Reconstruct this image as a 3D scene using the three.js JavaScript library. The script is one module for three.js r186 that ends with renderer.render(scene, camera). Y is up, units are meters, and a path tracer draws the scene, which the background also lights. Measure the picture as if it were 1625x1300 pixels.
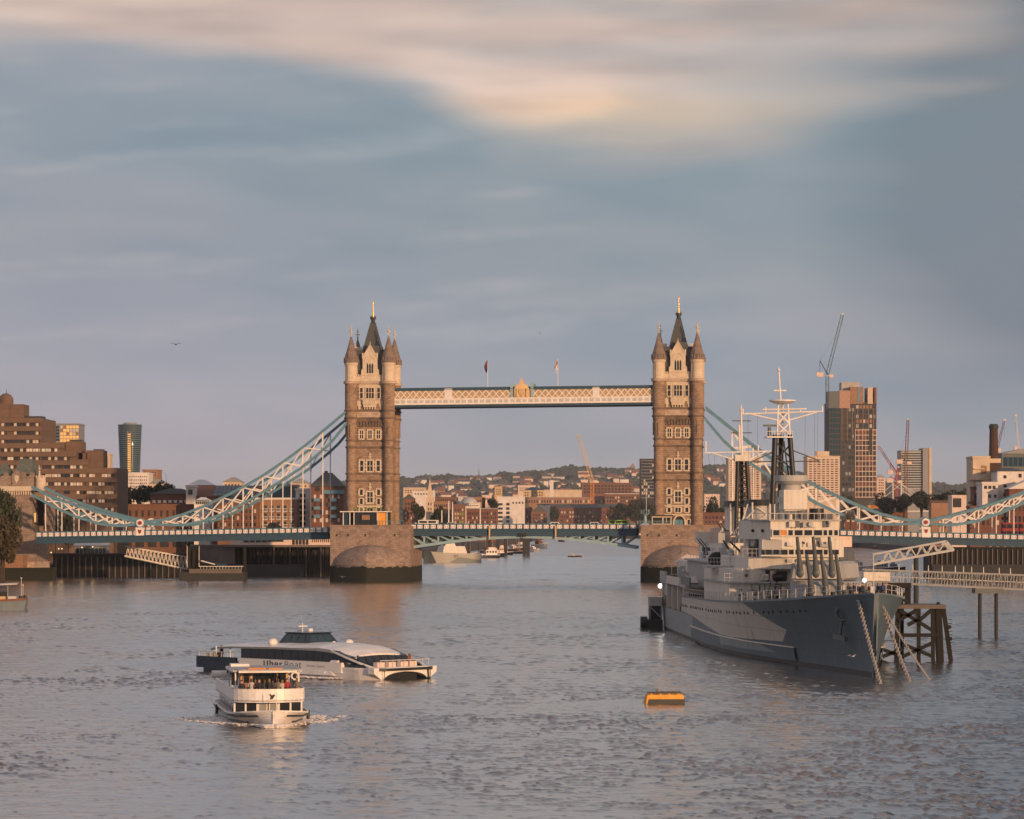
import * as THREE from 'three';
import { mergeGeometries } from 'three/addons/utils/BufferGeometryUtils.js';
import { MarchingCubes } from 'three/addons/objects/MarchingCubes.js';

// ------------------------------------------------------------------ camera, sky, sun, exposure
const scene = new THREE.Scene();
const F = 5000, EYE = 16;                       // focal length in photograph pixels, eye height above the river
const camera = new THREE.PerspectiveCamera(2 * Math.atan(828 / F) * 180 / Math.PI, 1625 / 1656, 1, 20000);
camera.position.set(0, EYE, 0);
camera.lookAt(0, EYE, -100);
camera.setViewOffset(1625, 1656, 0, 0, 1625, 1300);   // level camera with a raised lens
camera.updateProjectionMatrix();
const renderer = new THREE.WebGLRenderer({ antialias: true });
renderer.setSize(1024, 819);
renderer.toneMapping = THREE.LinearToneMapping;
renderer.toneMappingExposure = 1.0;
renderer.shadowMap.enabled = true;

const rng = (s) => () => { s |= 0; s = s + 0x6D2B79F5 | 0; let t = Math.imul(s ^ s >>> 15, 1 | s); t = t + Math.imul(t ^ t >>> 7, 61 | t) ^ t; return ((t ^ t >>> 14) >>> 0) / 4294967296; };
const hash2 = (i, j, s) => { let h = Math.imul(i, 374761393) ^ Math.imul(j, 668265263) ^ Math.imul(s, 1274126177); h = Math.imul(h ^ h >>> 13, 1274126177); return ((h ^ h >>> 16) >>> 0) / 4294967296; };
const sm = (t) => t * t * (3 - 2 * t), lerp = (a, b, t) => a + (b - a) * t, clamp = (v, a = 0, b = 1) => Math.min(b, Math.max(a, v));
const step = (a, b, v) => sm(clamp((v - a) / (b - a)));
function vnoise(x, y, s, per = 0) {             // value noise, tileable when per > 0
  const i = Math.floor(x), j = Math.floor(y), u = sm(x - i), v = sm(y - j), w = (k) => per ? ((k % per) + per) % per : k;
  return lerp(lerp(hash2(w(i), w(j), s), hash2(w(i + 1), w(j), s), u), lerp(hash2(w(i), w(j + 1), s), hash2(w(i + 1), w(j + 1), s), u), v);
}
function fbm(x, y, s, oct = 4, per = 0) { let a = 0, k = 0.5, n = 0; for (let o = 0; o < oct; o++) { a += k * vnoise(x, y, s + o, per); n += k; x *= 2; y *= 2; per *= 2; k *= 0.5; } return a / n; }
const lin = (c) => (c /= 255) <= 0.04045 ? c / 12.92 : ((c + 0.055) / 1.055) ** 2.4;
const enc = (v) => 255 * (v <= 0.0031308 ? v * 12.92 : 1.055 * v ** (1 / 2.4) - 0.055);

const SUN = new THREE.Vector3(0.56, 0.112, 0.82).normalize();
{
  const W = 2048, H = 2048, data = new Float32Array(W * H * 4);
  const grad = [[0, 175, 169, 172], [1.2, 167, 166, 173], [3, 157, 162, 172], [5, 145, 155, 164], [7, 141, 155, 164], [12, 147, 157, 167], [20, 152, 162, 174], [36, 138, 150, 167], [90, 104, 122, 150]];
  const warmA = [211, 190, 181], warmB = [240, 204, 172];
  for (let j = 0; j < H; j++) {
    const el = (0.5 - (j + 0.5) / H) * -180;    // row 0 is straight down
    for (let i = 0; i < W; i++) {
      const th = ((i + 0.5) / W - 0.5) * 2 * Math.PI;             // atan2(z, x)
      let az = (th + Math.PI / 2) * 180 / Math.PI; if (az > 180) az -= 360; if (az < -180) az += 360;   // 0 = down river, + to the right
      const e = Math.max(el, 0), o = (j * W + i) * 4;
      let k = 0; while (k < grad.length - 2 && e > grad[k + 1][0]) k++;
      const t = clamp((e - grad[k][0]) / (grad[k + 1][0] - grad[k][0]));
      let c = [1, 2, 3].map((q) => lerp(grad[k][q], grad[k + 1][q], t));
      const azw = az * Math.cos(e * Math.PI / 180);
      // broad soft bands of grey-blue and lilac
      const b = fbm(azw * 0.16 + 40, e * 0.75 + azw * 0.03, 3, 4) - 0.5, b2 = fbm(azw * 0.5 + 11, e * 1.9 + azw * 0.1, 33, 4) - 0.5, lf = 1 - step(-8, 2, azw);
      c = [c[0] + b * 34 + b2 * 16 + lf * 8, c[1] + b * 18 + b2 * 10 + lf * 3, c[2] + b * 12 + b2 * 7 + lf * 4];
      // thin pale streaks low down
      const st = step(0.56, 0.8, fbm(azw * 0.3 + 9, e * 4.2 - azw * 0.35, 21, 5)) * step(2.2, 4, e) * (1 - step(7.5, 9, e)) * (1 - step(0, 5, azw));
      c = [c[0] + st * 17, c[1] + st * 12, c[2] + st * 9];
      // the bank of warm cloud: its lower edge sinks toward the middle, breaks up to the right
      const px = azw * 87.3 + 812, n1 = fbm(azw * 0.2 + e * 0.3, e * 1.7 - azw * 0.08, 7, 6) - 0.5, n2 = fbm(azw * 0.35 + 30 + e, e * 3.2 - azw * 0.12, 12, 5) - 0.5;
      const wrap = Math.exp(-(((azw - 1) / 14) ** 2));
      let edge = 8.35 - 0.5 * step(-4.5, -2, azw) - 1.15 * step(-2.8, 0.2, azw) + 0.45 * step(2.5, 7.5, azw);
      edge = lerp(8.6, edge, wrap) + n1 * 1.1 + n2 * 0.5;
      let w = step(edge - 0.42, edge + 0.62, e);
      w *= 1 - 0.8 * step(3.5, 7.5, azw + n2 * 4) * Math.exp(-((((e - 7.9) - 0.03 * azw) / 0.33) ** 2)) * (azw < 30 ? 1 : 0);
      w *= 1 - 0.85 * step(6.8, 10.5, azw + n1 * 5) * (1 - step(14, 26, azw));
      w *= lerp(1, clamp(0.1 + 0.9 * step(0.5, 0.64, fbm(azw * 0.1 + 3, e * 0.14, 17, 5) + 0.1 * step(18, 34, e) - 0.12 * step(40, 70, e))), step(9.4, 11, e));
      const hot = clamp(Math.exp(-(((azw - 2.3) / 3.2) ** 2) - (((e - 7.35 + n2 * 0.5) / 0.5) ** 2)) + 0.35 * (n2 + 0.15));
      const tone = 1 + 0.1 * step(18, 34, e) + 0.24 * n2 + 0.16 * n1 - 0.05 * step(8.6, 9.6, e), thin = 1 - 0.35 * step(0.05, 0.3, fbm(azw * 0.22 + 70, e * 1.3, 29, 4) - 0.4);
      c = c.map((v, q) => lerp(v, lerp(warmA[q], warmB[q], hot) * tone, w * 0.95 * thin));
      // darker blue-grey to the far right
      const dk = step(4.5, 11, azw) * (1 - step(20, 50, azw)) * step(1, 5, e) * (1 - w * 0.6);
      c = c.map((v, q) => v * (1 - dk * [0.36, 0.31, 0.27][q]));
      let r = lin(c[0]), g = lin(c[1]), bl = lin(c[2]);
      // afterglow round the setting sun, behind the camera
      const d = new THREE.Vector3(Math.cos(th) * Math.cos(el * Math.PI / 180), Math.sin(e * Math.PI / 180), Math.sin(th) * Math.cos(el * Math.PI / 180)).dot(SUN);
      const gl = Math.exp(-(1 - d) * 3.2) * Math.exp(-e / 28);
      r += gl * 0.34; g += gl * 0.2; bl += gl * 0.09;
      if (el < -1) { r *= 0.5; g *= 0.5; bl *= 0.5; }
      data[o] = r; data[o + 1] = g; data[o + 2] = bl; data[o + 3] = 1;
    }
  }
  const t = new THREE.DataTexture(data, W, H, THREE.RGBAFormat, THREE.FloatType);
  t.mapping = THREE.EquirectangularReflectionMapping; t.magFilter = THREE.LinearFilter; t.needsUpdate = true;
  scene.background = t; scene.environment = t;
}
const sun = new THREE.DirectionalLight(new THREE.Color(1, 0.59, 0.31), 4.2);
sun.position.copy(SUN).multiplyScalar(600).add(new THREE.Vector3(0, 0, -600)); sun.target.position.set(0, 0, -600);
sun.castShadow = true; sun.shadow.mapSize.set(4096, 4096); sun.shadow.radius = 2;
Object.assign(sun.shadow.camera, { left: -700, right: 700, top: 400, bottom: -400, near: 1, far: 4000 });
scene.add(sun, sun.target);

// ------------------------------------------------------------------ helpers
const V = (x, y, z) => new THREE.Vector3(x, y, z);
const P = (px, py, D) => V((px - 812.5) * D / F, EYE - (py - 828) * D / F, -D);       // the place of a photograph pixel, D metres out
const taken = {};
const numbered = (n) => { const k = taken[n] = (taken[n] ?? -1) + 1; return k ? n + '_' + String(k).padStart(3, '0') : n; };
function boxUV(g) {
  const p = g.attributes.position, uv = new Float32Array(p.count * 2), a = V(), b = V(), c = V(), n = V();
  for (let i = 0; i < p.count; i += 3) {
    a.fromBufferAttribute(p, i); b.fromBufferAttribute(p, i + 1); c.fromBufferAttribute(p, i + 2);
    n.copy(b).sub(a).cross(c.clone().sub(a));
    const ax = Math.abs(n.x), ay = Math.abs(n.y), az = Math.abs(n.z);
    [a, b, c].forEach((v, k) => { const o = (i + k) * 2;
      if (ay > ax && ay > az) { uv[o] = v.x; uv[o + 1] = v.z; } else if (ax > az) { uv[o] = v.z; uv[o + 1] = v.y; } else { uv[o] = v.x; uv[o + 1] = v.y; } });
  }
  g.setAttribute('uv', new THREE.BufferAttribute(uv, 2));
  return g;
}
function join(list) {
  const l = [list].flat(9).map((g) => { const q = g.index ? g.toNonIndexed() : g.clone(); for (const k of Object.keys(q.attributes)) if (k !== 'position' && k !== 'normal') q.deleteAttribute(k); return q; });
  return boxUV(l.length > 1 ? mergeGeometries(l) : l[0]);
}
function M(name, geos, mat, parent) {                       // one named mesh; parts of a thing when a parent is given
  const m = new THREE.Mesh(geos.isBufferGeometry && geos.userData.ready ? geos : join(geos), mat);
  m.name = parent ? name : numbered(name); m.castShadow = m.receiveShadow = true;
  (parent ?? scene).add(m); return m;
}
function tag(o, label, category, group) { o.userData.label = label; o.userData.category = category; if (group) o.userData.group = group; return o; }
function thing(name, label, category, pos = V(0, 0, 0), turn = 0, group) {
  const g = new THREE.Group(); g.name = numbered(name); scene.add(g); g.position.copy(pos); g.rotation.y = turn; return tag(g, label, category, group);
}
function copyOf(o, label, pos, turn, s) { const c = o.clone(); c.name = numbered(o.name.replace(/_\d{3}$/, '')); scene.add(c); c.userData = { ...o.userData, label: label ?? o.userData.label }; if (pos) c.position.copy(pos); if (turn !== undefined) c.rotation.y = turn; if (s) c.scale.setScalar(s); return c; }
const struct = (o) => { o.userData.kind = 'structure'; return o; };
const bb = (x0, x1, y0, y1, z0, z1) => new THREE.BoxGeometry(Math.abs(x1 - x0), Math.abs(y1 - y0), Math.abs(z1 - z0)).translate((x0 + x1) / 2, (y0 + y1) / 2, (z0 + z1) / 2);
const toV = (a) => Array.isArray(a) ? V(...a) : a;
function bar(a, b, w, d = w) {                               // square-section beam from a to b
  a = toV(a); b = toV(b); const dir = b.clone().sub(a), L = dir.length(); dir.normalize();
  const up = Math.abs(dir.y) > 0.95 ? V(1, 0, 0) : V(0, 1, 0), s = V().crossVectors(up, dir).normalize(), u = V().crossVectors(dir, s);
  return new THREE.BoxGeometry(d, w, L).applyMatrix4(new THREE.Matrix4().makeBasis(s, u, dir).setPosition(a.add(b).multiplyScalar(0.5)));
}
function rod(a, b, r0, r1 = r0, seg = 8) {                   // round bar from a to b
  a = toV(a); b = toV(b); const d = b.clone().sub(a);
  return new THREE.CylinderGeometry(r1, r0, d.length(), seg).applyQuaternion(new THREE.Quaternion().setFromUnitVectors(V(0, 1, 0), d.clone().normalize())).translate((a.x + b.x) / 2, (a.y + b.y) / 2, (a.z + b.z) / 2);
}
const cyl = (r0, r1, y0, y1, x = 0, z = 0, seg = 16, turn = 0) => new THREE.CylinderGeometry(r1, r0, y1 - y0, seg).rotateY(turn).translate(x, (y0 + y1) / 2, z);
function prism(pts, z0, z1) {                                // x-y outline pushed from z0 to z1
  return new THREE.ExtrudeGeometry(new THREE.Shape(pts.map((p) => new THREE.Vector2(...p))), { depth: z1 - z0, bevelEnabled: false }).translate(0, 0, z0);
}
function slabPoly(pts, y0, y1) { return prism(pts.map(([x, z]) => [x, -z]), y0, y1).rotateX(-Math.PI / 2); }   // x-z outline raised from y0 to y1
const lathe = (pts, seg = 10) => new THREE.LatheGeometry(pts.map((p) => new THREE.Vector2(...p)), seg);
function frustum(x0, z0, y0, x1, z1, y1, cx = 0, cz = 0) {   // four-sided, half widths at bottom and top
  const b = [[-x0, y0, -z0], [x0, y0, -z0], [x0, y0, z0], [-x0, y0, z0]], t = [[-x1, y1, -z1], [x1, y1, -z1], [x1, y1, z1], [-x1, y1, z1]], q = [];
  for (let i = 0; i < 4; i++) { const j = (i + 1) % 4; q.push(b[i], t[i], t[j], b[i], t[j], b[j]); }
  q.push(t[0], t[3], t[2], t[0], t[2], t[1]);
  const g = new THREE.BufferGeometry(); g.setAttribute('position', new THREE.Float32BufferAttribute(q.flat(), 3)); g.computeVertexNormals(); return g.translate(cx, 0, cz);
}
function gable(x0, x1, y0, y1, z0, z1, over = 0.3) {         // roof with its ridge along x
  const m = (z0 + z1) / 2; return prism([[-z1 - over, y0], [-z0 + over, y0], [-m, y1]], x0 - over, x1 + over).rotateY(Math.PI / 2);
}
function surf(rows, close = false) {                         // quads between rows of points
  const q = [], n = rows[0].length;
  for (let i = 0; i + 1 < rows.length; i++) for (let j = 0; j + 1 < n + (close ? 1 : 0); j++) { const a = rows[i][j], b = rows[i][(j + 1) % n], c = rows[i + 1][(j + 1) % n], d = rows[i + 1][j]; q.push(a, b, c, a, c, d); }
  const g = new THREE.BufferGeometry(); g.setAttribute('position', new THREE.Float32BufferAttribute(q.flat(), 3)); g.computeVertexNormals(); return g;
}
const UNIT = new THREE.BoxGeometry(1, 1, 1); UNIT.userData.ready = true;
function block(name, mat, parent, x0, x1, y0, y1, z0, z1) { const m = M(name, UNIT, mat, parent); m.scale.set(x1 - x0, y1 - y0, z1 - z0); m.position.set((x0 + x1) / 2, (y0 + y1) / 2, (z0 + z1) / 2); return m; }

// ------------------------------------------------------------------ materials (linear base colours)
function tex(size, fn, srgb = true) {
  const d = new Uint8Array(size * size * 4);
  for (let j = 0; j < size; j++) for (let i = 0; i < size; i++) { const v = fn(i / size, j / size, i, j), o = (j * size + i) * 4, c = v.length ? v : [v, v, v]; for (let k = 0; k < 3; k++) d[o + k] = srgb ? clamp(enc(clamp(c[k])), 0, 255) : clamp(c[k]) * 255; d[o + 3] = 255; }
  const t = new THREE.DataTexture(d, size, size); t.wrapS = t.wrapT = THREE.RepeatWrapping; t.magFilter = THREE.LinearFilter; t.minFilter = THREE.LinearMipmapLinearFilter; t.generateMipmaps = true;
  if (srgb) t.colorSpace = THREE.SRGBColorSpace; t.needsUpdate = true; return t;
}
const scaled = (t, m) => { const c = t.clone(); c.repeat.set(1 / m, 1 / m); c.needsUpdate = true; return c; };
const GRAIN = tex(512, (u, v) => 0.62 + 0.38 * (0.6 * fbm(u * 6, v * 6, 1, 5, 6) + 0.4 * fbm(u * 40, v * 40, 9, 3, 40)) * 1.35);
const STONE = tex(1024, (u, v) => {                          // coursed masonry, 8 m tile
  const row = Math.floor(v * 16), off = hash2(row, 3, 5) * 0.5, col = Math.floor((u + off) * 9), f = (v * 16) % 1, g = ((u + off) * 9) % 1;
  const tone = 0.74 + 0.3 * hash2(row, col % 9, 2) - 0.6 * (fbm(u * 5, v * 5, 4, 5, 5) - 0.45), j = (f < 0.13 || g < 0.06) ? 0.6 : 1;
  const w = hash2(row, col % 9, 8); return [tone * j * (1 + 0.06 * w), tone * j, tone * j * (1 - 0.08 * w)];
});
const STREAK = tex(512, (u, v) => 0.66 + 0.34 * (0.65 * fbm(u * 40, v * 3, 31, 4, 0) + 0.35 * fbm(u * 8, v * 8, 11, 4, 8)) * 1.3);
const BRICK = tex(512, (u, v) => { const t = 0.68 + 0.35 * hash2(Math.floor(v * 96), Math.floor(u * 40 + (Math.floor(v * 96) % 2) * 0.5) % 40, 6), n = 0.75 + 0.4 * fbm(u * 5, v * 5, 14, 4, 5); return [t * n, t * n * 0.97, t * n * 0.95]; });
const SLATE = tex(256, (u, v) => { const r = Math.floor(v * 24); return (0.62 + 0.4 * hash2(r, Math.floor((u + (r % 2) / 32) * 16) % 16, 3)) * ((v * 24) % 1 < 0.15 ? 0.7 : 1); });
const G4 = scaled(GRAIN, 4), G12 = scaled(GRAIN, 12), ST8 = scaled(STONE, 8), SK8 = scaled(STREAK, 8), BR8 = scaled(BRICK, 8), SL5 = scaled(SLATE, 5);
const mat = (r, g, b, rough = 0.8, map = G4, o = {}) => new THREE.MeshStandardMaterial({ color: new THREE.Color().setRGB(r, g, b), roughness: rough, metalness: 0, map, ...o });
const C = {
  granite: mat(0.31, 0.222, 0.165, 0.85, ST8), pierstone: mat(0.30, 0.23, 0.195, 0.88, ST8), portland: mat(0.62, 0.52, 0.40, 0.8, G4), portlandDark: mat(0.5, 0.4, 0.32, 0.85, ST8),
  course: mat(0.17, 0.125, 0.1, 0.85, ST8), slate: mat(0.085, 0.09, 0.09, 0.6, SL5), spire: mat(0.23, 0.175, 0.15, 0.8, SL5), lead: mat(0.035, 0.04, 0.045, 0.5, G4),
  gold: new THREE.MeshStandardMaterial({ color: new THREE.Color(0.9, 0.55, 0.14), metalness: 0.9, roughness: 0.35 }),
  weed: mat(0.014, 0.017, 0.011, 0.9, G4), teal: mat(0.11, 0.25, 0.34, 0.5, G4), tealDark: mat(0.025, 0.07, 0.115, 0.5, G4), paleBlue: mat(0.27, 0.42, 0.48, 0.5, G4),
  white: mat(0.78, 0.74, 0.71, 0.5, G4), cream: mat(0.6, 0.42, 0.22, 0.6, G4), red: mat(0.30, 0.03, 0.03, 0.5, G4), black: mat(0.015, 0.017, 0.02, 0.5, G4), dark: mat(0.03, 0.032, 0.035, 0.8, G4),
  glass: new THREE.MeshStandardMaterial({ color: new THREE.Color(0.02, 0.024, 0.03), roughness: 0.08, metalness: 0 }),
  glassBlue: new THREE.MeshStandardMaterial({ color: new THREE.Color(0.02, 0.055, 0.075), roughness: 0.1, metalness: 0.25 }),
  pane: mat(0.05, 0.045, 0.045, 0.25, G4), curtain: mat(0.55, 0.48, 0.40, 0.7, G4), concrete: mat(0.42, 0.39, 0.36, 0.85, G12), asphalt: mat(0.05, 0.05, 0.052, 0.9, G12),
  brick: mat(0.21, 0.108, 0.076, 0.9, BR8), brickDark: mat(0.19, 0.085, 0.06, 0.9, BR8), brickTan: mat(0.34, 0.2, 0.13, 0.9, BR8), hotel: mat(0.17, 0.112, 0.083, 0.9, BR8), stucco: mat(0.72, 0.66, 0.62, 0.85, G12), beige: mat(0.62, 0.49, 0.37, 0.85, G12),
  timber: mat(0.012, 0.012, 0.012, 0.9, SK8), timberGrey: mat(0.14, 0.12, 0.11, 0.9, SK8), steel: mat(0.45, 0.45, 0.45, 0.45, G4), steelGrey: mat(0.25, 0.26, 0.27, 0.5, G4),
  shipGrey: mat(0.40, 0.40, 0.395, 0.6, SK8), shipPale: mat(0.66, 0.61, 0.54, 0.6, SK8), shipBlue: mat(0.15, 0.19, 0.22, 0.55, SK8), deck: mat(0.16, 0.13, 0.11, 0.85, SK8), gunGrey: mat(0.10, 0.115, 0.125, 0.5, SK8),
  orange: mat(0.65, 0.22, 0.02, 0.5, G4), yellow: mat(0.72, 0.34, 0.02, 0.5, G4), rust: mat(0.22, 0.09, 0.05, 0.85, G4), skin: mat(0.5, 0.3, 0.22, 0.6, G4),
  bark: mat(0.06, 0.045, 0.035, 0.95, G4), canvas: mat(0.72, 0.56, 0.48, 0.8, G4), green: mat(0.2, 0.35, 0.05, 0.6, G4), chain: mat(0.4, 0.36, 0.33, 0.7, G4),
  steelBright: mat(0.62, 0.6, 0.58, 0.45, G4), navy: mat(0.012, 0.022, 0.04, 0.25, G4), boatWhite: mat(0.8, 0.77, 0.74, 0.35, G4),
};
const lamp = (r, g, b, k) => new THREE.MeshStandardMaterial({ color: 0x222222, emissive: new THREE.Color(r, g, b), emissiveIntensity: k });
const rnd = rng(77), R = (a, b) => a + (b - a) * rnd();

// ------------------------------------------------------------------ the river
{
  const r = rng(5), mk = (n, L0, L1, spread, pw) => { const w = []; let v = 0; for (let i = 0; i < n; i++) { const L = L0 * (L1 / L0) ** (i / (n - 1)), a = 0.1 + (r() - 0.5) * spread, k = 2 * Math.PI / L, A = L ** pw * (0.6 + 0.8 * r()); v += A * A / 2; w.push([k * Math.sin(a), k * Math.cos(a), r() * 6.28, A, L]); } w.forEach((q) => { q[3] /= Math.sqrt(v); }); return w; };
  const fine = mk(30, 0.55, 2.0, 1.5, 0.8), swell = mk(12, 2.4, 8, 1.6, 0.4);
  const sum = (w, x, z, m) => { let h = 0; for (const q of w) if (q[4] > m) h += q[3] * Math.sin(q[0] * x + q[1] * z + q[2]); return h; };
  const height = (x, z, minL) => {
    const chop = 0.6 + 0.4 * step(0.34, 0.66, fbm(x * 0.03 + 50, z * 0.014 + 50, 61, 3)), f = sum(fine, x, z, minL), s = sum(swell, x, z, minL);
    const mask = 0.4 + 0.6 * step(0.38, 0.7, fbm(x * 0.11 + 9, z * 0.07 + 4, 83, 3)), n = fbm(x * 0.46 + 0.1 * f + 200, z * 0.9 + 0.08 * f + 200, 91, 3), ridge = Math.max(0, 1 - Math.abs(n - 0.54) * 10);
    return 0.012 * s + chop * (0.0105 * f + (0.125 + 0.045 * f) * mask * ridge ** (minL > 0.7 ? 1.8 : 2.4));
  };
  const geos = [];
  const band = (x0, x1, z0, z1, dx, dz, minL) => {
    const nx = Math.round((x1 - x0) / dx), nz = Math.round((z0 - z1) / dz), pos = new Float32Array((nx + 1) * (nz + 1) * 3), idx = [];
    for (let j = 0, o = 0; j <= nz; j++) for (let i = 0; i <= nx; i++) { const x = lerp(x0, x1, i / nx), z = lerp(z0, z1, j / nz); pos[o++] = x; pos[o++] = minL > 50 ? 0 : height(x, z, minL); pos[o++] = z; }
    for (let j = 0; j < nz; j++) for (let i = 0; i < nx; i++) { const a = j * (nx + 1) + i, b = a + nx + 1; idx.push(a, a + 1, b, b, a + 1, b + 1); }
    const g = new THREE.BufferGeometry(); g.setAttribute('position', new THREE.BufferAttribute(pos, 3)); g.setIndex(idx); g.computeVertexNormals();
    const uv = new Float32Array(pos.length / 3 * 2); for (let i = 0; i < uv.length / 2; i++) { uv[2 * i] = pos[3 * i]; uv[2 * i + 1] = pos[3 * i + 2]; }
    g.setAttribute('uv', new THREE.BufferAttribute(uv, 2)); geos.push(g);
  };
  band(-66, 66, -150, -260, 0.21, 0.21, 0.1);
  band(-80, 80, -260, -340, 0.28, 0.28, 0.6);
  band(-115, 115, -340, -560, 0.48, 0.48, 0.9);
  band(-170, 170, -560, -960, 0.9, 0.9, 1.4);
  band(-130, 200, -960, -1450, 1.7, 1.7, 2.2);
  band(-900, 900, -1450, -4200, 60, 50, 99);
  band(-900, 900, 400, -150, 60, 60, 99);
  for (const s of [-1, 1]) { band(s < 0 ? -900 : 66, s < 0 ? -66 : 900, -150, -260, 60, 55, 99); band(s < 0 ? -900 : 80, s < 0 ? -80 : 900, -260, -340, 60, 40, 99); band(s < 0 ? -900 : 115, s < 0 ? -115 : 900, -340, -560, 60, 55, 99); band(s < 0 ? -900 : 170, s < 0 ? -170 : 900, -560, -960, 60, 50, 99); band(s < 0 ? -900 : 200, s < 0 ? -130 : 900, -960, -1450, 60, 49, 99); }
  const near = geos.splice(0, 5), g = mergeGeometries(near), gf = mergeGeometries(geos); g.userData.ready = gf.userData.ready = true;
  const rw = rng(8), rip = []; for (let i = 0; i < 46; i++) { const n = 6 + Math.floor(rw() * 46), a = (rw() - 0.5) * 2.6, kx = Math.round(n * Math.sin(a)), kz = Math.round(n * Math.cos(a)); rip.push([kx, kz, rw() * 6.28, 1 / (4 + n) ** 1.05]); }
  const bump = tex(1024, (u, v) => { let h = 0; for (const w of rip) h += w[3] * Math.sin(6.28318 * (w[0] * u + w[1] * v) + w[2]); return 0.5 + h * 0.75; }, false);
  bump.repeat.set(1 / 15, 1 / 15);
  const water = new THREE.MeshPhysicalMaterial({ color: new THREE.Color(0.09, 0.07, 0.06), specularColor: new THREE.Color(1, 0.84, 0.77), roughness: 0.2, ior: 2.2, clearcoat: 1, clearcoatRoughness: 0.18, bumpMap: bump, bumpScale: 0.05 });
  struct(M('river', g, water));
  const open = water.clone(); open.roughness = 0.28; open.clearcoatRoughness = 0.26; struct(M('river', gf, open));   // ripples too far off to see one by one
}
// ------------------------------------------------------------------ the bridge: x runs along it from the far tower to the near one, z toward the camera
const TL = P(592, 828, 860), TR = P(1077, 828, 853.5), BL = Math.hypot(TR.x - TL.x, TR.z - TL.z), PHI = -Math.atan2(TR.z - TL.z, TR.x - TL.x);
const B = (x, y, z) => V(TL.x + x * Math.cos(PHI) + z * Math.sin(PHI), y, TL.z - x * Math.sin(PHI) + z * Math.cos(PHI));
function onPlane(px, py, z) {                    // bridge x and height of a pixel on the upright plane z
  const a = (px - 812.5) / F, c = Math.cos(PHI), s = Math.sin(PHI);
  // TL.x + x c + z s = a D ; TL.z - x s + z c = -D
  const D = (TL.x * s + TL.z * c + z) / (a * s - c), x = (a * D - TL.x - z * s) / c;
  return [x, EYE - (py - 828) * D / F, D];
}
const ROAD = 14.8;

function stoneWindow(parent, x, y0, y1, w, lights, z, transom = 0.5, fr = 0.34) {      // pale stone frame with mullions, dark panes set back
  const g = [bb(x - w / 2 - fr, x - w / 2, y0 - fr, y1 + fr, z, z + 0.32), bb(x + w / 2, x + w / 2 + fr, y0 - fr, y1 + fr, z, z + 0.32), bb(x - w / 2, x + w / 2, y1, y1 + fr, z, z + 0.3), bb(x - w / 2, x + w / 2, y0 - fr, y0, z, z + 0.38)];
  for (let i = 1; i < lights; i++) { const q = x - w / 2 + w * i / lights; g.push(bb(q - 0.08, q + 0.08, y0, y1, z, z + 0.24)); }
  if (transom) g.push(bb(x - w / 2, x + w / 2, lerp(y0, y1, transom) - 0.07, lerp(y0, y1, transom) + 0.07, z, z + 0.22));
  for (let k = 0; k < 3; k++) for (const s of [-1, 1]) { const yy = lerp(y0, y1, (k + 0.5) / 3); g.push(bb(x + s * (w / 2 + fr - 0.01), x + s * (w / 2 + fr + 0.22), yy - 0.2, yy + 0.2, z, z + 0.26)); }
  const f = M('window', g, C.portland, parent);
  M('pane', bb(x - w / 2 - 0.02, x + w / 2 + 0.02, y0 - 0.02, y1 + 0.02, z - 0.1, z + 0.07), C.glass, f);
  return f;
}
const ring = (x, z, y0, y1, r0, r1 = r0) => cyl(r0, r1, y0, y1, x, z, 8, Math.PI / 8);
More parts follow.
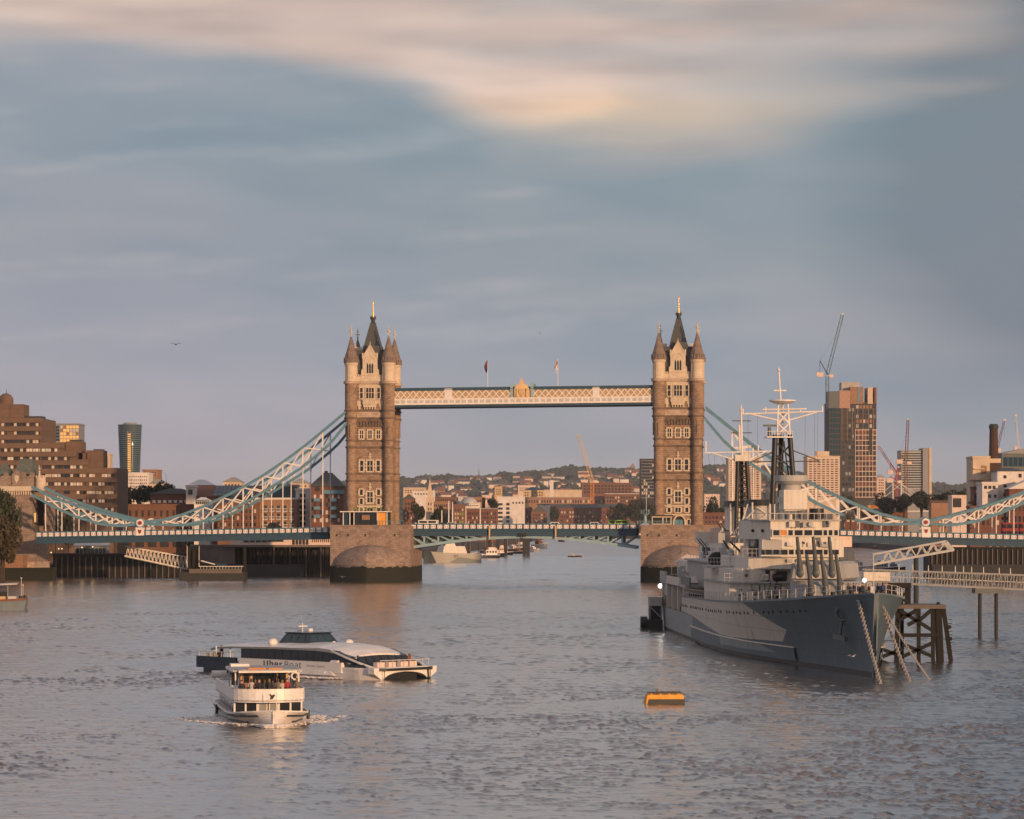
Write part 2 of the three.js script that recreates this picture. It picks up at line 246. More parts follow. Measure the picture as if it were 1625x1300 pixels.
function makeTower(label, left) {
  const t = thing('bridge_tower', label, 'tower');
  const HX = 5.1, HZ = 7.0, WX = 4.75, WZ = 6.7;
  // body with the road arch through it
  const sh = new THREE.Shape([[-WZ, 0], [WZ, 0], [WZ, 38.7], [-WZ, 38.7]].map((p) => new THREE.Vector2(...p))), h = new THREE.Path();
  h.moveTo(-4.4, 0.01); h.lineTo(-4.4, 6.5); h.quadraticCurveTo(-4.2, 9.8, 0, 11.2); h.quadraticCurveTo(4.2, 9.8, 4.4, 6.5); h.lineTo(4.4, 0.01); h.closePath(); sh.holes.push(h);
  M('wall', new THREE.ExtrudeGeometry(sh, { depth: WX * 2, bevelEnabled: false }).translate(0, 0, -WX).rotateY(Math.PI / 2), C.granite, t);
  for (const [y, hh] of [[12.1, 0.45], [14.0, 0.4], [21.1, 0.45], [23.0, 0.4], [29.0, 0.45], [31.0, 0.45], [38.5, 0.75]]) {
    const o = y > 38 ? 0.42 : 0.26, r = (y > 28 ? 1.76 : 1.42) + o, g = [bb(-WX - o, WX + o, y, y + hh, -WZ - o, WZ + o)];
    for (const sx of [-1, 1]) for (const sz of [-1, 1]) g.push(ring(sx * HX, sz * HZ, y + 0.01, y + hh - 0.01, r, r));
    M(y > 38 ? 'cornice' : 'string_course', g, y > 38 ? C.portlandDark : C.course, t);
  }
  M('frieze', [bb(-WX - 0.12, WX + 0.12, 29.45, 31.0, -WZ - 0.12, WZ + 0.12)], C.portlandDark, t);
  for (const sx of [-1, 1]) for (const sz of [-1, 1]) {
    const x = sx * HX, z = sz * HZ;
    const tu = M('turret', [ring(x, z, 0, 1.2, 1.6, 1.5), ring(x, z, 1.2, 26.4, 1.4), ring(x, z, 26.4, 29.0, 1.4, 1.78), ring(x, z, 29.0, 38.6, 1.76), ...[0, 1, 2, 3].map((k) => { const a = k * Math.PI / 2; return bb(-0.12, 0.12, 24.2, 27.6, 1.3, 1.62).rotateY(a).translate(x, 0, z); })], C.granite, t);
    M('upper_turret', [ring(x, z, 39.2, 43.4, 1.74), ring(x, z, 43.4, 43.9, 1.78, 2.0), ring(x, z, 43.9, 44.5, 2.0), ...[...Array(8)].map((_, k) => bb(-0.09, 0.09, 39.4, 43.2, 1.6, 1.74).rotateY(k * Math.PI / 4 + Math.PI / 8).translate(x, 0, z)), ...[...Array(4)].map((_, k) => bb(-0.24, 0.24, 41.3, 42.6, 1.5, 1.66).rotateY(k * Math.PI / 2).translate(x, 0, z))], C.portland, tu);
    M('spire', [ring(x, z, 44.5, 51.4, 2.12, 0.16), ring(x, z, 44.2, 44.6, 2.14), ring(x, z, 47.7, 47.95, 1.22, 1.15), ...[...Array(8)].map((_, k) => bb(-0.13, 0.13, 44.6, 45.6, 1.72, 2.02).rotateY(k * Math.PI / 4).translate(x, 0, z)), ...[...Array(8)].map((_, k) => rod([Math.cos(k * Math.PI / 4 + Math.PI / 8) * 2.1, 44.6, Math.sin(k * Math.PI / 4 + Math.PI / 8) * 2.1], [0, 51.4, 0], 0.09, 0.05, 5).translate(x, 0, z))], C.spire, tu);
    M('finial', [cyl(0.16, 0.26, 51.3, 51.8, x, z, 8), cyl(0.12, 0.09, 51.8, 54.1, x, z, 6), bb(x - 0.62, x + 0.62, 52.55, 52.8, z - 0.09, z + 0.09), bb(x - 0.09, x + 0.09, 52.53, 52.82, z - 0.62, z + 0.62), new THREE.SphereGeometry(0.24, 8, 6).translate(x, 53.5, z), new THREE.SphereGeometry(0.16, 8, 6).translate(x, 54.2, z), bb(x - 0.35, x + 0.35, 51.95, 52.1, z - 0.3, z + 0.3)], C.portland, tu);
  }
  // parapet, slate roof, spire and gold finial
  M('parapet', [bb(-3.6, 3.6, 39.2, 40.5, WZ - 0.35, WZ + 0.1), bb(-3.6, 3.6, 39.2, 40.5, -WZ - 0.1, -WZ + 0.35), bb(WX - 0.35, WX + 0.1, 39.2, 40.5, -5.4, 5.4), bb(-WX - 0.1, -WX + 0.35, 39.2, 40.5, -5.4, 5.4), ...[-3.2, -2.7, 2.7, 3.2].flatMap((x) => [bb(x - 0.16, x + 0.16, 40.5, 41.1, WZ - 0.3, WZ + 0.05)])], C.portland, t);
  M('roof', [frustum(WX - 0.4, WZ - 0.4, 39.2, 3.7, 5.6, 47.5), bb(-3.8, 3.8, 47.5, 47.8, -5.7, 5.7)], C.slate, t);
  const sp = M('roof_spire', [frustum(2.45, 3.0, 47.8, 0.62, 0.7, 55.4), ...[[-1, 1], [1, 1], [1, -1], [-1, -1]].map(([a, b]) => rod([a * 2.45, 47.8, b * 3], [a * 0.62, 55.4, b * 0.7], 0.1, 0.08, 5)), frustum(3.0, 5.7, 44.0, 2.2, 5.0, 49.0)], C.slate, t);
  M('lantern', [cyl(0.75, 0.62, 55.4, 55.7, 0, 0, 8), cyl(0.5, 0.62, 55.7, 56.5, 0, 0, 8), cyl(0.85, 0.8, 56.5, 56.9, 0, 0, 8), ...[...Array(8)].map((_, k) => cyl(0.1, 0.02, 56.9, 57.4, 0.72 * Math.cos(k * Math.PI / 4), 0.72 * Math.sin(k * Math.PI / 4), 5))], C.lead, sp);
  M('finial', lathe([[0, 56.8], [0.42, 56.9], [0.3, 57.6], [0.2, 57.9], [0.36, 58.2], [0.16, 58.5], [0.14, 59.2], [0.3, 59.45], [0.12, 59.7], [0.1, 60.6], [0.26, 60.9], [0.08, 61.2], [0.0, 61.9]], 8), C.gold, sp);
  // gabled dormers on the four sides
  for (let k = 0; k < 4; k++) {
    const zz = k % 2 ? WX : WZ, q = new THREE.Group(); q.rotation.y = k * Math.PI / 2;
    const rot = (g) => g.rotateY(k * Math.PI / 2);
    const d = M('dormer', [prism([[-2.4, 39.2], [2.4, 39.2], [2.4, 42.2], [2.0, 42.7], [2.0, 45.6], [1.75, 46.0], [0, 48.9], [-1.75, 46.0], [-2.0, 45.6], [-2.0, 42.7], [-2.4, 42.2]], zz - 1.6, zz + 0.25), bar([-1.9, 45.8, zz + 0.2], [0, 49.05, zz + 0.2], 0.3, 0.4), bar([1.9, 45.8, zz + 0.2], [0, 49.05, zz + 0.2], 0.3, 0.4), bb(-2.15, -1.75, 45.4, 46.9, zz - 0.1, zz + 0.35), bb(1.75, 2.15, 45.4, 46.9, zz - 0.1, zz + 0.35), cyl(0.14, 0.05, 49, 50.0, 0, zz, 6), ...[...Array(9)].map((_, i) => { const a = Math.PI * i / 8, b = Math.PI * (i + 1) / 8; return bar([-1.5 * Math.cos(a), 44.3 + 1.7 * Math.sin(a), zz + 0.3], [-1.5 * Math.cos(b), 44.3 + 1.7 * Math.sin(b), zz + 0.3], 0.16, 0.2); }).slice(0, 8), bb(-2.4, 2.4, 40.9, 41.15, zz + 0.2, zz + 0.45)].map(rot), C.portland, t);
    for (const x of [-0.66, 0, 0.66]) M('pane', [prism([[x - 0.24, 41.4], [x + 0.24, 41.4], [x + 0.24, 43.6], [x, 44.2], [x - 0.24, 43.6]], zz + 0.05, zz + 0.28)].map(rot), C.glass, d);
  }
  // windows of the river face, storey by storey
  const z = WZ + 0.02;
  const bay = M('window_bay', [bb(-3.1, 3.1, 33.2, 38.5, WZ - 0.1, z), bb(-3.5, -2.4, 32.5, 34.0, WZ - 0.1, z + 0.1), bb(2.4, 3.5, 32.5, 34.0, WZ - 0.1, z + 0.1)], C.portland, t);
  for (const [x, w, n] of [[0, 2.1, 3], [-2.35, 0.75, 1], [2.35, 0.75, 1]]) stoneWindow(t, x, 34.6, 37.4, w, n, z, 0.55, 0.2);
  M('balcony', [bb(-1.9, 1.9, 32.9, 34.2, z, z + 0.9), bb(-2.1, 2.1, 34.1, 34.3, z, z + 1.05), bb(-1.75, 1.75, 32.2, 32.9, z, z + 0.6), ...[-1.4, -0.7, 0, 0.7, 1.4].map((x) => bb(x - 0.16, x + 0.16, 31.6, 32.6, z, z + 0.5)), ...[-1.2, 0, 1.2].map((x) => new THREE.TorusGeometry(0.3, 0.09, 5, 10).translate(x, 33.5, z + 0.92))], C.portland, t);
  for (const x of [-2.9, 2.9]) M('niche', [bb(x - 0.28, x + 0.28, 31.6, 33.0, z - 0.1, z + 0.22)], C.portland, t);
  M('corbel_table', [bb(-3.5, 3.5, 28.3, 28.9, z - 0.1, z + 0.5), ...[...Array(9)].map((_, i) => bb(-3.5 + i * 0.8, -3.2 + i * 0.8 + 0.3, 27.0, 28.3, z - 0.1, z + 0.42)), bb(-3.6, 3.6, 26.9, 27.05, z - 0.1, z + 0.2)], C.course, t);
  for (const x of [-2.3, 0, 2.3]) stoneWindow(t, x, 23.7, 25.9, 0.95, 2, z, 0.5, 0.34);
  for (const [x, n, w] of [[-2.25, 1, 0.9], [0, 2, 1.5], [2.25, 1, 0.9]]) stoneWindow(t, x, 14.9, 17.7, w, n, z, 0.5, 0.36);
  M('carving', [bb(-0.16, 0.16, 18.1, 19.9, z - 0.1, z + 0.25), bb(-0.42, 0.42, 18.6, 18.85, z - 0.1, z + 0.22), bb(-0.3, 0.3, 19.2, 19.4, z - 0.1, z + 0.22)], C.portland, t);
  M('carving', [bb(-0.18, 0.18, 9.8, 11.7, z - 0.1, z + 0.25), bb(-0.42, 0.42, 10.4, 10.7, z - 0.1, z + 0.22)], C.portland, t);
  stoneWindow(t, 0, 6.4, 9.2, 1.5, 2, z, 0.5, 0.4);
  for (const x of [-2.35, 2.35]) { stoneWindow(t, x, 8.4, 9.9, 0.8, 1, z, 0, 0.3); stoneWindow(t, x, 5.9, 7.4, 0.75, 1, z, 0, 0.26); stoneWindow(t, x, 3.7, 4.9, 0.75, 1, z, 0, 0.26); }
  stoneWindow(t, 0, 3.7, 4.9, 1.4, 2, z, 0, 0.26);
  M('stone_band', [bb(-3.6, 3.6, 5.2, 5.55, z - 0.1, z + 0.3), bb(-3.6, 3.6, 2.8, 3.2, z - 0.1, z + 0.3)], C.portland, t);
  for (const s of [-1, 1]) for (const y of [15, 24, 34.5]) for (const zz of [-2.4, 0, 2.4]) {       // plain windows of the road faces
    const f = M('window', [bb(s * WX - s * 0.02, s * (WX + 0.28), y - 0.3, y, zz - 0.9, zz + 0.9), bb(s * WX - s * 0.02, s * (WX + 0.28), y + 2.6, y + 2.95, zz - 0.9, zz + 0.9), ...[-0.75, 0, 0.75].map((q) => bb(s * WX - s * 0.02, s * (WX + 0.24), y, y + 2.6, zz + q - (q ? 0.15 : 0.07), zz + q + (q ? 0.15 : 0.07)))], C.portland, t);
    M('pane', bb(s * WX - s * 0.1, s * (WX + 0.06), y - 0.02, y + 2.62, zz - 0.62, zz + 0.62), C.glass, f);
  }
  return t;
}
const towerL = makeTower('gothic stone tower above the pier with the domed weedy cutwater, four spires showing', true);
towerL.position.copy(B(0, ROAD, 0)); towerL.rotation.y = PHI;
const towerR = makeTower('gothic stone tower behind the warship, arched doorway at its foot', false);
towerR.position.copy(B(BL, ROAD, 0)); towerR.rotation.y = PHI; towerR.scale.setScalar(1.012);
{ // arched doorway at the foot of the second tower
  const z = 6.74, g = []; for (let i = 0; i < 8; i++) { const a = Math.PI * i / 8, b = Math.PI * (i + 1) / 8, q = (u) => [0.4 - 1.55 * Math.cos(u), 1.0 + 1.9 * Math.sin(u), z + 0.35]; g.push(bar(q(a), q(b), 0.4, 0.6)); }
  g.push(bb(-1.35, -0.95, 0, 1.1, z, z + 0.6), bb(1.75, 2.15, 0, 1.1, z, z + 0.6));
  const d = M('doorway', g, C.portland, towerR); M('door', [bb(-0.9, 0.36, 0, 1.7, z, z + 0.12), bb(0.44, 1.7, 0, 1.7, z, z + 0.12)], C.teal, d); M('fanlight', [bb(-0.6, 1.4, 1.75, 2.4, z, z + 0.1)], C.glass, d);
  stoneWindow(towerR, 2.85, 0.4, 1.7, 0.6, 1, z, 0, 0.25);
}
// piers
function makePier(label, x, s) {
  const t = thing('bridge_pier', label, 'pier', B(x + 1.25, 0, 2), PHI); t.scale.set(s, 1, 1);
  const HX = 10.8, ZF = 14.5;
  M('wall', [bb(-HX, HX, -3, ROAD, -ZF, ZF), bb(-HX - 0.15, HX + 0.15, ROAD - 1.9, ROAD - 1.6, -ZF - 0.15, ZF + 0.15)], C.pierstone, t);
  M('coping', [bb(-HX - 0.2, HX + 0.2, ROAD, ROAD + 0.32, ZF - 0.7, ZF + 0.25)], C.pierstone, t);
  const out = (a) => { const c = Math.cos(a), q = Math.abs(c); const r = 1 / ((q / 10.2) ** 1.25 + (Math.sin(a) / 9) ** 1.25) ** 0.8; return [r * c, r * Math.sin(a)]; };
  for (const sz of [1, -1]) {
    const rows = [], N = 28;
    for (let k = 0; k <= 12; k++) { const tt = k / 12, row = []; for (let i = 0; i <= N; i++) { const [x0, z0] = out(Math.PI * (1 - i / N)); row.push([x0 * (1 - tt), 4.6 + 5.2 * (1 - (1 - tt) ** 2) ** 0.6, sz * (ZF + 0.01 + z0 * (1 - tt))]); } rows.push(row); }
    const skirt = [-3, 4.6].map((y) => [...Array(N + 1)].map((_, i) => { const [x0, z0] = out(Math.PI * (1 - i / N)); return [x0, y, sz * (ZF + 0.01 + z0)]; }));
    const cut = M('cutwater', [surf(skirt)], C.pierstone, t); M('cap', [surf(rows)], C.pierstone, cut);
    // weed up to the tide mark, ragged along its top
    const rag = (u) => 3.3 + 0.9 * fbm(u * 2.2, 1, 44 + sz, 4) + 0.5 * fbm(u * 13, 3, 12, 2), wrow = [[], []];
    for (let i = 0; i <= 90; i++) { const [x0, z0] = out(Math.PI * (1 - i / 90)); wrow[0].push([x0 * 1.066, -3, sz * (ZF + 0.05 + z0 * 1.012)]); wrow[1].push([x0 * 1.066, rag(i * 0.12), sz * (ZF + 0.05 + z0 * 1.012)]); }
    M('weed', [surf(wrow)], C.weed, cut);
  }
  for (const sx of [1, -1]) { const wr = [[], []]; for (let i = 0; i <= 80; i++) { const z = lerp(-ZF - 0.04, ZF + 0.04, i / 80); wr[0].push([sx * (HX + 0.05), -3, z]); wr[1].push([sx * (HX + 0.05), 3.5 + 0.9 * fbm(i * 0.2, sx, 51, 4), z]); } M('weed', [surf(wr)], C.weed, t); }
  for (const px of [-9, -6, -1.3, 6.6]) M('drain', [bb(px - 0.25, px + 0.25, 12.1, 12.7, ZF - 0.2, ZF + 0.06)], C.dark, t);
  return t;
}
makePier('wide granite bridge pier with domed cutwater standing clear in midstream', 0, 1);
makePier('granite bridge pier partly hidden by the warship stern', BL, 1.01);
{ // glass pavilion on the first pier
  const t = thing('glass_pavilion', 'low glass pavilion with flat pale canopy at tower foot', 'pavilion', B(0, ROAD, 0), PHI);
  M('canopy', bb(-7.0, 6.2, 3.75, 4.0, 8.6, 15.8), C.white, t);
  for (const x of [-6.2, -4.4, -3.3, 3.0, 5.6]) M('post', bb(x - 0.11, x + 0.11, 0, 3.75, 15, 15.2), C.white, t);
  for (const [x0, x1] of [[-3.1, -1.7], [-1.6, -0.1], [0, 1.2], [1.3, 2.8]]) M('glass_panel', bb(x0, x1, 0.1, 3.7, 14.5, 14.6), C.glass, t);
  M('glass_panel', bb(-6, -4.6, 0.1, 3.7, 14.5, 14.6), C.glassBlue, t);
  M('door', bb(-1.2, 0.9, 1.7, 3.0, 14.65, 14.75), C.brickTan, t);
  M('panel', bb(3.15, 5.5, 0.2, 3.6, 14.7, 14.85), mat(0.85, 0.38, 0.06, 0.6), t);
  M('back_wall', bb(-6.4, 5.9, 0, 3.75, 9, 9.3), C.dark, t);
  for (let i = 0; i < 8; i++) { const p = thing('potted_shrub', 'small potted shrub on the pavilion roof terrace', 'plant', B(-3.6 + i * 1.05, ROAD + 4.0, 12 + (i % 3)), 0, 'potted shrubs on the pavilion roof'); M('pot', cyl(0.16, 0.22, 0, 0.4, 0, 0, 8), C.rust, p); M('foliage', [...Array(26)].map(() => new THREE.TetrahedronGeometry(R(0.08, 0.16)).translate(R(-0.26, 0.26), R(0.45, 1.0), R(-0.26, 0.26))), C.green, p); }
  const c = thing('control_cabin', 'low dark fronted cabin beside the tower doorway', 'cabin', B(BL, ROAD * 1.0, 0), PHI);
  M('wall', bb(-6.8, -1.6, 0, 2.7, 9.5, 14), C.beige, c); M('roof', bb(-7.2, -1.2, 2.7, 3.0, 9, 14.6), C.lead, c);
  for (const [a, b] of [[-6.5, -4.0], [-3.6, -3.0], [-2.8, -1.8]]) M('window', bb(a, b, 0.7, 2.3, 13.9, 14.08), C.glass, c);
  const l = thing('signal_post', 'pale blue lookout post with railed gallery on the pier edge', 'post', B(BL - 8.5, ROAD, 15.5), PHI);
  M('column', [cyl(0.45, 0.36, 0, 3.1, 0, 0, 8), frustum(1.7, 1.2, 0, 0.5, 0.5, 0.9)], C.paleBlue, l); M('gallery', [cyl(0.5, 1.2, 2.8, 3.3, 0, 0, 10), ...[...Array(10)].map((_, k) => cyl(0.04, 0.04, 3.3, 4.3, 1.1 * Math.cos(k * 0.628), 1.1 * Math.sin(k * 0.628), 5)), new THREE.TorusGeometry(1.1, 0.05, 5, 16).rotateX(Math.PI / 2).translate(0, 4.3, 0)], C.paleBlue, l); M('mast', cyl(0.07, 0.05, 3.3, 9.2, 0.3, 0, 6), C.white, l);
  const r = thing('pier_railing', 'pale blue terrace railing along the pier front beside the cabin', 'railing', B(BL, ROAD, 16.2), PHI);
  for (let i = 0; i <= 14; i++) M('post', bb(-10.5 + i * 0.72, -10.44 + i * 0.72, 0.32, 1.35, -0.03, 0.03), C.paleBlue, r);
  M('rail', [bb(-10.6, -0.3, 1.3, 1.38, -0.04, 0.04), bb(-10.6, -0.3, 0.8, 0.85, -0.03, 0.03)], C.paleBlue, r);
  const r2 = thing('pier_railing', 'blue glazed terrace railing along the pier front by the pavilion', 'railing', B(0, ROAD, 16.2), PHI);
  for (let i = 0; i <= 9; i++) M('post', bb(3 + i * 0.8, 3.07 + i * 0.8, 0.32, 1.4, -0.03, 0.03), C.teal, r2);
  M('rail', [bb(3, 10.3, 1.38, 1.46, -0.04, 0.04)], C.teal, r2);
}
const PANELGREY = mat(0.5, 0.5, 0.5, 0.6);
// high walkways
function walkway(label, z0, z1) {
  const a = 5.4, b = BL - 5.5, t = thing('high_walkway', label, 'walkway', B(a, 0, 0), PHI); t.rotation.order = 'YXZ'; t.rotation.z = 0.62 / (b - a);
  const L = b - a, f = z1;
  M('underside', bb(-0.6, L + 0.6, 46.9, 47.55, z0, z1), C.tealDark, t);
  M('parapet', [bb(-0.6, L + 0.6, 47.55, 49.1, z0 + 0.1, z1 + 0.12), bb(-0.6, L + 0.6, 48.95, 49.2, z0, z1 + 0.3), bb(-0.6, L + 0.6, 47.5, 47.7, z0, z1 + 0.28)], C.white, t);
  for (let i = 0; i < 44; i++) { const x = (i + 0.5) * L / 44; M('parapet_panel', bb(x - 0.55, x + 0.55, 47.95, 48.75, z1 + 0.12, z1 + 0.2), PANELGREY, t); }
  M('lining', bb(0, L, 49.2, 51.3, z0 + 0.3, z1 - 0.05), mat(0.5, 0.34, 0.17, 0.6), t);
  M('roof', [bb(-0.3, L + 0.3, 51.3, 51.65, z0 - 0.1, z1 + 0.25), bb(-0.3, L + 0.3, 51.65, 52.15, z0 + 0.3, z1 - 0.5)], C.tealDark, t);
  const piers = [0.18, 0.215, 0.475, 0.535, 0.785, 0.82].map((q) => q * L);
  for (const [p, q] of [[0, 0.212], [0.24, 0.468], [0.538, 0.765], [0.79, 1]]) {
    const n = 9; for (let i = 0; i < n; i++) for (const s of [0, 1]) { const x0 = lerp(p * L, q * L, i / n), x1 = lerp(p * L, q * L, (i + 1) / n); M('lattice_bar', bar([x0, s ? 49.2 : 51.3, f + 0.08 + s * 0.07], [x1, s ? 51.3 : 49.2, f + 0.08 + s * 0.07], 0.26, 0.06), C.white, t); }
  }
  for (const [p, q] of [[0.212, 0.24], [0.765, 0.79], [0.458, 0.468], [0.534, 0.544]]) M('lattice_pier', [bb(p * L, q * L, 49.2, p > 0.4 && p < 0.6 ? 53.2 : 51.8, z1 - 0.3, z1 + 0.2), bb(p * L - 0.1, q * L + 0.1, 51.2, 51.5, z1 - 0.3, z1 + 0.32)], p > 0.4 && p < 0.6 ? C.paleBlue : C.white, t);
  return [t, L];
}
const [walk, WL] = walkway('high lattice footbridge between the towers with a gilded crest at its middle', 3.6, 7.0);
walkway('second lattice footbridge behind the crested one', -7.0, -3.6);
{ // the crest at mid span
  const x = WL * 0.501, z = 7.15, c = M('crest', [bb(x - 2.0, x + 2.0, 49.2, 51.6, z, z + 0.25), prism([[x - 2.0, 51.6], [x + 2.0, 51.6], [x + 1.5, 52.4], [x + 0.55, 52.9], [x + 0.3, 53.9], [x, 54.6], [x - 0.3, 53.9], [x - 0.55, 52.9], [x - 1.5, 52.4]], z, z + 0.3)], mat(0.72, 0.5, 0.26, 0.7), walk);
  M('shield', [prism([[x - 0.75, 51.4], [x + 0.75, 51.4], [x + 0.75, 50.2], [x, 49.35], [x - 0.75, 50.2]], z + 0.25, z + 0.5)], C.cream, c);
  M('supporter', [x - 1.3, x + 1.3].map((q) => [new THREE.SphereGeometry(0.3, 8, 6).translate(q, 51.3, z + 0.35), cyl(0.35, 0.2, 49.4, 51.2, q, z + 0.3, 8)]), C.cream, c);
  for (const q of [-1.35, -0.7, 0.7, 1.35]) M('pinnacle', cyl(0.13, 0.03, 52.2, 53.5 + (Math.abs(q) < 1 ? 0.5 : 0), x + q, z + 0.15, 6), C.cream, c);
  for (const [q, lab, k] of [[0.365, 'tall white flagpole on the walkway with a limp union flag', 0], [0.628, 'tall white flagpole on the walkway with a limp white flag', 1]]) {
    const f = thing('flagpole', lab, 'flag', B(5.4 + WL * q, 51.9, 5.2), PHI); M('pole', cyl(0.12, 0.06, 0, 8.2, 0, 0, 6), C.white, f);
    const rows = []; for (let i = 0; i <= 8; i++) { const r = []; for (let j = 0; j <= 4; j++) r.push([-0.05 - j * 0.22 * (0.6 + 0.4 * Math.sin(i * 0.5)), 8.0 - i * 0.36 - j * 0.25, 0.16 * Math.sin(j * 2.1 + i * 0.6)]); rows.push(r); }
    const cloth = M('cloth', [surf(rows)], k ? C.white : mat(0.02, 0.03, 0.12, 0.8), f);
    M('stripe', k ? [bar([-0.1, 7.4, 0.12], [-0.7, 5.6, 0.14], 0.16, 0.1)] : [bar([-0.1, 7.2, 0.14], [-0.6, 6.2, 0.2], 0.28, 0.1), bar([-0.15, 6.1, 0.1], [-0.7, 5.4, 0.14], 0.2, 0.12)], k ? C.red : C.red, cloth);
  }
}
// decks
const panelTex = (() => { const c = document.createElement('canvas'); c.width = 128; c.height = 64; const x = c.getContext('2d'); x.fillStyle = '#e6dfdc'; x.fillRect(0, 0, 128, 64); x.strokeStyle = '#8d5c58'; x.lineWidth = 5; for (const q of [32, 96]) { x.beginPath(); x.arc(q, 32, 15, 0, 7); x.stroke(); x.beginPath(); x.moveTo(q - 22, 10); x.lineTo(q + 22, 54); x.moveTo(q + 22, 10); x.lineTo(q - 22, 54); x.stroke(); } const t = new THREE.CanvasTexture(c); t.colorSpace = THREE.SRGBColorSpace; return t; })();
const panelMat = new THREE.MeshStandardMaterial({ map: panelTex, roughness: 0.6 });
function deckRun(t, x0, x1, yA, yB, n) {        // deck, girders and panelled parapets between two bridge x positions, top of parapet sloping from yA to yB
  const Y = (x) => lerp(yA, yB, (x - x0) / (x1 - x0)), seg = (dy0, dy1, z0, z1) => { const m = bar([x0, Y(x0) + (dy0 + dy1) / 2, (z0 + z1) / 2], [x1, Y(x1) + (dy0 + dy1) / 2, (z0 + z1) / 2], Math.abs(dy1 - dy0), Math.abs(z1 - z0)); return m; };
  M('roadway', seg(-1.5, -1.15, -8.2, 8.2), C.asphalt, t);
  for (const s of [1, -1]) {
    const a = (z) => s * z;
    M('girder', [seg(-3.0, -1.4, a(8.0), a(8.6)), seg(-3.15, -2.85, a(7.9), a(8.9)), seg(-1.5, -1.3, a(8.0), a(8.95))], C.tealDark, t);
    M('parapet', [seg(-1.35, 0, a(8.3), a(8.5)), seg(-0.05, 0.12, a(8.2), a(8.72))], C.teal, t);
    if (s > 0) for (let i = 0; i < n; i++) { const x = lerp(x0, x1, (i + 0.5) / n), w = (x1 - x0) / n; const m = M('parapet_panel', PANEL, panelMat, t); m.scale.set(w * 0.74, 0.92, 1); m.position.set(x, Y(x) - 0.66, a(8.58)); const st = block('parapet_post', C.tealDark, t, x + w / 2 - 0.14, x + w / 2 + 0.14, Y(x) - 1.3, Y(x) + 0.16, 8.5, 8.74); }
  }
}
const PANEL = new THREE.BoxGeometry(1, 1, 0.1); PANEL.userData.ready = true;
{
  const bas = thing('bascule_span', 'low blue opening span with arched steel ribs between the piers', 'bridge span', B(0, 0, 0), PHI);
  const x0 = 11.1, x1 = BL - 11.1; deckRun(bas, x0, x1, 15.3, 15.3, 34);
  const rib = (x) => { const u = Math.abs((x - x0) / (x1 - x0) - 0.5) * 2; return 11.9 - 2.9 * u ** 1.7; }, N = 24;
  for (const z of [8.1, -8.1, 2.8, -2.8]) {
    M('arch_rib', [...Array(N)].map((_, i) => { const a = lerp(x0, x1, i / N), b = lerp(x0, x1, (i + 1) / N); return bar([a, rib(a), z], [b, rib(b), z], 0.75, 0.5); }), C.paleBlue, bas);
    const n = 16; for (let i = 0; i < n; i++) { const a = lerp(x0, x1, i / n), b = lerp(x0, x1, (i + 1) / n); if (rib(a) > 11.2 && rib(b) > 11.2) continue;
      if (i) M('rib_post', bar([a, rib(a), z], [a, 12.4, z], 0.5, 0.4), C.paleBlue, bas);
      M('rib_diagonal', i < n / 2 ? bar([a, 12.3, z - 0.1], [b, rib(b), z - 0.1], 0.4, 0.35) : bar([a, rib(a), z - 0.1], [b, 12.3, z - 0.1], 0.4, 0.35), C.paleBlue, bas); }
  }
  for (const q of [0.352, 0.644]) M('navigation_mast', cyl(0.2, 0.28, 11.2, 14.9, x0 + (x1 - x0) * q, 9.1, 8), C.cream, bas);
  M('signal_gantry', [bb(x0 + (x1 - x0) * 0.485, x0 + (x1 - x0) * 0.515, 12.0, 12.9, 8.9, 9.5), cyl(0.12, 0.12, 9.8, 12, x0 + (x1 - x0) * 0.5, 9.2, 6)], C.black, bas);
}
const nearZ = 7.6;
{
  const [xa, ya] = onPlane(57, 845, 8.5), [xb, yb] = onPlane(527, 837.5, 8.5);
  const t = thing('side_span_deck', 'blue side span deck with white parapet panels by the brick hotel', 'bridge span', B(0, 0, 0), PHI); deckRun(t, xa, -11.2, ya, yb, 48);
  const [xc, yc] = onPlane(1150, 837, 8.5), [xd, yd] = onPlane(1660, 850, 8.5);
  const u = thing('side_span_deck', 'blue side span deck running behind the warship to the wharf', 'bridge span', B(0, 0, 0), PHI); deckRun(u, BL + 11.3, xd, yc, yd, 46);
}
// suspension chains: two lens-shaped trusses a side
const Lz = (x, y) => [180 + x * 0.23385, 640 + y * 0.23392];
const upL = [[1590, 48], [1420, 190], [1285, 300], [1149, 400], [1013, 492], [880, 570], [743, 640], [608, 702], [470, 757], [335, 793], [205, 806]].map(([x, y]) => Lz(x, y));
const loL = [[1592, 125], [1480, 262], [1420, 320], [1285, 432], [1149, 522], [1013, 606], [880, 683], [743, 752], [608, 802], [470, 828], [335, 826], [205, 818]].map(([x, y]) => Lz(x, y));
const upL2 = [[218, 829], [190, 822], [160, 814], [120, 802], [85, 790], [50, 773]], loL2 = [[218, 832], [190, 835], [160, 832], [120, 820], [85, 804], [50, 785]];
const mir = ([x, y]) => [1077 + (592 - x) * 1.063, 884 + (y - 884) * 1.02];
const upR2 = [[1475, 827], [1510, 819], [1562, 805], [1625, 783], [1680, 760]], loR2 = [[1475, 831], [1510, 834], [1550, 828], [1592, 813], [1640, 792], [1680, 776]];
const at = (line, x) => { for (let i = 0; i + 1 < line.length; i++) { const [a, b] = [line[i], line[i + 1]]; if ((x - a[0]) * (x - b[0]) <= 0) return lerp(a[1], b[1], (x - a[0]) / (b[0] - a[0])); } return null; };
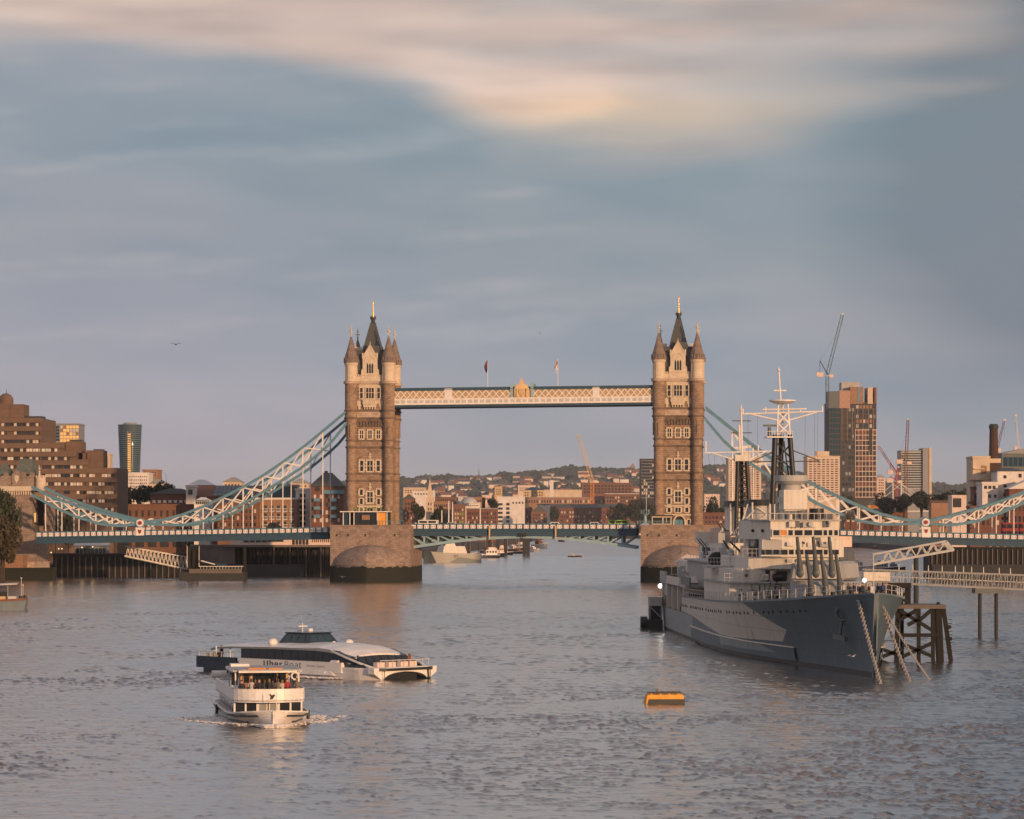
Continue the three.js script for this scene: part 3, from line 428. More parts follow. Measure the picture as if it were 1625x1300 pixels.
function chain(label, zz, U, L, U2, L2, deckY, nodes) {
  const t = thing('suspension_chain', label, 'suspension chain', B(0, 0, 0), PHI);
  const pl = (l) => l.map(([x, y]) => onPlane(x, y, nearZ).slice(0, 2)), u = pl(U), l = pl(L), u2 = pl(U2), l2 = pl(L2);
  const chord = (name, c) => { const g = []; for (let i = 0; i + 1 < c.length; i++) for (const dz of [-0.42, 0.42]) g.push(bar([...c[i], zz + dz], [...c[i + 1], zz + dz], 0.62, 0.18)); for (let i = 0; i + 1 < c.length; i++) g.push(bar([c[i][0], c[i][1] + 0.34, zz], [c[i + 1][0], c[i + 1][1] + 0.34, zz], 0.12, 1.15)); M(name, g, C.teal, t); };
  chord('upper_chord', u); chord('lower_chord', l); chord('upper_link', u2); chord('lower_link', l2);
  const brace = (A, Bc, xs) => {
    for (let i = 0; i < xs.length; i++) { const a = at(A, xs[i]), b = at(Bc, xs[i]); if (a === null || b === null) continue;
      M('post', bar([xs[i], a, zz], [xs[i], b, zz], 0.36, 0.34), C.white, t);
      if (i + 1 < xs.length) { const a1 = at(A, xs[i + 1]), b1 = at(Bc, xs[i + 1]); if (a1 === null || b1 === null) continue; const m = (xs[i] + xs[i + 1]) / 2;
        M('diagonal', bar([xs[i], a - 0.1, zz - 0.14], [xs[i + 1], b1 + 0.1, zz - 0.14], 0.34, 0.2), C.white, t); M('diagonal', bar([xs[i], b + 0.1, zz + 0.14], [xs[i + 1], a1 - 0.1, zz + 0.14], 0.34, 0.2), C.white, t); }
      const yb = b; if (yb - deckY(xs[i]) > 0.6) { M('hanger', [cyl(0.16, 0.16, deckY(xs[i]), yb, xs[i], zz, 6), cyl(0.12, 0.34, yb - 1.1, yb - 0.2, xs[i], zz, 6)], C.white, t); } } };
  brace(u, l, nodes[0]); brace(u2, l2, nodes[1]);
  const px = (u[u.length - 1][0] + u2[0][0]) / 2, py = (u[u.length - 1][1] + l[l.length - 1][1]) / 2, s = zz > 0 ? 1 : -1;
  const pin = M('pin', [cyl(1.25, 1.25, -0.6, 0.6, 0, 0, 24).rotateX(Math.PI / 2).translate(px, py, zz)], C.white, t);
  M('boss', [cyl(0.52, 0.52, 0, 0.2, 0, 0, 20).rotateX(Math.PI / 2).translate(px, py, zz + s * 0.72)], C.red, pin); M('rim', new THREE.TorusGeometry(1.2, 0.16, 6, 24).translate(px, py, zz + s * 0.6), C.teal, pin);
  M('pin_post', [bb(px - 1.15, px + 1.15, deckY(px) - 1.6, py - 1.25, zz - 0.3, zz + 0.9 + 0.35)], C.white, t); M('shield', [prism([[px - 0.5, py - 1.9], [px + 0.5, py - 1.9], [px + 0.4, py - 2.6], [px, py - 3.0], [px - 0.4, py - 2.6]], zz + 1.25, zz + 1.33)], C.red, t);
}
const xsL = [1420, 1285, 1149, 1013, 880, 743, 608, 470, 335].map((x) => onPlane(Lz(x, 0)[0], 0, nearZ)[0]), xsL2 = [200, 178, 152, 125, 98, 72].map((x) => onPlane(x, 0, nearZ)[0]);
const xsR = [1420, 1285, 1149, 1013, 880, 743, 608, 470, 335].map((x) => onPlane(mir(Lz(x, 0))[0], 0, nearZ)[0]), xsR2 = [1497, 1525, 1553, 1581, 1609, 1637].map((x) => onPlane(x, 0, nearZ)[0]);
const dL = (x) => lerp(13.4, 14.2, clamp((x + 90) / 80)), dR = (x) => lerp(14.2, 12.6, clamp((x - BL - 11) / 90));
chain('teal and white suspension truss beside the brick hotel, river side', nearZ, upL, loL, upL2, loL2, dL, [xsL, xsL2]);
chain('teal and white suspension truss beside the brick hotel, far side', -nearZ, upL, loL, upL2, loL2, dL, [xsL, xsL2]);
chain('teal and white suspension truss above the warship, river side', nearZ, upL.map(mir), loL.map(mir), upR2, loR2, dR, [xsR, xsR2]);
chain('teal and white suspension truss above the warship, far side', -nearZ, upL.map(mir), loL.map(mir), upR2, loR2, dR, [xsR, xsR2]);
{ // shore tower at the end of the side span
  const k = 882 / F, t = thing('abutment_tower', 'squat gothic gate tower with green pitched roof at the bridge end', 'tower', P(34, 828, 882).setY(0), PHI);
  const X = (z) => (z * 0.2692 - 34) * k, Y = (z) => EYE - (600 + z * 0.2692 - 828) * k;
  M('wall', [bb(X(-30), X(192), Y(920), Y(645), -14, 0)], C.pierstone, t);
  M('buttress', [bb(X(-40), X(212), Y(1112), Y(915), -15, 1.2), frustum(X(205) - X(85), 7.6, Y(915), X(195) - X(85), 7.0, Y(880), X(85), -7)], C.pierstone, t);
  M('footing', [bb(X(-60), X(218), -3, Y(1085), -16, 2.2)], C.portlandDark, t);
  M('weed', [bb(X(-62), X(222), -3, Y(1140), -16.2, 2.4)], C.weed, t);
  M('cornice', [bb(X(-40), X(200), Y(665), Y(638), -14.6, 0.8), ...[...Array(11)].map((_, i) => bb(X(40 + i * 14), X(47 + i * 14), Y(690), Y(665), -0.2, 0.6))], C.portland, t);
  M('parapet', [bb(X(-40), X(200), Y(638), Y(580), -14, 0.2), ...[...Array(5)].map((_, i) => bb(X(-30 + i * 52), X(-4 + i * 52), Y(580), Y(558), -0.4, 0.1)), prism([[X(70), Y(636)], [X(128), Y(636)], [X(128), Y(570)], [X(99), Y(540)], [X(70), Y(570)]], 0.2, 0.5)], C.pierstone, t);
  M('shield', [prism([[X(88), Y(575)], [X(112), Y(575)], [X(112), Y(600)], [X(99), Y(620)], [X(88), Y(600)]], 0.5, 0.62)], C.portland, t);
  M('roof', [frustum(3.3, 3.4, Y(570), 1.6, 1.4, Y(475), X(130), -6), frustum(2.6, 3, Y(575), 0.3, 0.4, Y(500), X(-5), -6)], mat(0.12, 0.14, 0.12, 0.7, SL5), t);
  const tu = M('turret', [ring(X(235), -1, Y(655), Y(590), 1.5), ring(X(235), -1, Y(665), Y(645), 1.2, 1.7), ...[...Array(8)].map((_, i) => bb(-0.3, 0.3, Y(592), Y(575), 1.2, 1.5).rotateY(i * Math.PI / 4).translate(X(235), 0, -1))], C.portland, t);
  M('statue', [cyl(0.35, 0.25, Y(592), Y(545), X(228), -1, 8), new THREE.SphereGeometry(0.3, 8, 6).translate(X(228), Y(535), -1), cyl(0.05, 0.02, Y(545), Y(508), X(222), -1, 5)], C.portland, tu);
  M('side_wall', [bb(X(195), X(262), Y(910), Y(870), -14, -3), bb(X(246), X(262), Y(880), Y(655), -14, -3), prism([[X(192), Y(655)], [X(250), Y(655)], [X(250), Y(740)], [X(240), Y(715)], [X(222), Y(700)], [X(203), Y(715)], [X(192), Y(740)]], -4, -3)], C.granite, t);
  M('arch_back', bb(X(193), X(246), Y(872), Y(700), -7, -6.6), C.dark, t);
  M('lantern', bb(X(190) + 0.05, X(199), Y(850), Y(795), -2.5, -2.2), lamp(1, 0.5, 0.15, 1.2), t);
}
// ------------------------------------------------------------------ people
const personGeo = (() => {
  const mk = (joints, res = 44) => {
    const mc = new MarchingCubes(res, new THREE.MeshBasicMaterial(), false, false, 60000), N = res; mc.isolation = 0; const S = 1.0;   // the cube spans +-1 m round (0, 0.9, 0)
    const sd = (p, [a, b, r0, r1]) => { const ab = [b[0] - a[0], b[1] - a[1], b[2] - a[2]], ap = [p[0] - a[0], p[1] - a[1], p[2] - a[2]], L = ab[0] ** 2 + ab[1] ** 2 + ab[2] ** 2, t = clamp(L ? (ap[0] * ab[0] + ap[1] * ab[1] + ap[2] * ab[2]) / L : 0); return Math.hypot(ap[0] - ab[0] * t, ap[1] - ab[1] * t, ap[2] - ab[2] * t) - lerp(r0, r1, t); };
    for (let z = 0; z < N; z++) for (let y = 0; y < N; y++) for (let x = 0; x < N; x++) {
      const h = N / 2, p = [(x - h) / h * S, (y - h) / h * S + 0.9, (z - h) / h * S]; let d = 9;
      for (const j of joints) { const q = sd(p, j), k = 0.035, m = Math.max(k - Math.abs(d - q), 0) / k; d = Math.min(d, q) - m * m * k * 0.25; }
      mc.field[x + y * N + z * N * N] = -d;
    }
    mc.update(); const n = mc.count, g = new THREE.BufferGeometry();
    const pos = new Float32Array(n * 3); for (let i = 0; i < n; i++) { pos[3 * i] = mc.positionArray[3 * i]; pos[3 * i + 1] = mc.positionArray[3 * i + 1] + 0.9; pos[3 * i + 2] = mc.positionArray[3 * i + 2]; }
    g.setAttribute('position', new THREE.BufferAttribute(pos, 3)); g.setAttribute('normal', new THREE.BufferAttribute(mc.positionArray.slice ? mc.normalArray.slice(0, n * 3) : new Float32Array(n * 3), 3)); return g;
  };
  const head = [[[0, 1.6, 0.01], [0, 1.66, 0], 0.095, 0.105], [[0, 1.45, 0], [0, 1.57, 0.01], 0.055, 0.055], [[0, 1.6, 0.1], [0, 1.6, 0.115], 0.018, 0.016]];
  const torso = [[[0, 0.95, 0], [0, 1.38, 0], 0.15, 0.155], [[-0.14, 1.36, 0], [0.14, 1.36, 0], 0.085, 0.085]];
  const stand = mk([...head, ...torso, ...[-1, 1].flatMap((s) => [[[s * 0.09, 0.92, 0], [s * 0.1, 0.5, 0.02], 0.095, 0.065], [[s * 0.1, 0.5, 0.02], [s * 0.11, 0.1, -0.01], 0.065, 0.045], [[s * 0.11, 0.06, -0.02], [s * 0.12, 0.05, 0.13], 0.05, 0.04], [[s * 0.19, 1.36, 0], [s * 0.25, 1.08, -0.02], 0.062, 0.05], [[s * 0.25, 1.08, -0.02], [s * 0.2, 0.86, 0.12], 0.048, 0.036], [[s * 0.2, 0.86, 0.12], [s * 0.19, 0.8, 0.15], 0.036, 0.03]])]);
  const sit = mk([...head, ...torso, ...[-1, 1].flatMap((s) => [[[s * 0.09, 0.92, 0], [s * 0.11, 0.92, 0.4], 0.095, 0.07], [[s * 0.11, 0.92, 0.4], [s * 0.11, 0.52, 0.4], 0.065, 0.045], [[s * 0.11, 0.5, 0.4], [s * 0.12, 0.49, 0.53], 0.05, 0.04], [[s * 0.19, 1.36, 0], [s * 0.26, 1.12, 0.06], 0.062, 0.05], [[s * 0.26, 1.12, 0.06], [s * 0.12, 1.06, 0.3], 0.048, 0.034]])]);
  return { stand, sit };
})();
const personCache = {};
function person(label, pos, turn, pose, top, legs, hair, group) {
  const key = pose + top + legs + hair; let g = personCache[key];
  if (!g) { g = personGeo[pose].clone(); const p = g.attributes.position, c = new Float32Array(p.count * 3), cols = { s: [0.45, 0.27, 0.2], h: hair, t: top, l: legs };
    for (let i = 0; i < p.count; i++) { const x = p.getX(i), y = p.getY(i), z = p.getZ(i), hand = y < 0.84 && Math.abs(x) > 0.155 && pose === 'stand', k = y > 1.47 ? (y > 1.66 || z < -0.015 ? cols.h : cols.s) : hand ? cols.s : y > 0.93 && !(pose === 'sit' && z > 0.16 && y < 1.02) ? cols.t : y < 0.1 ? [0.02, 0.02, 0.02] : cols.l; c.set(k, 3 * i); }
    g.setAttribute('color', new THREE.BufferAttribute(c, 3)); g.setAttribute('uv', new THREE.BufferAttribute(new Float32Array(p.count * 2), 2)); g.userData.ready = true; personCache[key] = g; }
  const m = M('person', g, PERSON); m.position.copy(pos); m.rotation.y = turn; return tag(m, label, 'person', group);
}
const PERSON = new THREE.MeshStandardMaterial({ vertexColors: true, roughness: 0.8 });
const WEAR = [[0.02, 0.022, 0.03], [0.05, 0.05, 0.06], [0.4, 0.38, 0.36], [0.3, 0.03, 0.03], [0.03, 0.06, 0.14], [0.16, 0.13, 0.1]], HAIR = [[0.02, 0.015, 0.01], [0.08, 0.045, 0.02], [0.2, 0.14, 0.07]];

// ------------------------------------------------------------------ the warship: z forward (toward the camera), stations s metres aft of the bow
const SH0 = P(1386, 828, 325).setY(0), STH = 0.036, SC = Math.cos(STH), SS = Math.sin(STH);
const S = (px, py, s) => { const a = (px - 812.5) / F, x = (a * (325 + s * SC) - SH0.x + s * SS) / (SC - a * SS), D = 325 + x * SS + s * SC; return [x, EYE - (py - 828) * D / F]; };
const Sx = (px, s) => S(px, 0, s)[0], Sy = (py, s) => EYE - (py - 828) * (325 + s) / F;
const shipPt = (x, y, s) => V(SH0.x + x * SC - s * SS, y, SH0.z - x * SS - s * SC);
const ship = thing('museum_warship', 'grey camouflaged cruiser moored bow toward the viewer with raised guns', 'warship', SH0, STH);
const tab = (t, s) => { for (let i = 0; i + 1 < t.length; i++) if (s <= t[i + 1][0]) return lerp(t[i][1], t[i + 1][1], clamp((s - t[i][0]) / (t[i + 1][0] - t[i][0]))); return t[t.length - 1][1]; };
const deckB = (s) => tab([[-2, 0.03], [-1, 0.12], [1, 1.5], [8, 3.9], [16, 5.7], [30, 7.9], [45, 9.2], [60, 9.7], [135, 9.7], [155, 9.2], [172, 7.4], [183, 4.6], [187, 2.4]], s);
const waterB = (s) => tab([[-2, 0.02], [0, 0.1], [8, 1.2], [16, 2.6], [30, 5.2], [45, 7.6], [60, 9.0], [78, 9.6], [140, 9.5], [160, 8.2], [175, 5], [187, 1]], s);
const foreH = (s) => tab([[-2, 8.7], [0, 8.5], [20, 7.5], [45, 6.6], [70, 6.1], [112, 5.7]], s), CUT = 112;
const deckH = (s) => s <= CUT ? foreH(s) : 3.5 - (s - CUT) * 0.004;
{
  const c = document.createElement('canvas'); c.width = 2048; c.height = 512; const x = c.getContext('2d'), cx = (s) => (s + 2) / 190 * 2048, cy = (h) => 512 - (h + 2) / 12 * 512;
  const poly = (pts, col) => { x.fillStyle = col; x.beginPath(); pts.forEach(([s, h], i) => i ? x.lineTo(cx(s), cy(h)) : x.moveTo(cx(s), cy(h))); x.closePath(); x.fill(); };
  x.fillStyle = '#475a64'; x.fillRect(0, 0, 2048, 512);
  poly([[97, 3.3], [190, 4], [190, -2], [97, -2]], '#848b8d'); poly([[97, 3.3], [60, 2.1], [56, -2], [97, -2]], '#4f5f69');
  poly([[190, 8], [45, 8], [42, 6.5], [27, 3.9], [30, 2.5], [60, 2.05], [97, 3.4], [112, 3.6], [190, 3.6]], '#b8b2a8'); poly([[190, 2.6], [150, 1.2], [140, -2], [190, -2]], '#a8a49e');
  poly([[62, 2.2], [40, 2.0], [33, 1.1], [62, 1.0]], '#7e888c');
  x.fillStyle = '#15181a'; x.fillRect(0, cy(0.45), 2048, 400);
  const rr = rng(91); for (let i = 0; i < 900; i++) { const sx = rr() * 2048, y0 = rr() * 380, L = 20 + rr() * 130; x.fillStyle = rr() < 0.55 ? `rgba(34,38,40,${0.06 + 0.16 * rr()})` : rr() < 0.7 ? `rgba(205,200,190,${0.05 + 0.11 * rr()})` : `rgba(110,62,36,${0.08 + 0.25 * rr()})`; x.fillRect(sx, y0, 0.6 + rr() * 2.2, L); }
  x.strokeStyle = 'rgba(16,20,22,0.45)'; x.lineWidth = 1.2; for (const h of [1.9, 3.7, 5.2]) { x.beginPath(); x.moveTo(0, cy(h)); x.lineTo(2048, cy(h)); x.stroke(); } for (let i = 0; i < 60; i++) { const q = rr() * 2048, h = Math.floor(rr() * 3) * 1.75; x.beginPath(); x.moveTo(q, cy(h)); x.lineTo(q, cy(h + 1.75)); x.stroke(); }
  const t = new THREE.CanvasTexture(c); t.colorSpace = THREE.SRGBColorSpace; t.anisotropy = 4; const camo = new THREE.MeshStandardMaterial({ map: t, roughness: 0.55 });
  const skin = (side, s0, s1, n, topF, botF, off = 0) => { const pos = [], uv = [], idx = [], K = 10;
    for (let i = 0; i <= n; i++) { const s = lerp(s0, s1, i / n), top = topF(s), bot = botF(s); for (let k = 0; k <= K; k++) { const y = lerp(bot, top, k / K), f = clamp((y + 0.3) / (foreH(Math.min(s, CUT)) + 0.3), 0, 1.1), e = tab([[-2, 2.1], [30, 1.7], [60, 0.8], [187, 0.7]], s), hb = lerp(waterB(s), deckB(s), Math.max(f, 0) ** e) + off; const rk = s < 10 ? (1 - s / 10) * 2.2 * (f ** 1.2) : 0; pos.push(side * hb, y, -s + (s < 0 ? 0 : 0) + rk * 0.4); uv.push((s + 2) / 190, (y + 2) / 12); } }
    for (let i = 0; i < n; i++) for (let k = 0; k < K; k++) { const a = i * (K + 1) + k, b = a + K + 1; idx.push(a, b, a + 1, a + 1, b, b + 1); }
    const g = new THREE.BufferGeometry(); g.setAttribute('position', new THREE.Float32BufferAttribute(pos, 3)); g.setAttribute('uv', new THREE.Float32BufferAttribute(uv, 2)); g.setIndex(idx); g.computeVertexNormals(); return g; };
  const sides = []; for (const sd of [-1, 1]) sides.push(skin(sd, -1.2, CUT, 80, foreH, () => -2), skin(sd, CUT, 187, 40, deckH, () => -2));
  const h = mergeGeometries(sides); h.userData.ready = true; const hull = M('hull', h, camo, ship);
  const bl = mergeGeometries([-1, 1].flatMap((sd) => [skin(sd, 26, 98, 40, () => 2.0, () => 0.5, 0.22)])); bl.userData.ready = true; M('armour_belt', bl, camo, hull);
  for (const sd of [-1, 1]) M('belt_ledge', [0].flatMap(() => [...Array(18)].map((_, i) => { const a = 26 + i * 4, b = a + 4, q = (s) => { const f = (2.0 + 0.3) / (foreH(s) + 0.3), e = tab([[-2, 2.1], [30, 1.7], [60, 0.8], [187, 0.7]], s); return sd * (lerp(waterB(s), deckB(s), f ** e) + 0.05); }; return bar([q(a), 2.0, -a], [q(b), 2.0, -b], 0.12, 0.5); })), C.shipPale, hull);
  const deckSheet = (s0, s1, n, dy, hF) => { const r = []; for (let i = 0; i <= n; i++) { const s = lerp(s0, s1, i / n); r.push([[-deckB(s) + 0.02, hF(s) + dy, -s], [deckB(s) - 0.02, hF(s) + dy, -s]]); } return surf(r); };
  M('forecastle_deck', deckSheet(-0.9, CUT, 40, -0.06, foreH), C.deck, ship); M('quarterdeck', [deckSheet(CUT, 187, 20, -0.06, deckH), surf([[[-3, -2, -187], [3, -2, -187]], [[-2.4, 3.2, -187], [2.4, 3.2, -187]]])], C.deck, ship);
  M('deck_edge', [-1, 1].flatMap((sd) => [...Array(56)].map((_, i) => { const a = -0.9 + i * 2, b = a + 2; return bar([sd * deckB(a), foreH(a), -a], [sd * deckB(b), foreH(b), -b], 0.22, 0.16); })), C.shipBlue, ship);
  for (let i = 0; i < 40; i++) for (const sd of [-1]) { const s = 16 + i * 2.45 + (i % 5 ? 0 : 0.5); if (i % 9 === 8) continue; const y = foreH(s) - 1.25 - (i % 2 ? 0 : 0.05), f = (y + 0.3) / (foreH(s) + 0.3), e = tab([[-2, 2.1], [30, 1.7], [60, 0.8], [187, 0.7]], s), hb = lerp(waterB(s), deckB(s), f ** e); M('scuttle', cyl(0.19, 0.19, -0.08, 0.08, 0, 0, 10).rotateZ(Math.PI / 2).translate(sd * hb, y, -s), C.dark, ship); }
  // guard rails
  for (const sd of [-1, 1]) for (let i = 0; i < 34; i++) { const s = 1.5 + i * 3.2; M('stanchion', cyl(0.035, 0.035, foreH(s), foreH(s) + 1.1, sd * (deckB(s) - 0.12), -s, 5), C.steelBright, ship); }
  for (const sd of [-1, 1]) for (const dy of [0.55, 1.08]) M('guard_rail', [...Array(34)].map((_, i) => { const a = 1.5 + i * 3.2, b = a + 3.2; return rod([sd * (deckB(a) - 0.12), foreH(a) + dy, -a], [sd * (deckB(b) - 0.12), foreH(b) + dy, -b], 0.025, 0.025, 4); }), C.steelBright, ship);
  M('stem', [bar([0, -1.5, 0.9], [0, 3, 0.9], 0.4, 0.24), bar([0, 3, 0.9], [0, 8.6, 2.2], 0.5, 0.3)], C.shipBlue, hull);
  // anchor and hawse, bow jackstaff
  const an = M('anchor', [rod([-2.5, 4.0, -6.6], [-2.3, 6.2, -6.2], 0.16), bar([-3.0, 3.9, -7.6], [-2.1, 3.7, -5.2], 0.5, 0.35), new THREE.TorusGeometry(0.7, 0.22, 6, 12).rotateY(-0.6).translate(-2.35, 6.3, -6.3)], C.gunGrey, ship);
  M('jackstaff', [cyl(0.06, 0.04, 8.5, 12.6, 0, 0.2, 6), bb(-0.2, 0.2, 8.4, 9.3, -0.9, -0.5)], C.steelBright, ship);
  for (const [bx, s] of [[-1.4, 6], [1.4, 6], [-2.4, 13], [2.4, 13], [-4, 22], [4.2, 22]]) M('bollard', [cyl(0.22, 0.26, foreH(s), foreH(s) + 0.6, bx, -s, 8), cyl(0.22, 0.26, foreH(s), foreH(s) + 0.6, bx + 0.1, -s - 0.8, 8)], C.black, ship);
  for (const bx of [-1.1, 1.1]) M('capstan', lathe([[0, 0], [0.6, 0], [0.4, 0.25], [0.35, 0.6], [0.6, 0.8], [0, 0.85]], 12).translate(bx, foreH(12) - 0.05, -12.5), C.gunGrey, ship);
  // boat bay openings along the waist
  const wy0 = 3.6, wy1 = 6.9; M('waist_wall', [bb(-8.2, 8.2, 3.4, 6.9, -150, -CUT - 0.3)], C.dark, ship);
  for (const s of [112.4, 121, 130, 138.5, 147]) M('waist_pillar', bb(-9.5, -8.7, 3.4, 6.9, -s - 0.7, -s + 0.1), C.shipPale, ship);
  M('waist_deck', [bb(-9.6, 9.6, 6.9, 7.25, -150, -CUT + 4)], C.shipGrey, ship);
  M('waist_screen', [bb(-9.7, -9.45, 7.0, 8.1, -138, -117)], C.shipPale, ship); M('waist_screen', bb(-9.6, -9.3, 7.1, 8.6, -150, -141), C.shipGrey, ship); M('aft_bulkhead', bb(-9.4, -9.2, 7.2, 8.4, -116, -104), C.gunGrey, ship);
}
{ // turrets
  const turret = (label, s, px, y0, y1, w, pts, trainA, elev) => {
    const g = new THREE.Group(); const cx = Sx(px, s);
    const yaw = (geo) => geo.rotateY(trainA).translate(cx, 0, -s);
    const b = M('gun_turret', [yaw(prism([[-w / 2 * 0.86, y0], [w / 2 * 0.86, y0], [w / 2, y0 + 0.35], [w / 2 * 0.96, y1 - 0.3], [w / 2 * 0.78, y1], [-w / 2 * 0.78, y1], [-w / 2 * 0.96, y1 - 0.3], [-w / 2, y0 + 0.35]], -7.2, 0.4)), yaw(prism([[-w / 2 * 0.9, y0 + 0.3], [w / 2 * 0.9, y0 + 0.3], [w / 2 * 0.8, y1 - 0.5], [-w / 2 * 0.8, y1 - 0.5]], 0.4, 1.2)), cyl(3.0, 3.0, y0 - 2.6, y0, cx, -s - 2.8, 20)], C.shipGrey, ship); b.userData.label = label;
    for (const q of [-1, 0, 1]) { const gx = q * w * 0.29, L = 4.6, base = V(gx, y0 + (y1 - y0) * 0.42, 1.0), tip = V(gx, base.y + Math.sin(elev) * L, base.z + Math.cos(elev) * L), mid = base.clone().lerp(tip, 0.35);
      const gun = M('gun_barrel', [yaw(rod(base, mid, 0.42, 0.3, 12)), yaw(rod(mid, tip, 0.27, 0.19, 12))], C.gunGrey, b); M('blast_bag', [yaw(new THREE.SphereGeometry(0.52, 10, 8).scale(1, 1.3, 0.8).translate(gx, base.y + 0.05, base.z + 0.1))], C.gunGrey, b); M('gun_port', [yaw(bb(gx - 0.5, gx + 0.5, y0 + 0.3, y1 - 0.35, 0.9, 1.24))], C.shipPale, b); }
    M('hatch', [yaw(bb(w * 0.12, w * 0.32, y1, y1 + 0.16, -4, -3)), yaw(bb(-w * 0.3, -w * 0.14, y1, y1 + 0.16, -4, -3))], C.gunGrey, b);
    M('turret_rail', [yaw(rod([-w * 0.4, y1 + 0.1, -0.2], [w * 0.4, y1 + 0.1, -0.2], 0.04, 0.04, 5))], C.gunGrey, b);
    return b;
  };
  turret('lower triple gun turret nearest the bow', 35, 1316, 7.25, 9.15, 6.0, 0, -0.45, 1.14);
  turret('upper triple gun turret stepped above the first', 46, 1299, 9.0, 11.3, 6.6, 0, -0.36, 1.17);
  turret('', 140, 1116, 7.4, 9.6, 6.2, 0, Math.PI - 0.2, 0.15);
}
{ // bridge structure and deckhouses
  const part = (n, geos, m = C.shipPale, p = ship) => M(n, geos, m, p);
  const k = 0.076, X = (px) => (px - 1277) * k, z = -55;
  const lower = part('deckhouse', [slabPoly([[X(1154), 66], [X(1160), 58], [X(1180), 56.6], [X(1275), 56.4], [X(1340), 57], [X(1352), 66], [X(1352), 84], [X(1154), 84]].map(([a, b]) => [a, -b]), 5.9, 10.3)], C.shipPale);
  part('deckhouse_roof', [slabPoly([[X(1150), 66.5], [X(1158), 57.4], [X(1178), 56], [X(1277), 55.8], [X(1344), 56.4], [X(1356), 66], [X(1356), 84.5], [X(1150), 84.5]].map(([a, b]) => [a, -b]), 8.55, 8.75)], C.shipGrey, lower);
  const third = part('superstructure', [slabPoly([[X(1180), -64], [X(1190), -56.8], [X(1250), -55], [X(1332), -55.4], [X(1344), -64], [X(1344), -82], [X(1180), -82]], 10.3, 11.7)]);
  const second = part('lower_bridge', [slabPoly([[X(1207), -60], [X(1210), -55.6], [X(1240), -54.4], [X(1320), -54.4], [X(1342), -56.4], [X(1344), -62], [X(1344), -74], [X(1207), -74]], 11.7, 13.85)]);
  const upper = part('upper_bridge', [slabPoly([[X(1196), -60], [X(1222), -54.6], [X(1330), -54.5], [X(1333), -62], [X(1333), -72], [X(1196), -72]], 13.85, 16.1)]);
  part('bridge_roof', [slabPoly([[X(1196), -59.5], [X(1219), -54.2], [X(1334), -54.1], [X(1334), -70], [X(1196), -70]], 16.1, 16.25)], C.shipGrey, upper);
  part('bridge_rail', [rod([X(1222), 17.0, -54.4], [X(1331), 17.0, -54.4], 0.04, 0.04, 5), ...[...Array(12)].map((_, i) => cyl(0.03, 0.03, 16.2, 17.0, X(1222 + i * 9.9), -54.4, 5))], C.shipPale, upper);
  const wz = [[614, 670], [683, 738], [754, 796], [812, 886], [902, 975], [990, 1066], [1080, 1112], [1127, 1162], [1178, 1212]];
  wz.forEach(([a, b], i) => { const x0 = X(1120 + a * 0.1723), x1 = X(1120 + b * 0.1723); const f = part('window_frame', [bb(x0 - 0.12, x1 + 0.12, 14.22, 14.34, -54.5, -54.34), bb(x0 - 0.12, x1 + 0.12, 14.98, 15.1, -54.5, -54.34), bb(x0 - 0.12, x0, 14.34, 14.98, -54.5, -54.36), bb(x1, x1 + 0.12, 14.34, 14.98, -54.5, -54.36)], C.shipPale, upper); part('window', bb(x0, x1, 14.33, 14.99, -54.56, -54.42), i === 1 ? C.orange : C.glass, upper); });
  [[518, 542], [556, 608], [622, 676], [690, 746], [764, 804], [824, 894], [910, 980], [1014, 1070], [1086, 1118], [1134, 1172], [1186, 1220]].forEach(([a, b]) => { const x0 = X(1120 + a * 0.1723), x1 = X(1120 + b * 0.1723), zz = x0 < X(1240) ? -54.4 - (X(1240) - (x0 + x1) / 2) * 0.5 : -54.4; part('window', bb(x0, x1, 12.05, 12.62, zz - 0.3, zz + 0.12), C.glass, second); });
  part('window_strip', [bb(X(1206), X(1320), 11.86, 11.98, -54.42, -54.25), bb(X(1240), X(1320), 12.7, 12.8, -54.42, -54.3)], C.shipPale, second);
  part('signal_lamp', [bb(X(1273), X(1290), 15.3, 15.95, -54.5, -54.2), cyl(0.3, 0.3, -0.2, 0.2, 0, 0, 12).rotateX(Math.PI / 2).translate(X(1285), 15.7, -54)], C.shipGrey, upper);
  for (const [a, y] of [[1200, 14.9], [1212, 14.9]]) part('scuttle', cyl(0.2, 0.2, -0.1, 0.1, 0, 0, 12).rotateX(Math.PI / 2).translate(X(a), y, -59.6 + (X(a) - X(1196)) * 2.7), C.dark, upper); part('wing_rail', [rod([X(1196), 17.0, -60], [X(1222), 17.0, -54.6], 0.035), ...[0, 1, 2, 3, 4].map((i) => cyl(0.03, 0.03, 16.2, 17, lerp(X(1196), X(1222), i / 4), lerp(-60, -54.6, i / 4), 5))], C.shipPale, upper); part('screen', [bb(X(1196), X(1198), 11.7, 13.9, -61, -59.9), bb(X(1204), X(1206), 11.7, 13.9, -59.2, -58)], C.gunGrey, upper);
  part('bridge_wing', [bb(X(1330), X(1362), 12.9, 14.2, -66, -60)], C.canvas, second); part('bridge_wing', [bb(X(1196), X(1206), 11.7, 13, -70, -61)], C.canvas, second); part('shelter', [slabPoly([[X(1338), -58], [X(1366), -60], [X(1370), -70], [X(1340), -70]], 9.5, 12.4)], C.gunGrey, lower);
  part('door', bb(X(1217), X(1223), 8.75, 10.1, -56.75, -56.35), C.dark, lower); part('door_leaf', bb(X(1224), X(1231), 8.75, 10.1, -56.3, -56.2), C.canvas, lower); part('door', bb(X(1235), X(1241), 6.1, 8.0, -56.7, -56.3), C.dark, lower); part('door_leaf', bb(X(1242), X(1248), 6.1, 8.1, -56.25, -56.15), C.canvas, lower);
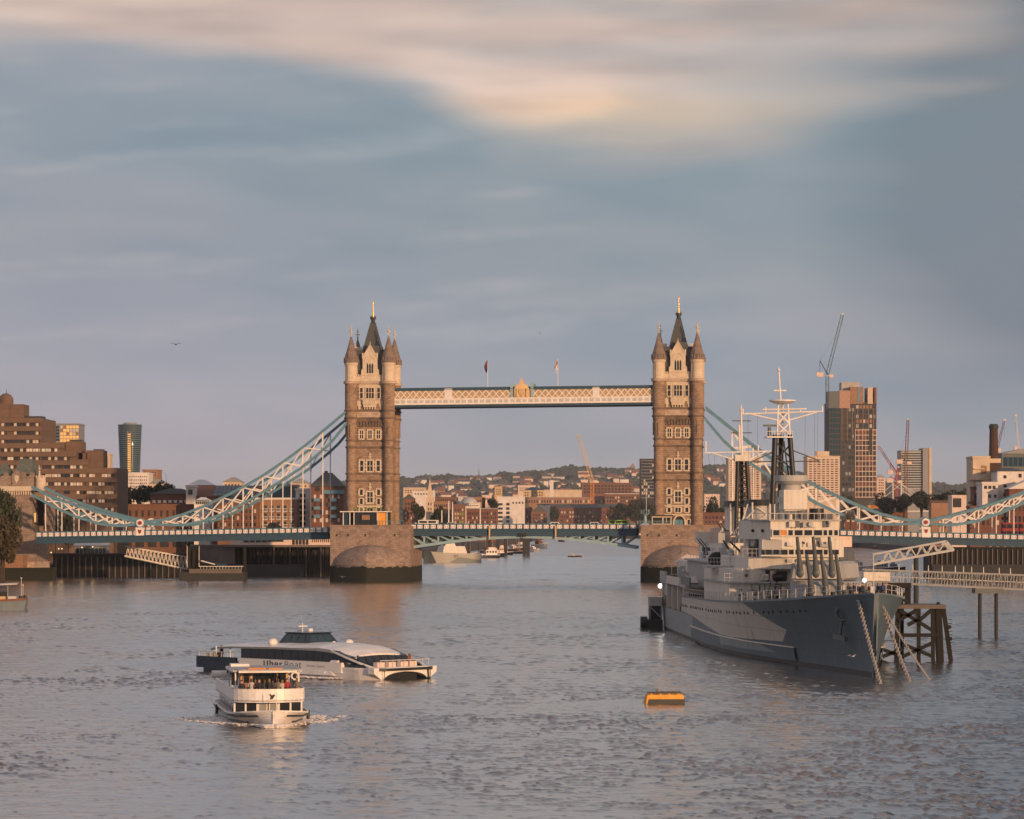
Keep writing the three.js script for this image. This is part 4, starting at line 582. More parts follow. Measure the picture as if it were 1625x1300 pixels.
  for (const [px, y] of [[1186, 9.5], [1211, 9.55], [1244, 9.6], [1257, 7.6]]) part('scuttle', cyl(0.22, 0.22, -0.1, 0.1, 0, 0, 12).rotateX(Math.PI / 2).translate(X(px), y, -56.4), C.rust, lower);
  part('ladder', [bar([X(1212), 6.0, -53.6], [X(1224), 8.8, -55.6], 0.1, 0.1), bar([X(1222), 6.0, -53.6], [X(1234), 8.8, -55.6], 0.1, 0.1), ...[...Array(9)].map((_, i) => { const t = i / 9; return bar([lerp(X(1212), X(1224), t), lerp(6, 8.8, t), lerp(-53.6, -55.6, t)], [lerp(X(1222), X(1234), t), lerp(6, 8.8, t), lerp(-53.6, -55.6, t)], 0.05, 0.2); })], C.black, ship);
  part('banner', bb(X(1182), X(1205), 8.8, 9.6, -57.2, -57.05), C.rust, lower); part('reel', [cyl(0.4, 0.4, 0, 1.1, 0, 0, 12).rotateZ(Math.PI / 2).translate(X(1242), 9.3, -55.9), bb(X(1233), X(1250), 8.8, 9.9, -56.3, -56.1)], C.black, lower);
  for (let i = 0; i < 9; i++) part('locker', bb(X(1165 + i * 12), X(1172 + i * 12), 6.0, 6.9 + (i % 3) * 0.3, -56.6 + (i % 2) * 0.5, -55.8), i % 2 ? C.shipGrey : C.shipPale, lower);
  part('side_platform', [bb(X(1137), X(1178), 10.25, 10.5, -74, -66), bar([X(1150), 10.2, -66], [X(1168), 8.0, -66], 0.4, 0.3)], C.shipGrey, ship);
  // main director and drum on the bridge roof
  part('director_tower', [bb(Sx(1244, 60), Sx(1281, 60), 17.5, 19.9, -65, -60), bb(Sx(1246, 60), Sx(1279, 60), 16.25, 17.5, -65, -60.4), bb(Sx(1240, 60), Sx(1285, 60), 18.4, 19.0, -63.5, -62)], C.shipPale, ship);
  part('director_drum', [cyl(1.5, 2.0, 20.6, 21.0, Sx(1259, 62), -64, 18), cyl(2.05, 2.05, 21.0, 21.7, Sx(1259, 62), -64, 18), cyl(1.2, 1.2, 19.9, 20.6, Sx(1259, 62), -64, 14)], C.shipGrey, ship);
  for (const px of [1250, 1262, 1272]) part('rangefinder', [cyl(0.3, 0.36, 16.2, 17.3, Sx(px, 57) , -57.2, 8), bb(Sx(px, 57) - 0.5, Sx(px, 57) + 0.5, 16.9, 17.3, -57.3, -56.9)], C.gunGrey, ship);
  part('gun_sponson', [cyl(0.9, 0.9, 16.2, 17.6, Sx(1296, 58), -58, 12)], C.black, ship); part('searchlight', [cyl(0.7, 0.7, -0.4, 0.4, 0, 0, 14).rotateX(Math.PI / 2).translate(Sx(1205, 60), 13.1, -59), cyl(0.12, 0.12, 11.7, 13, Sx(1205, 60), -59.4, 8)], C.black, ship);
  // funnels
  for (const [px, s, nm] of [[1203, 104, 0], [1168, 132, 0]]) { const x = Sx(px, s), prof = (y0, y1, f) => cyl(1.75, 1.6, y0, y1, 0, 0, 24).scale(f, 1, 1.9 * f).translate(x, 0, -s); const f = part('funnel', [prof(6, 18.2, 1)], s < 110 ? C.shipGrey : C.shipPale, ship); part('funnel_cap', [prof(18.2, 19.0, 1.08)], C.black, f); part('steam_pipe', [cyl(0.14, 0.14, 8, 18.6, x + 1.3, -s + 2.6, 8), cyl(0.14, 0.14, 8, 18.6, x - 1.1, -s + 2.9, 8)], C.shipPale, f); part('funnel_ladder', [...Array(8)].map((_, i) => bar([x - 0.6 + (i % 2) * 1.5, 10 + i, -s + 3.3], [x + 0.9 - (i % 2) * 1.5, 11 + i, -s + 3.3], 0.09, 0.09)), C.shipPale, f); }
  part('blue_trunk', bb(Sx(1186, 88), Sx(1198, 88), 6, 16.4, -92, -88), C.shipBlue, ship);
  // foremast
  const s = 77.6, q = (px, py) => S(px, py, s), Fm = (name, pairs, r, m) => part(name, pairs.map(([a, b, c, d, dz0 = 0, dz1 = 0]) => { const u = q(a, b), v = q(c, d); return rod([...u, -s + dz0], [...v, -s + dz1], r, r, 8); }), m, ship);
  Fm('mast_leg', [[1230, 690, 1225, 800, 0.2, 0.6]], 0.36, C.black); Fm('mast_leg', [[1253, 690, 1261, 800, 0.2, 0.6]], 0.34, C.black); Fm('mast_leg', [[1242, 690, 1243, 800, -1.5, -3]], 0.34, C.black);
  Fm('mast_brace', [[1230, 720, 1256, 745], [1255, 705, 1228, 735], [1228, 735, 1258, 770], [1226, 757, 1259, 757], [1230, 700, 1254, 726], [1243, 700, 1236, 760], [1244, 700, 1252, 760]], 0.1, C.black);
  part('mast_platform', [bb(q(1216, 0)[0], q(1257, 0)[0], Sy(695, s), Sy(693, s), -s - 2, -s + 1), ...[...Array(11)].map((_, i) => cyl(0.03, 0.03, Sy(693, s), Sy(685, s), q(1216 + i * 4, 0)[0], -s + 1, 5)), rod([q(1216, 0)[0], Sy(685, s), -s + 1], [q(1257, 0)[0], Sy(685, s), -s + 1], 0.04)], C.white, ship);
  Fm('upper_mast', [[1233, 693, 1235, 640], [1254, 693, 1250, 640], [1243, 693, 1243, 640, -1, -0.5], [1234, 672, 1253, 690], [1252, 672, 1234, 690], [1235, 655, 1252, 672], [1250, 655, 1235, 672]], 0.13, C.white);
  Fm('yard', [[1179, 657, 1305, 653], [1186, 656, 1238, 668], [1297, 654, 1249, 668], [1210, 650, 1280, 649]], 0.11, C.white);
  Fm('yard_post', [[1215, 656, 1215, 646], [1270, 654, 1270, 648], [1305, 654, 1305, 645], [1179, 657, 1179, 649]], 0.09, C.white);
  part('radar_platform', [cyl(0.9, 1.75, Sy(641, s), Sy(637, s), q(1242, 0)[0], -s, 20), cyl(1.75, 1.75, Sy(637, s), Sy(635, s), q(1242, 0)[0], -s, 20)], C.white, ship);
  Fm('topmast', [[1239, 636, 1236, 590], [1228, 620, 1248, 620]], 0.12, C.white); part('topmast_light', [new THREE.SphereGeometry(0.2, 10, 8).translate(...q(1236, 587), -s), cyl(0.05, 0.03, Sy(587, s), Sy(581, s), q(1236, 0)[0], -s, 6)], C.white, ship);
  part('radar', [cyl(0.3, 0.2, Sy(693, s), Sy(678, s), q(1221, 0)[0], -s, 8), bb(q(1211, 0)[0], q(1232, 0)[0], Sy(677, s), Sy(674, s), -s - 0.2, -s + 0.2)], C.gunGrey, ship);
  Fm('gaff', [[1230, 716, 1190, 734], [1258, 715, 1300, 731], [1195, 733, 1300, 732]], 0.08, C.gunGrey);
  for (const px of [1187, 1202, 1278, 1293, 1298]) Fm('halyard', [[px, 655, px + (px > 1240 ? -1 : 1), 812]], 0.018, C.gunGrey);
  // mainmast
  const s2 = 126, q2 = (px, py) => S(px, py, s2), Mm = (name, pairs, r, m) => part(name, pairs.map(([a, b, c, d, d0 = 0, d1 = 0]) => rod([...q2(a, b), -s2 + d0], [...q2(c, d), -s2 + d1], r, r, 8)), m, ship);
  Mm('mast_leg', [[1171, 732, 1168, 850]], 0.3, C.black); Mm('mast_leg', [[1185, 732, 1192, 850]], 0.3, C.black); Mm('mast_leg', [[1178, 732, 1180, 850, -1, -2]], 0.28, C.black);
  Mm('mast_brace', [...Array(8)].flatMap((_, i) => [[1171, 735 + i * 9, 1187, 744 + i * 9], [1187, 735 + i * 9, 1171, 744 + i * 9]]), 0.08, C.black);
  Mm('yard', [[1118, 719, 1224, 716], [1130, 719, 1172, 732], [1215, 717, 1184, 732]], 0.1, C.white); Mm('yard', [[1162, 668, 1192, 668], [1160, 687, 1193, 687]], 0.07, C.gunGrey);
  Mm('topmast', [[1178, 732, 1176, 648], [1174, 715, 1173, 675]], 0.15, C.white); part('masthead', [new THREE.SphereGeometry(0.22, 8, 6).translate(...q2(1176, 652), -s2), cyl(0.2, 0.05, Sy(649, s2), Sy(641, s2), q2(1176, 0)[0], -s2, 6)], C.steelBright, ship);
  part('mast_platform', [bb(q2(1166, 0)[0], q2(1190, 0)[0], Sy(732, s2), Sy(722, s2), -s2 - 1, -s2 + 0.6)], C.shipPale, ship); Mm('yard_post', [[1120, 717, 1120, 700], [1203, 716, 1203, 706]], 0.12, C.white);
  for (const px of [1124, 1133, 1146, 1210]) Mm('halyard', [[px, 718, px + 12, 850]], 0.018, C.gunGrey);
  // waist and after structures
  const A = (px0, px1, y0, y1, s0, dep) => bb(Sx(px0, s0), Sx(px1, s0), Sy(y1, s0), Sy(y0, s0), -s0 - dep, -s0);
  part('after_superstructure', [A(1152, 1188, 870, 935, 100, 36), A(1158, 1190, 848, 872, 102, 28)], C.shipPale, ship); part('gun_deck', [A(1128, 1156, 893, 935, 94, 34), A(1124, 1160, 891, 893.5, 93, 36)], C.shipGrey, ship); for (const [a, b, y0, y1, s0] of [[1130, 1141, 882, 891, 98], [1143, 1156, 879, 891, 106], [1126, 1137, 872, 891, 120], [1140, 1152, 862, 891, 124]]) part('splinter_shield', [A(a, b, y0, y1, s0, 3)], C.shipPale, ship); part('boat_crane', [rod([...S(1150, 890, 104), -104], [...S(1146, 838, 104), -104], 0.22, 0.16), rod([...S(1146, 842, 104), -104], [...S(1118, 862, 104), -102], 0.14, 0.1), rod([...S(1118, 862, 104), -102], [...S(1118, 880, 104), -102], 0.03, 0.03, 4)], C.shipGrey, ship); for (const [px, s0] of [[1138, 112], [1122, 130]]) { const [x] = S(px, 0, s0); part('ship_boat', [new THREE.SphereGeometry(1, 14, 8, 0, 6.3, 1.57, 1.57).scale(1.2, 0.9, 3.4).translate(x, Sy(888, s0) + 1, -s0), bb(x - 1.1, x + 1.1, Sy(888, s0) + 1, Sy(888, s0) + 1.12, -s0 - 2.6, -s0 + 2.6)], C.white, ship); } part('after_deckhouse', [A(1096, 1135, 892, 935, 125, 22)], C.shipPale, ship);
  part('director', [A(1107, 1130, 844, 861, 140, 4), A(1112, 1126, 861, 893, 140, 3)], C.shipPale, ship); part('director', [A(1131, 1150, 838, 850, 135, 4), A(1133, 1150, 850, 870, 135, 4)], C.canvas, ship);
  part('gun_mount', [A(1146, 1166, 870, 895, 88, 4), A(1150, 1160, 862, 872, 88, 3)], C.shipGrey, ship); part('gun_barrel', [rod([...S(1156, 874, 88), -86], [...S(1142, 858, 88), -83], 0.16, 0.12), rod([...S(1174, 877, 88), -86], [...S(1153, 860, 88), -83], 0.16, 0.12)], C.black, ship);
  part('tarpaulin', [new THREE.SphereGeometry(1.3, 14, 10).scale(1, 0.8, 1).translate(...S(1138, 888, 92), -91)], C.weed, ship); part('tarpaulin', [new THREE.SphereGeometry(1.5, 14, 10).scale(0.9, 1.2, 1).translate(...S(1144, 930, 92), -90)], C.weed, ship);
  part('awning', [surf([[[...S(1065, 894, 146), -146], [...S(1127, 884, 146), -144]], [[...S(1090, 880, 150), -150], [...S(1127, 884, 150), -150]], [[...S(1075, 891, 158), -158], [...S(1128, 887, 158), -158]]])], C.canvas, ship); part('awning_post', [cyl(0.06, 0.06, 7.2, Sy(894, 146), Sx(1066, 146), -146, 6), cyl(0.06, 0.06, 7.2, Sy(886, 146), Sx(1124, 146), -146, 6)], C.steelBright, ship);
  part('saluting_gun', [rod([...S(1082, 905, 128), -126], [...S(1102, 921, 128), -127], 0.16, 0.24), A(1096, 1105, 919, 932, 128, 1.5)], C.canvas, ship); part('boat_boom', [rod([...S(1058, 919, 138), -137], [...S(1078, 921, 138), -137], 0.12, 0.12)], C.white, ship);
  part('tent', [A(1095, 1134, 925, 942, 112, 8), gable(Sx(1095, 112), Sx(1134, 112), Sy(925, 112), Sy(916, 112), -120, -112)], C.shipPale, ship);
  part('waist_cabin', [A(1060, 1074, 919, 945, 140, 6), A(1076, 1092, 921, 943, 130, 5)], C.shipGrey, ship);
  for (let i = 0; i < 14; i++) part('vent', [cyl(0.22, 0.22, 10.3, 11.3 + (i % 3) * 0.4, X(1182 + i * 2.1), -70 - i * 1.7, 8), new THREE.SphereGeometry(0.34, 8, 6).translate(X(1182 + i * 2.1), 11.4 + (i % 3) * 0.4, -70 - i * 1.7)], C.shipGrey, ship);
  for (let i = 0; i < 20; i++) part('fitting', bb(R(-6, 4) - 0.3, R(-5, 5) + 0.3, 16.2, 16.5 + R(0, 0.8), -66 - R(0, 6), -66), i % 3 ? C.gunGrey : C.shipPale, ship).scale.set(0.12, 1, 0.25);
  { // small fittings over the superstructure: lockers, pipes, rails, ladders, doors
    const r = rng(404), face = (x0, x1, y0, y1, z, n) => { for (let i = 0; i < n; i++) { const x = lerp(x0, x1, r()), y = lerp(y0, y1 - 0.5, r()), q = r();
      if (q < 0.34) block('locker', r() < 0.5 ? C.shipGrey : C.shipPale, ship, x - 0.2 - r() * 0.3, x + 0.25 + r() * 0.3, y, y + 0.3 + r() * 0.5, z - 0.05, z + 0.25 + r() * 0.3);
      else if (q < 0.6) M('pipe', cyl(0.05, 0.05, y0, y1, x, z + 0.08, 6), r() < 0.5 ? C.shipGrey : C.gunGrey, ship);
      else if (q < 0.75) block('hatch', C.gunGrey, ship, x - 0.28, x + 0.28, y0 + 0.1, y0 + 1.2, z - 0.05, z + 0.05);
      else if (q < 0.88) M('cowl', [cyl(0.14, 0.14, y, y + 0.5, x, z + 0.25, 8), new THREE.SphereGeometry(0.22, 8, 6).translate(x, y + 0.55, z + 0.3)], C.shipGrey, ship);
      else block('lamp_box', C.dark, ship, x - 0.12, x + 0.12, y + 0.2, y + 0.45, z, z + 0.2); } };
    face(X(1162), X(1270), 6.0, 8.4, -56.5, 34); face(X(1185), X(1270), 8.8, 10.2, -56.5, 16); face(X(1246), X(1340), 10.4, 11.6, -55.2, 8); face(X(1244), X(1320), 12.9, 13.7, -54.42, 10); face(X(1225), X(1330), 15.2, 15.9, -54.52, 8);
    face(Sx(1153, 100), Sx(1186, 100), Sy(932, 100), Sy(872, 100), -100, 34); face(Sx(1129, 94), Sx(1155, 94), Sy(932, 94), Sy(896, 94), -94, 22); face(Sx(1097, 125), Sx(1134, 125), Sy(932, 125), Sy(894, 125), -125, 20); 
    const rail = (x0, x1, y, z) => { M('guard_rail', [rod([x0, y + 1, z], [x1, y + 1, z], 0.03, 0.03, 4), rod([x0, y + 0.5, z], [x1, y + 0.5, z], 0.025, 0.025, 4), ...[...Array(9)].map((_, i) => cyl(0.025, 0.025, y, y + 1, lerp(x0, x1, i / 8), z, 4))], C.steelBright, ship); };
    rail(X(1150), X(1215), 8.75, -55.6); rail(X(1180), X(1240), 11.7, -56.2); rail(X(1137), X(1178), 10.5, -66); rail(Sx(1130, 96), Sx(1186, 96), Sy(862, 96), -96); rail(Sx(1096, 125), Sx(1135, 125), Sy(892, 125), -125); rail(Sx(1062, 140), Sx(1100, 140), 7.25, -139);
    for (let i = 0; i < 8; i++) { const px = 1132 + i * 7, s = 92 + r() * 8; M('ready_locker', [bb(Sx(px, s) - 0.5, Sx(px, s) + 0.5, Sy(862, s), Sy(862, s) + 0.8 + r(), -s - 1, -s)], r() < 0.5 ? C.shipGrey : C.canvas, ship); }
    for (const [px, py, s, L] of [[1120, 872, 118, 2.2], [1150, 845, 110, 1.8], [1103, 905, 135, 1.6]]) { const [x, y] = S(px, py, s); M('light_gun', [cyl(0.4, 0.3, y - 0.8, y, x, -s, 10), rod([x, y, -s], [x - L * 0.6, y + L * 0.7, -s + 1], 0.09, 0.06), rod([x + 0.4, y, -s], [x - L * 0.6 + 0.4, y + L * 0.7, -s + 1], 0.09, 0.06), bb(x - 0.5, x + 0.6, y - 0.3, y + 0.3, -s - 0.3, -s + 0.4)], C.gunGrey, ship); }
    for (const [a, b] of [[[1186, 800], [1160, 880]], [[1196, 810], [1150, 860]], [[1172, 840], [1196, 880]], [[1160, 850], [1190, 838]]]) M('davit', [rod([...S(a[0], a[1], 95), -94.5], [...S(b[0], b[1], 95), -94.5], 0.1, 0.08)], C.shipPale, ship);
  }
}
// deck lights that are lit
for (const [px, py, s, r, lab] of [[1372, 921, 20, 0.32, 'round white floodlight glowing on the foredeck'], [1203, 954, 52, 0.2, 'small white deck light below the ladder'], [1207, 834, 62, 0.2, 'small white light high on the bridge side'], [1048, 930, 150, 0.5, 'bright round white lamp at the stern']]) {
  const [x, y] = S(px, py, s), p = shipPt(x, y, s), t = thing('deck_lamp', lab, 'lamp', p); M('globe', new THREE.SphereGeometry(r * 0.75, 12, 8), lamp(1, 0.95, 0.85, 2.2), t); M('stand', cyl(0.05, 0.05, -1.6, -r * 0.7, 0, 0, 6), C.steelGrey, t);
  const l = new THREE.PointLight(new THREE.Color(1, 0.95, 0.85), 1.5); l.position.set(0, 0, r * 0.75 + 0.15); l.castShadow = true; t.add(l);
}
for (let i = 0; i < 5; i++) { const px = [1131, 1134, 1137, 1142.5, 1145.5][i], [x, y] = S(px, 916, 90); const t = M('festoon_bulb', new THREE.SphereGeometry(0.13, 10, 8), lamp(1, 0.97, 0.9, 2)); t.position.copy(shipPt(x, y, 88)); tag(t, 'small white bulb in the short lit row amidships', 'lamp', 'row of lit bulbs amidships'); const l = new THREE.PointLight(new THREE.Color(1, 0.95, 0.85), 0.5); l.position.set(0, 0, 0.2); t.add(l); }
// crowd on the foredeck
{
  const spots = [[1338, 'white'], [1346, 0], [1350, 1], [1355, 0], [1359, 4], [1364, 0], [1369, 1], [1374, 5], [1379, 0], [1386, 3], [1393, 0], [1397, 1], [1401, 4], [1405, 0], [1408, 0]];
  const desc = ['in a pale top standing apart beside the lower turret', 'in black next to the pale topped visitor on the foredeck', 'in charcoal third from the turret end of the foredeck crowd', 'in black fourth from the turret end of the foredeck crowd', 'in dark blue in the foredeck crowd', 'in black in the middle of the foredeck crowd', 'in charcoal beside the foredeck floodlight', 'in brown at the foredeck floodlight', 'in black just before the jackstaff', 'in a red jacket by the jackstaff on the foredeck', 'in black just past the red jacketed visitor', 'in charcoal near the gangway side of the foredeck', 'in dark blue near the gangway side of the foredeck', 'in black second from the gangway rail', 'in black last at the gangway rail of the foredeck'];
  spots.forEach(([px, c], i) => { const s = 17 - Math.max(0, i - 8) * 0.4 + (i % 3) * 1.6, x = clamp(Sx(px, s), -deckB(s) + 0.4, deckB(s) - 0.5); person('person ' + desc[i], shipPt(x, foreH(s) - 0.05, s), R(0, 6), 'stand', c === 'white' ? WEAR[2] : WEAR[c], WEAR[i % 2], HAIR[i % 3], 'visitors on the warship foredeck'); });
}
// mooring chains
function linkChain(label, a, b, sag, n) {
  const g = []; for (let i = 0; i < n; i++) { const t = (i + 0.5) / n, p = a.clone().lerp(b, t); p.y -= sag * 4 * t * (1 - t); const L = a.distanceTo(b) / n, q = new THREE.Quaternion().setFromUnitVectors(V(0, 1, 0), b.clone().sub(a).normalize()); g.push(new THREE.TorusGeometry(L * 0.42, L * 0.16, 5, 8).scale(1, 1.55, 1).rotateY(i % 2 ? Math.PI / 2 : 0.2).applyQuaternion(q).translate(p.x, p.y, p.z)); }
  tag(M('mooring_chain', g, C.chain), label, 'chain');
}
linkChain('pale heavy chain hanging straight down across the bow', shipPt(...S(1362, 951, 1), 1), P(1399, 1086, 311).setY(-0.3), 0.3, 44);
linkChain('pale heavy chain from the stem slanting to the water, shorter of two', shipPt(...S(1400, 968, 4), 3), P(1446, 1082, 315).setY(-0.3), 0.25, 38);
linkChain('pale heavy chain slanting widest from the bow toward the timber dolphin', shipPt(...S(1392, 950, 2), 1), P(1479, 1080, 318).setY(-0.3), 0.3, 50);
{ // timber mooring dolphin beside the bow
  const D = 362, k = D / F, o = P(1460, 828, D).setY(0), t = thing('mooring_dolphin', 'dark braced timber mooring tower beside the warship bow', 'dolphin', o), X = (px) => (px - 1460) * k, Y = (py) => EYE - (py - 828) * k;
  for (const [dz, set] of [[0, [[1425, 1422, 0.5], [1458, 1458, 0.42], [1480, 1481, 0.4], [1489, 1494, 0.7], [1497, 1512, 0.46]]], [-5, [[1440, 1440, 0.4], [1492, 1500, 0.4]]]]) for (const [a, b, w] of set) M('pile', bar([X(a), Y(964), dz], [X(b), -2, dz + (b > 1505 ? 0.6 : 0)], w, w), C.timber, t);
  M('deck', [bb(X(1424), X(1500), Y(966), Y(960), -6, 0.8)], C.timberGrey, t);
  for (const [a, b, c, d] of [[1425, 985, 1455, 968], [1427, 968, 1478, 1000], [1428, 1008, 1492, 1008], [1432, 1022, 1480, 1042], [1432, 1042, 1480, 1020], [1458, 985, 1480, 966], [1440, 992, 1458, 982], [1498, 992, 1508, 996], [1500, 1012, 1510, 1014], [1400, 1042, 1432, 1030], [1399, 1030, 1425, 1040]]) M('brace', bar([X(a), Y(b), 0.35], [X(c), Y(d), 0.35], 0.42, 0.3), C.timber, t);
  const tt = M('upper_frame', [bar([X(1419), Y(930), -3], [X(1421), Y(960), -3], 0.9), bar([X(1446), Y(930), -3], [X(1446), Y(960), -3], 0.6), bb(X(1414), X(1450), Y(934), Y(926), -4, -2), bar([X(1421), Y(940), -2.6], [X(1445), Y(958), -2.6], 0.3), bar([X(1445), Y(940), -2.6], [X(1421), Y(958), -2.6], 0.3), bar([X(1436), Y(930), -3], [X(1436), Y(960), -3], 0.3)], C.timber, t);
  M('post', cyl(0.2, 0.2, Y(960), Y(956), X(1491), -1, 8), C.timber, t); M('ladder', [...Array(10)].map((_, i) => bb(X(1504), X(1510), Y(984 + i * 6), Y(983 + i * 6), 0.5, 0.7)), C.timber, t);
}
{ // long access gangway on steel posts
  const D0 = 436, k = D0 / F, o = P(1500, 828, D0).setY(0), t = thing('access_gangway', 'long covered lattice gangway from the warship to the quay', 'gangway', o), X = (px) => (px - 1500) * k, top = (px) => EYE - (lerp(904, 913, (px - 1370) / 255) - 828) * k, bot = (px) => EYE - (lerp(923, 936, (px - 1370) / 255) - 828) * k;
  const x0 = 1372, x1 = 1680, line = (f, z, w, d, dy = 0) => bar([X(x0), f(x0) + dy, z], [X(x1), f(x1) + dy, z], w, d);
  M('walk_deck', line(bot, -1.2, 0.3, 2.6), C.steelGrey, t); for (const z of [0.1, -2.5]) { M('top_rail', line(top, z, 0.2, 0.2), C.steelGrey, t); M('bottom_chord', line(bot, z, 0.28, 0.24), C.steelGrey, t); M('mid_rail', line((p) => (top(p) + bot(p)) / 2, z, 0.1, 0.1), C.steel, t); }
  for (let i = 0; i < 34; i++) { const p = x0 + 4 + i * 9; for (const z of [0.1, -2.5]) M('lattice_post', bar([X(p), bot(p), z], [X(p + 5), top(p + 5), z], 0.11, 0.1), C.steelGrey, t); }
  M('mesh_panel', [...Array(60)].map((_, i) => { const p = x0 + 2 + i * 5; return bar([X(p), bot(p), 0], [X(p), top(p), 0], 0.05, 0.05); }), C.steel, t);
  for (const p of [1430, 1452, 1477, 1499, 1520, 1533, 1546, 1565, 1590, 1608]) M('lamp_post', cyl(0.08, 0.06, top(p), top(p) + 0.9, X(p), -2.4, 6), C.steelBright, t);
  M('head_beam', [prism([[X(1547), EYE - (934 - 828) * k], [X(1590), EYE - (934 - 828) * k], [X(1600), EYE - (942 - 828) * k], [X(1547), EYE - (942 - 828) * k]], -2.6, 0.4)], C.gunGrey, t);
  for (const p of [1557, 1583]) M('support_pile', cyl(0.26, 0.26, -3, EYE - (940 - 828) * k, X(p), -1.1, 10), C.dark, t);
  M('landing', [bb(X(1370), X(1412), EYE - (922 - 828) * k, EYE - (908 - 828) * k, -3, 0.6), bb(X(1395), X(1407), EYE - (916 - 828) * k, EYE - (914 - 828) * k, 0.6, 0.7)], C.shipPale, t);
  const u = thing('brow_ramp', 'white truss ramp rising behind the warship to a dark post', 'gangway', P(1455, 828, 560).setY(0)), kk = 560 / F, XX = (p) => (p - 1455) * kk, YY = (p) => EYE - (p - 828) * kk;
  for (const z of [0, -2]) { M('top_chord', bar([XX(1385), YY(880), z], [XX(1503), YY(859), z], 0.3), C.steel, u); M('bottom_chord', bar([XX(1385), YY(896), z], [XX(1514), YY(873), z], 0.4), C.steel, u); for (let i = 0; i < 6; i++) { const p = 1400 + i * 18; M('diagonal', bar([XX(p), YY(893 - i * 3.4), z], [XX(p + 10), YY(877 - i * 3.3), z], 0.2), C.steel, u); M('diagonal', bar([XX(p + 10), YY(877 - i * 3.3), z], [XX(p + 18), YY(890 - i * 3.3), z], 0.2), C.steel, u); } M('end_post', bar([XX(1502), YY(859), z], [XX(1514), YY(873), z], 0.3), C.steel, u); }
  M('post', cyl(0.45, 0.45, -2, YY(866), XX(1455), -1, 10), C.dark, u);
}
{ // fender raft against the ship's side
  const t = thing('fender_raft', 'dark floating raft with grey cabin alongside the warship stern', 'raft', P(1034, 828, 468).setY(0)), k = 468 / F, X = (p) => (p - 1034) * k, Y = (p) => EYE - (p - 828) * k;
  M('float', [bb(X(1019), X(1052), -0.6, Y(984), -7, 0), cyl(0.9, 0.9, -0.5, 0.5, 0, 0, 14).rotateZ(Math.PI / 2).translate(X(1022), Y(988), -0.5)], C.black, t); M('cabin', [bb(X(1031), X(1051), Y(962), Y(948), -6, -0.8)], C.shipGrey, t); M('frame', [bb(X(1031), X(1033), Y(988), Y(962), -1, -0.8), bb(X(1049), X(1051), Y(988), Y(962), -1, -0.8), bar([X(1033), Y(964), -0.7], [X(1049), Y(980), -0.7], 0.2)], C.steelGrey, t); M('back', bb(X(1032), X(1050), Y(986), Y(962), -6, -1.2), C.dark, t);
}
// ------------------------------------------------------------------ river boats
const textPlate = (w, h, draw) => { const c = document.createElement('canvas'); c.width = w; c.height = h; draw(c.getContext('2d'), w, h); const t = new THREE.CanvasTexture(c); t.colorSpace = THREE.SRGBColorSpace; return new THREE.MeshStandardMaterial({ map: t, roughness: 0.4 }); };
const PLATE = (w, h) => { const g = new THREE.PlaneGeometry(w, h); g.userData.ready = true; return g; };
const planAt = (t, z) => tab(t, -z);
function hullOf(plan, wl, deck, bot = -0.7, n = 40, K = 6, pow = 1) {      // both sides and a transom; plan and wl are half widths by distance aft
  const L = plan[plan.length - 1][0], g = [], rowsL = [], rowsR = [];
  for (let i = 0; i <= n; i++) { const s = L * i / n, a = [], b = []; for (let k = 0; k <= K; k++) { const y = lerp(bot, deck(s), k / K), f = clamp((y - bot) / (deck(s) - bot)) ** pow, h = lerp(tab(wl, s), tab(plan, s), f); a.push([-h, y, -s]); b.push([h, y, -s]); } rowsL.push(a); rowsR.push(b); }
  const e = rowsL[n].map((p, k) => p), r = rowsR[n]; g.push(surf(rowsL), surf(rowsR), surf([e, r])); return g;
}
function wallAlong(pts, y0, y1, top = y1) { return surf([pts.map(([x, z]) => [x, y0, z]), pts.map(([x, z]) => [x, top, z])]); }
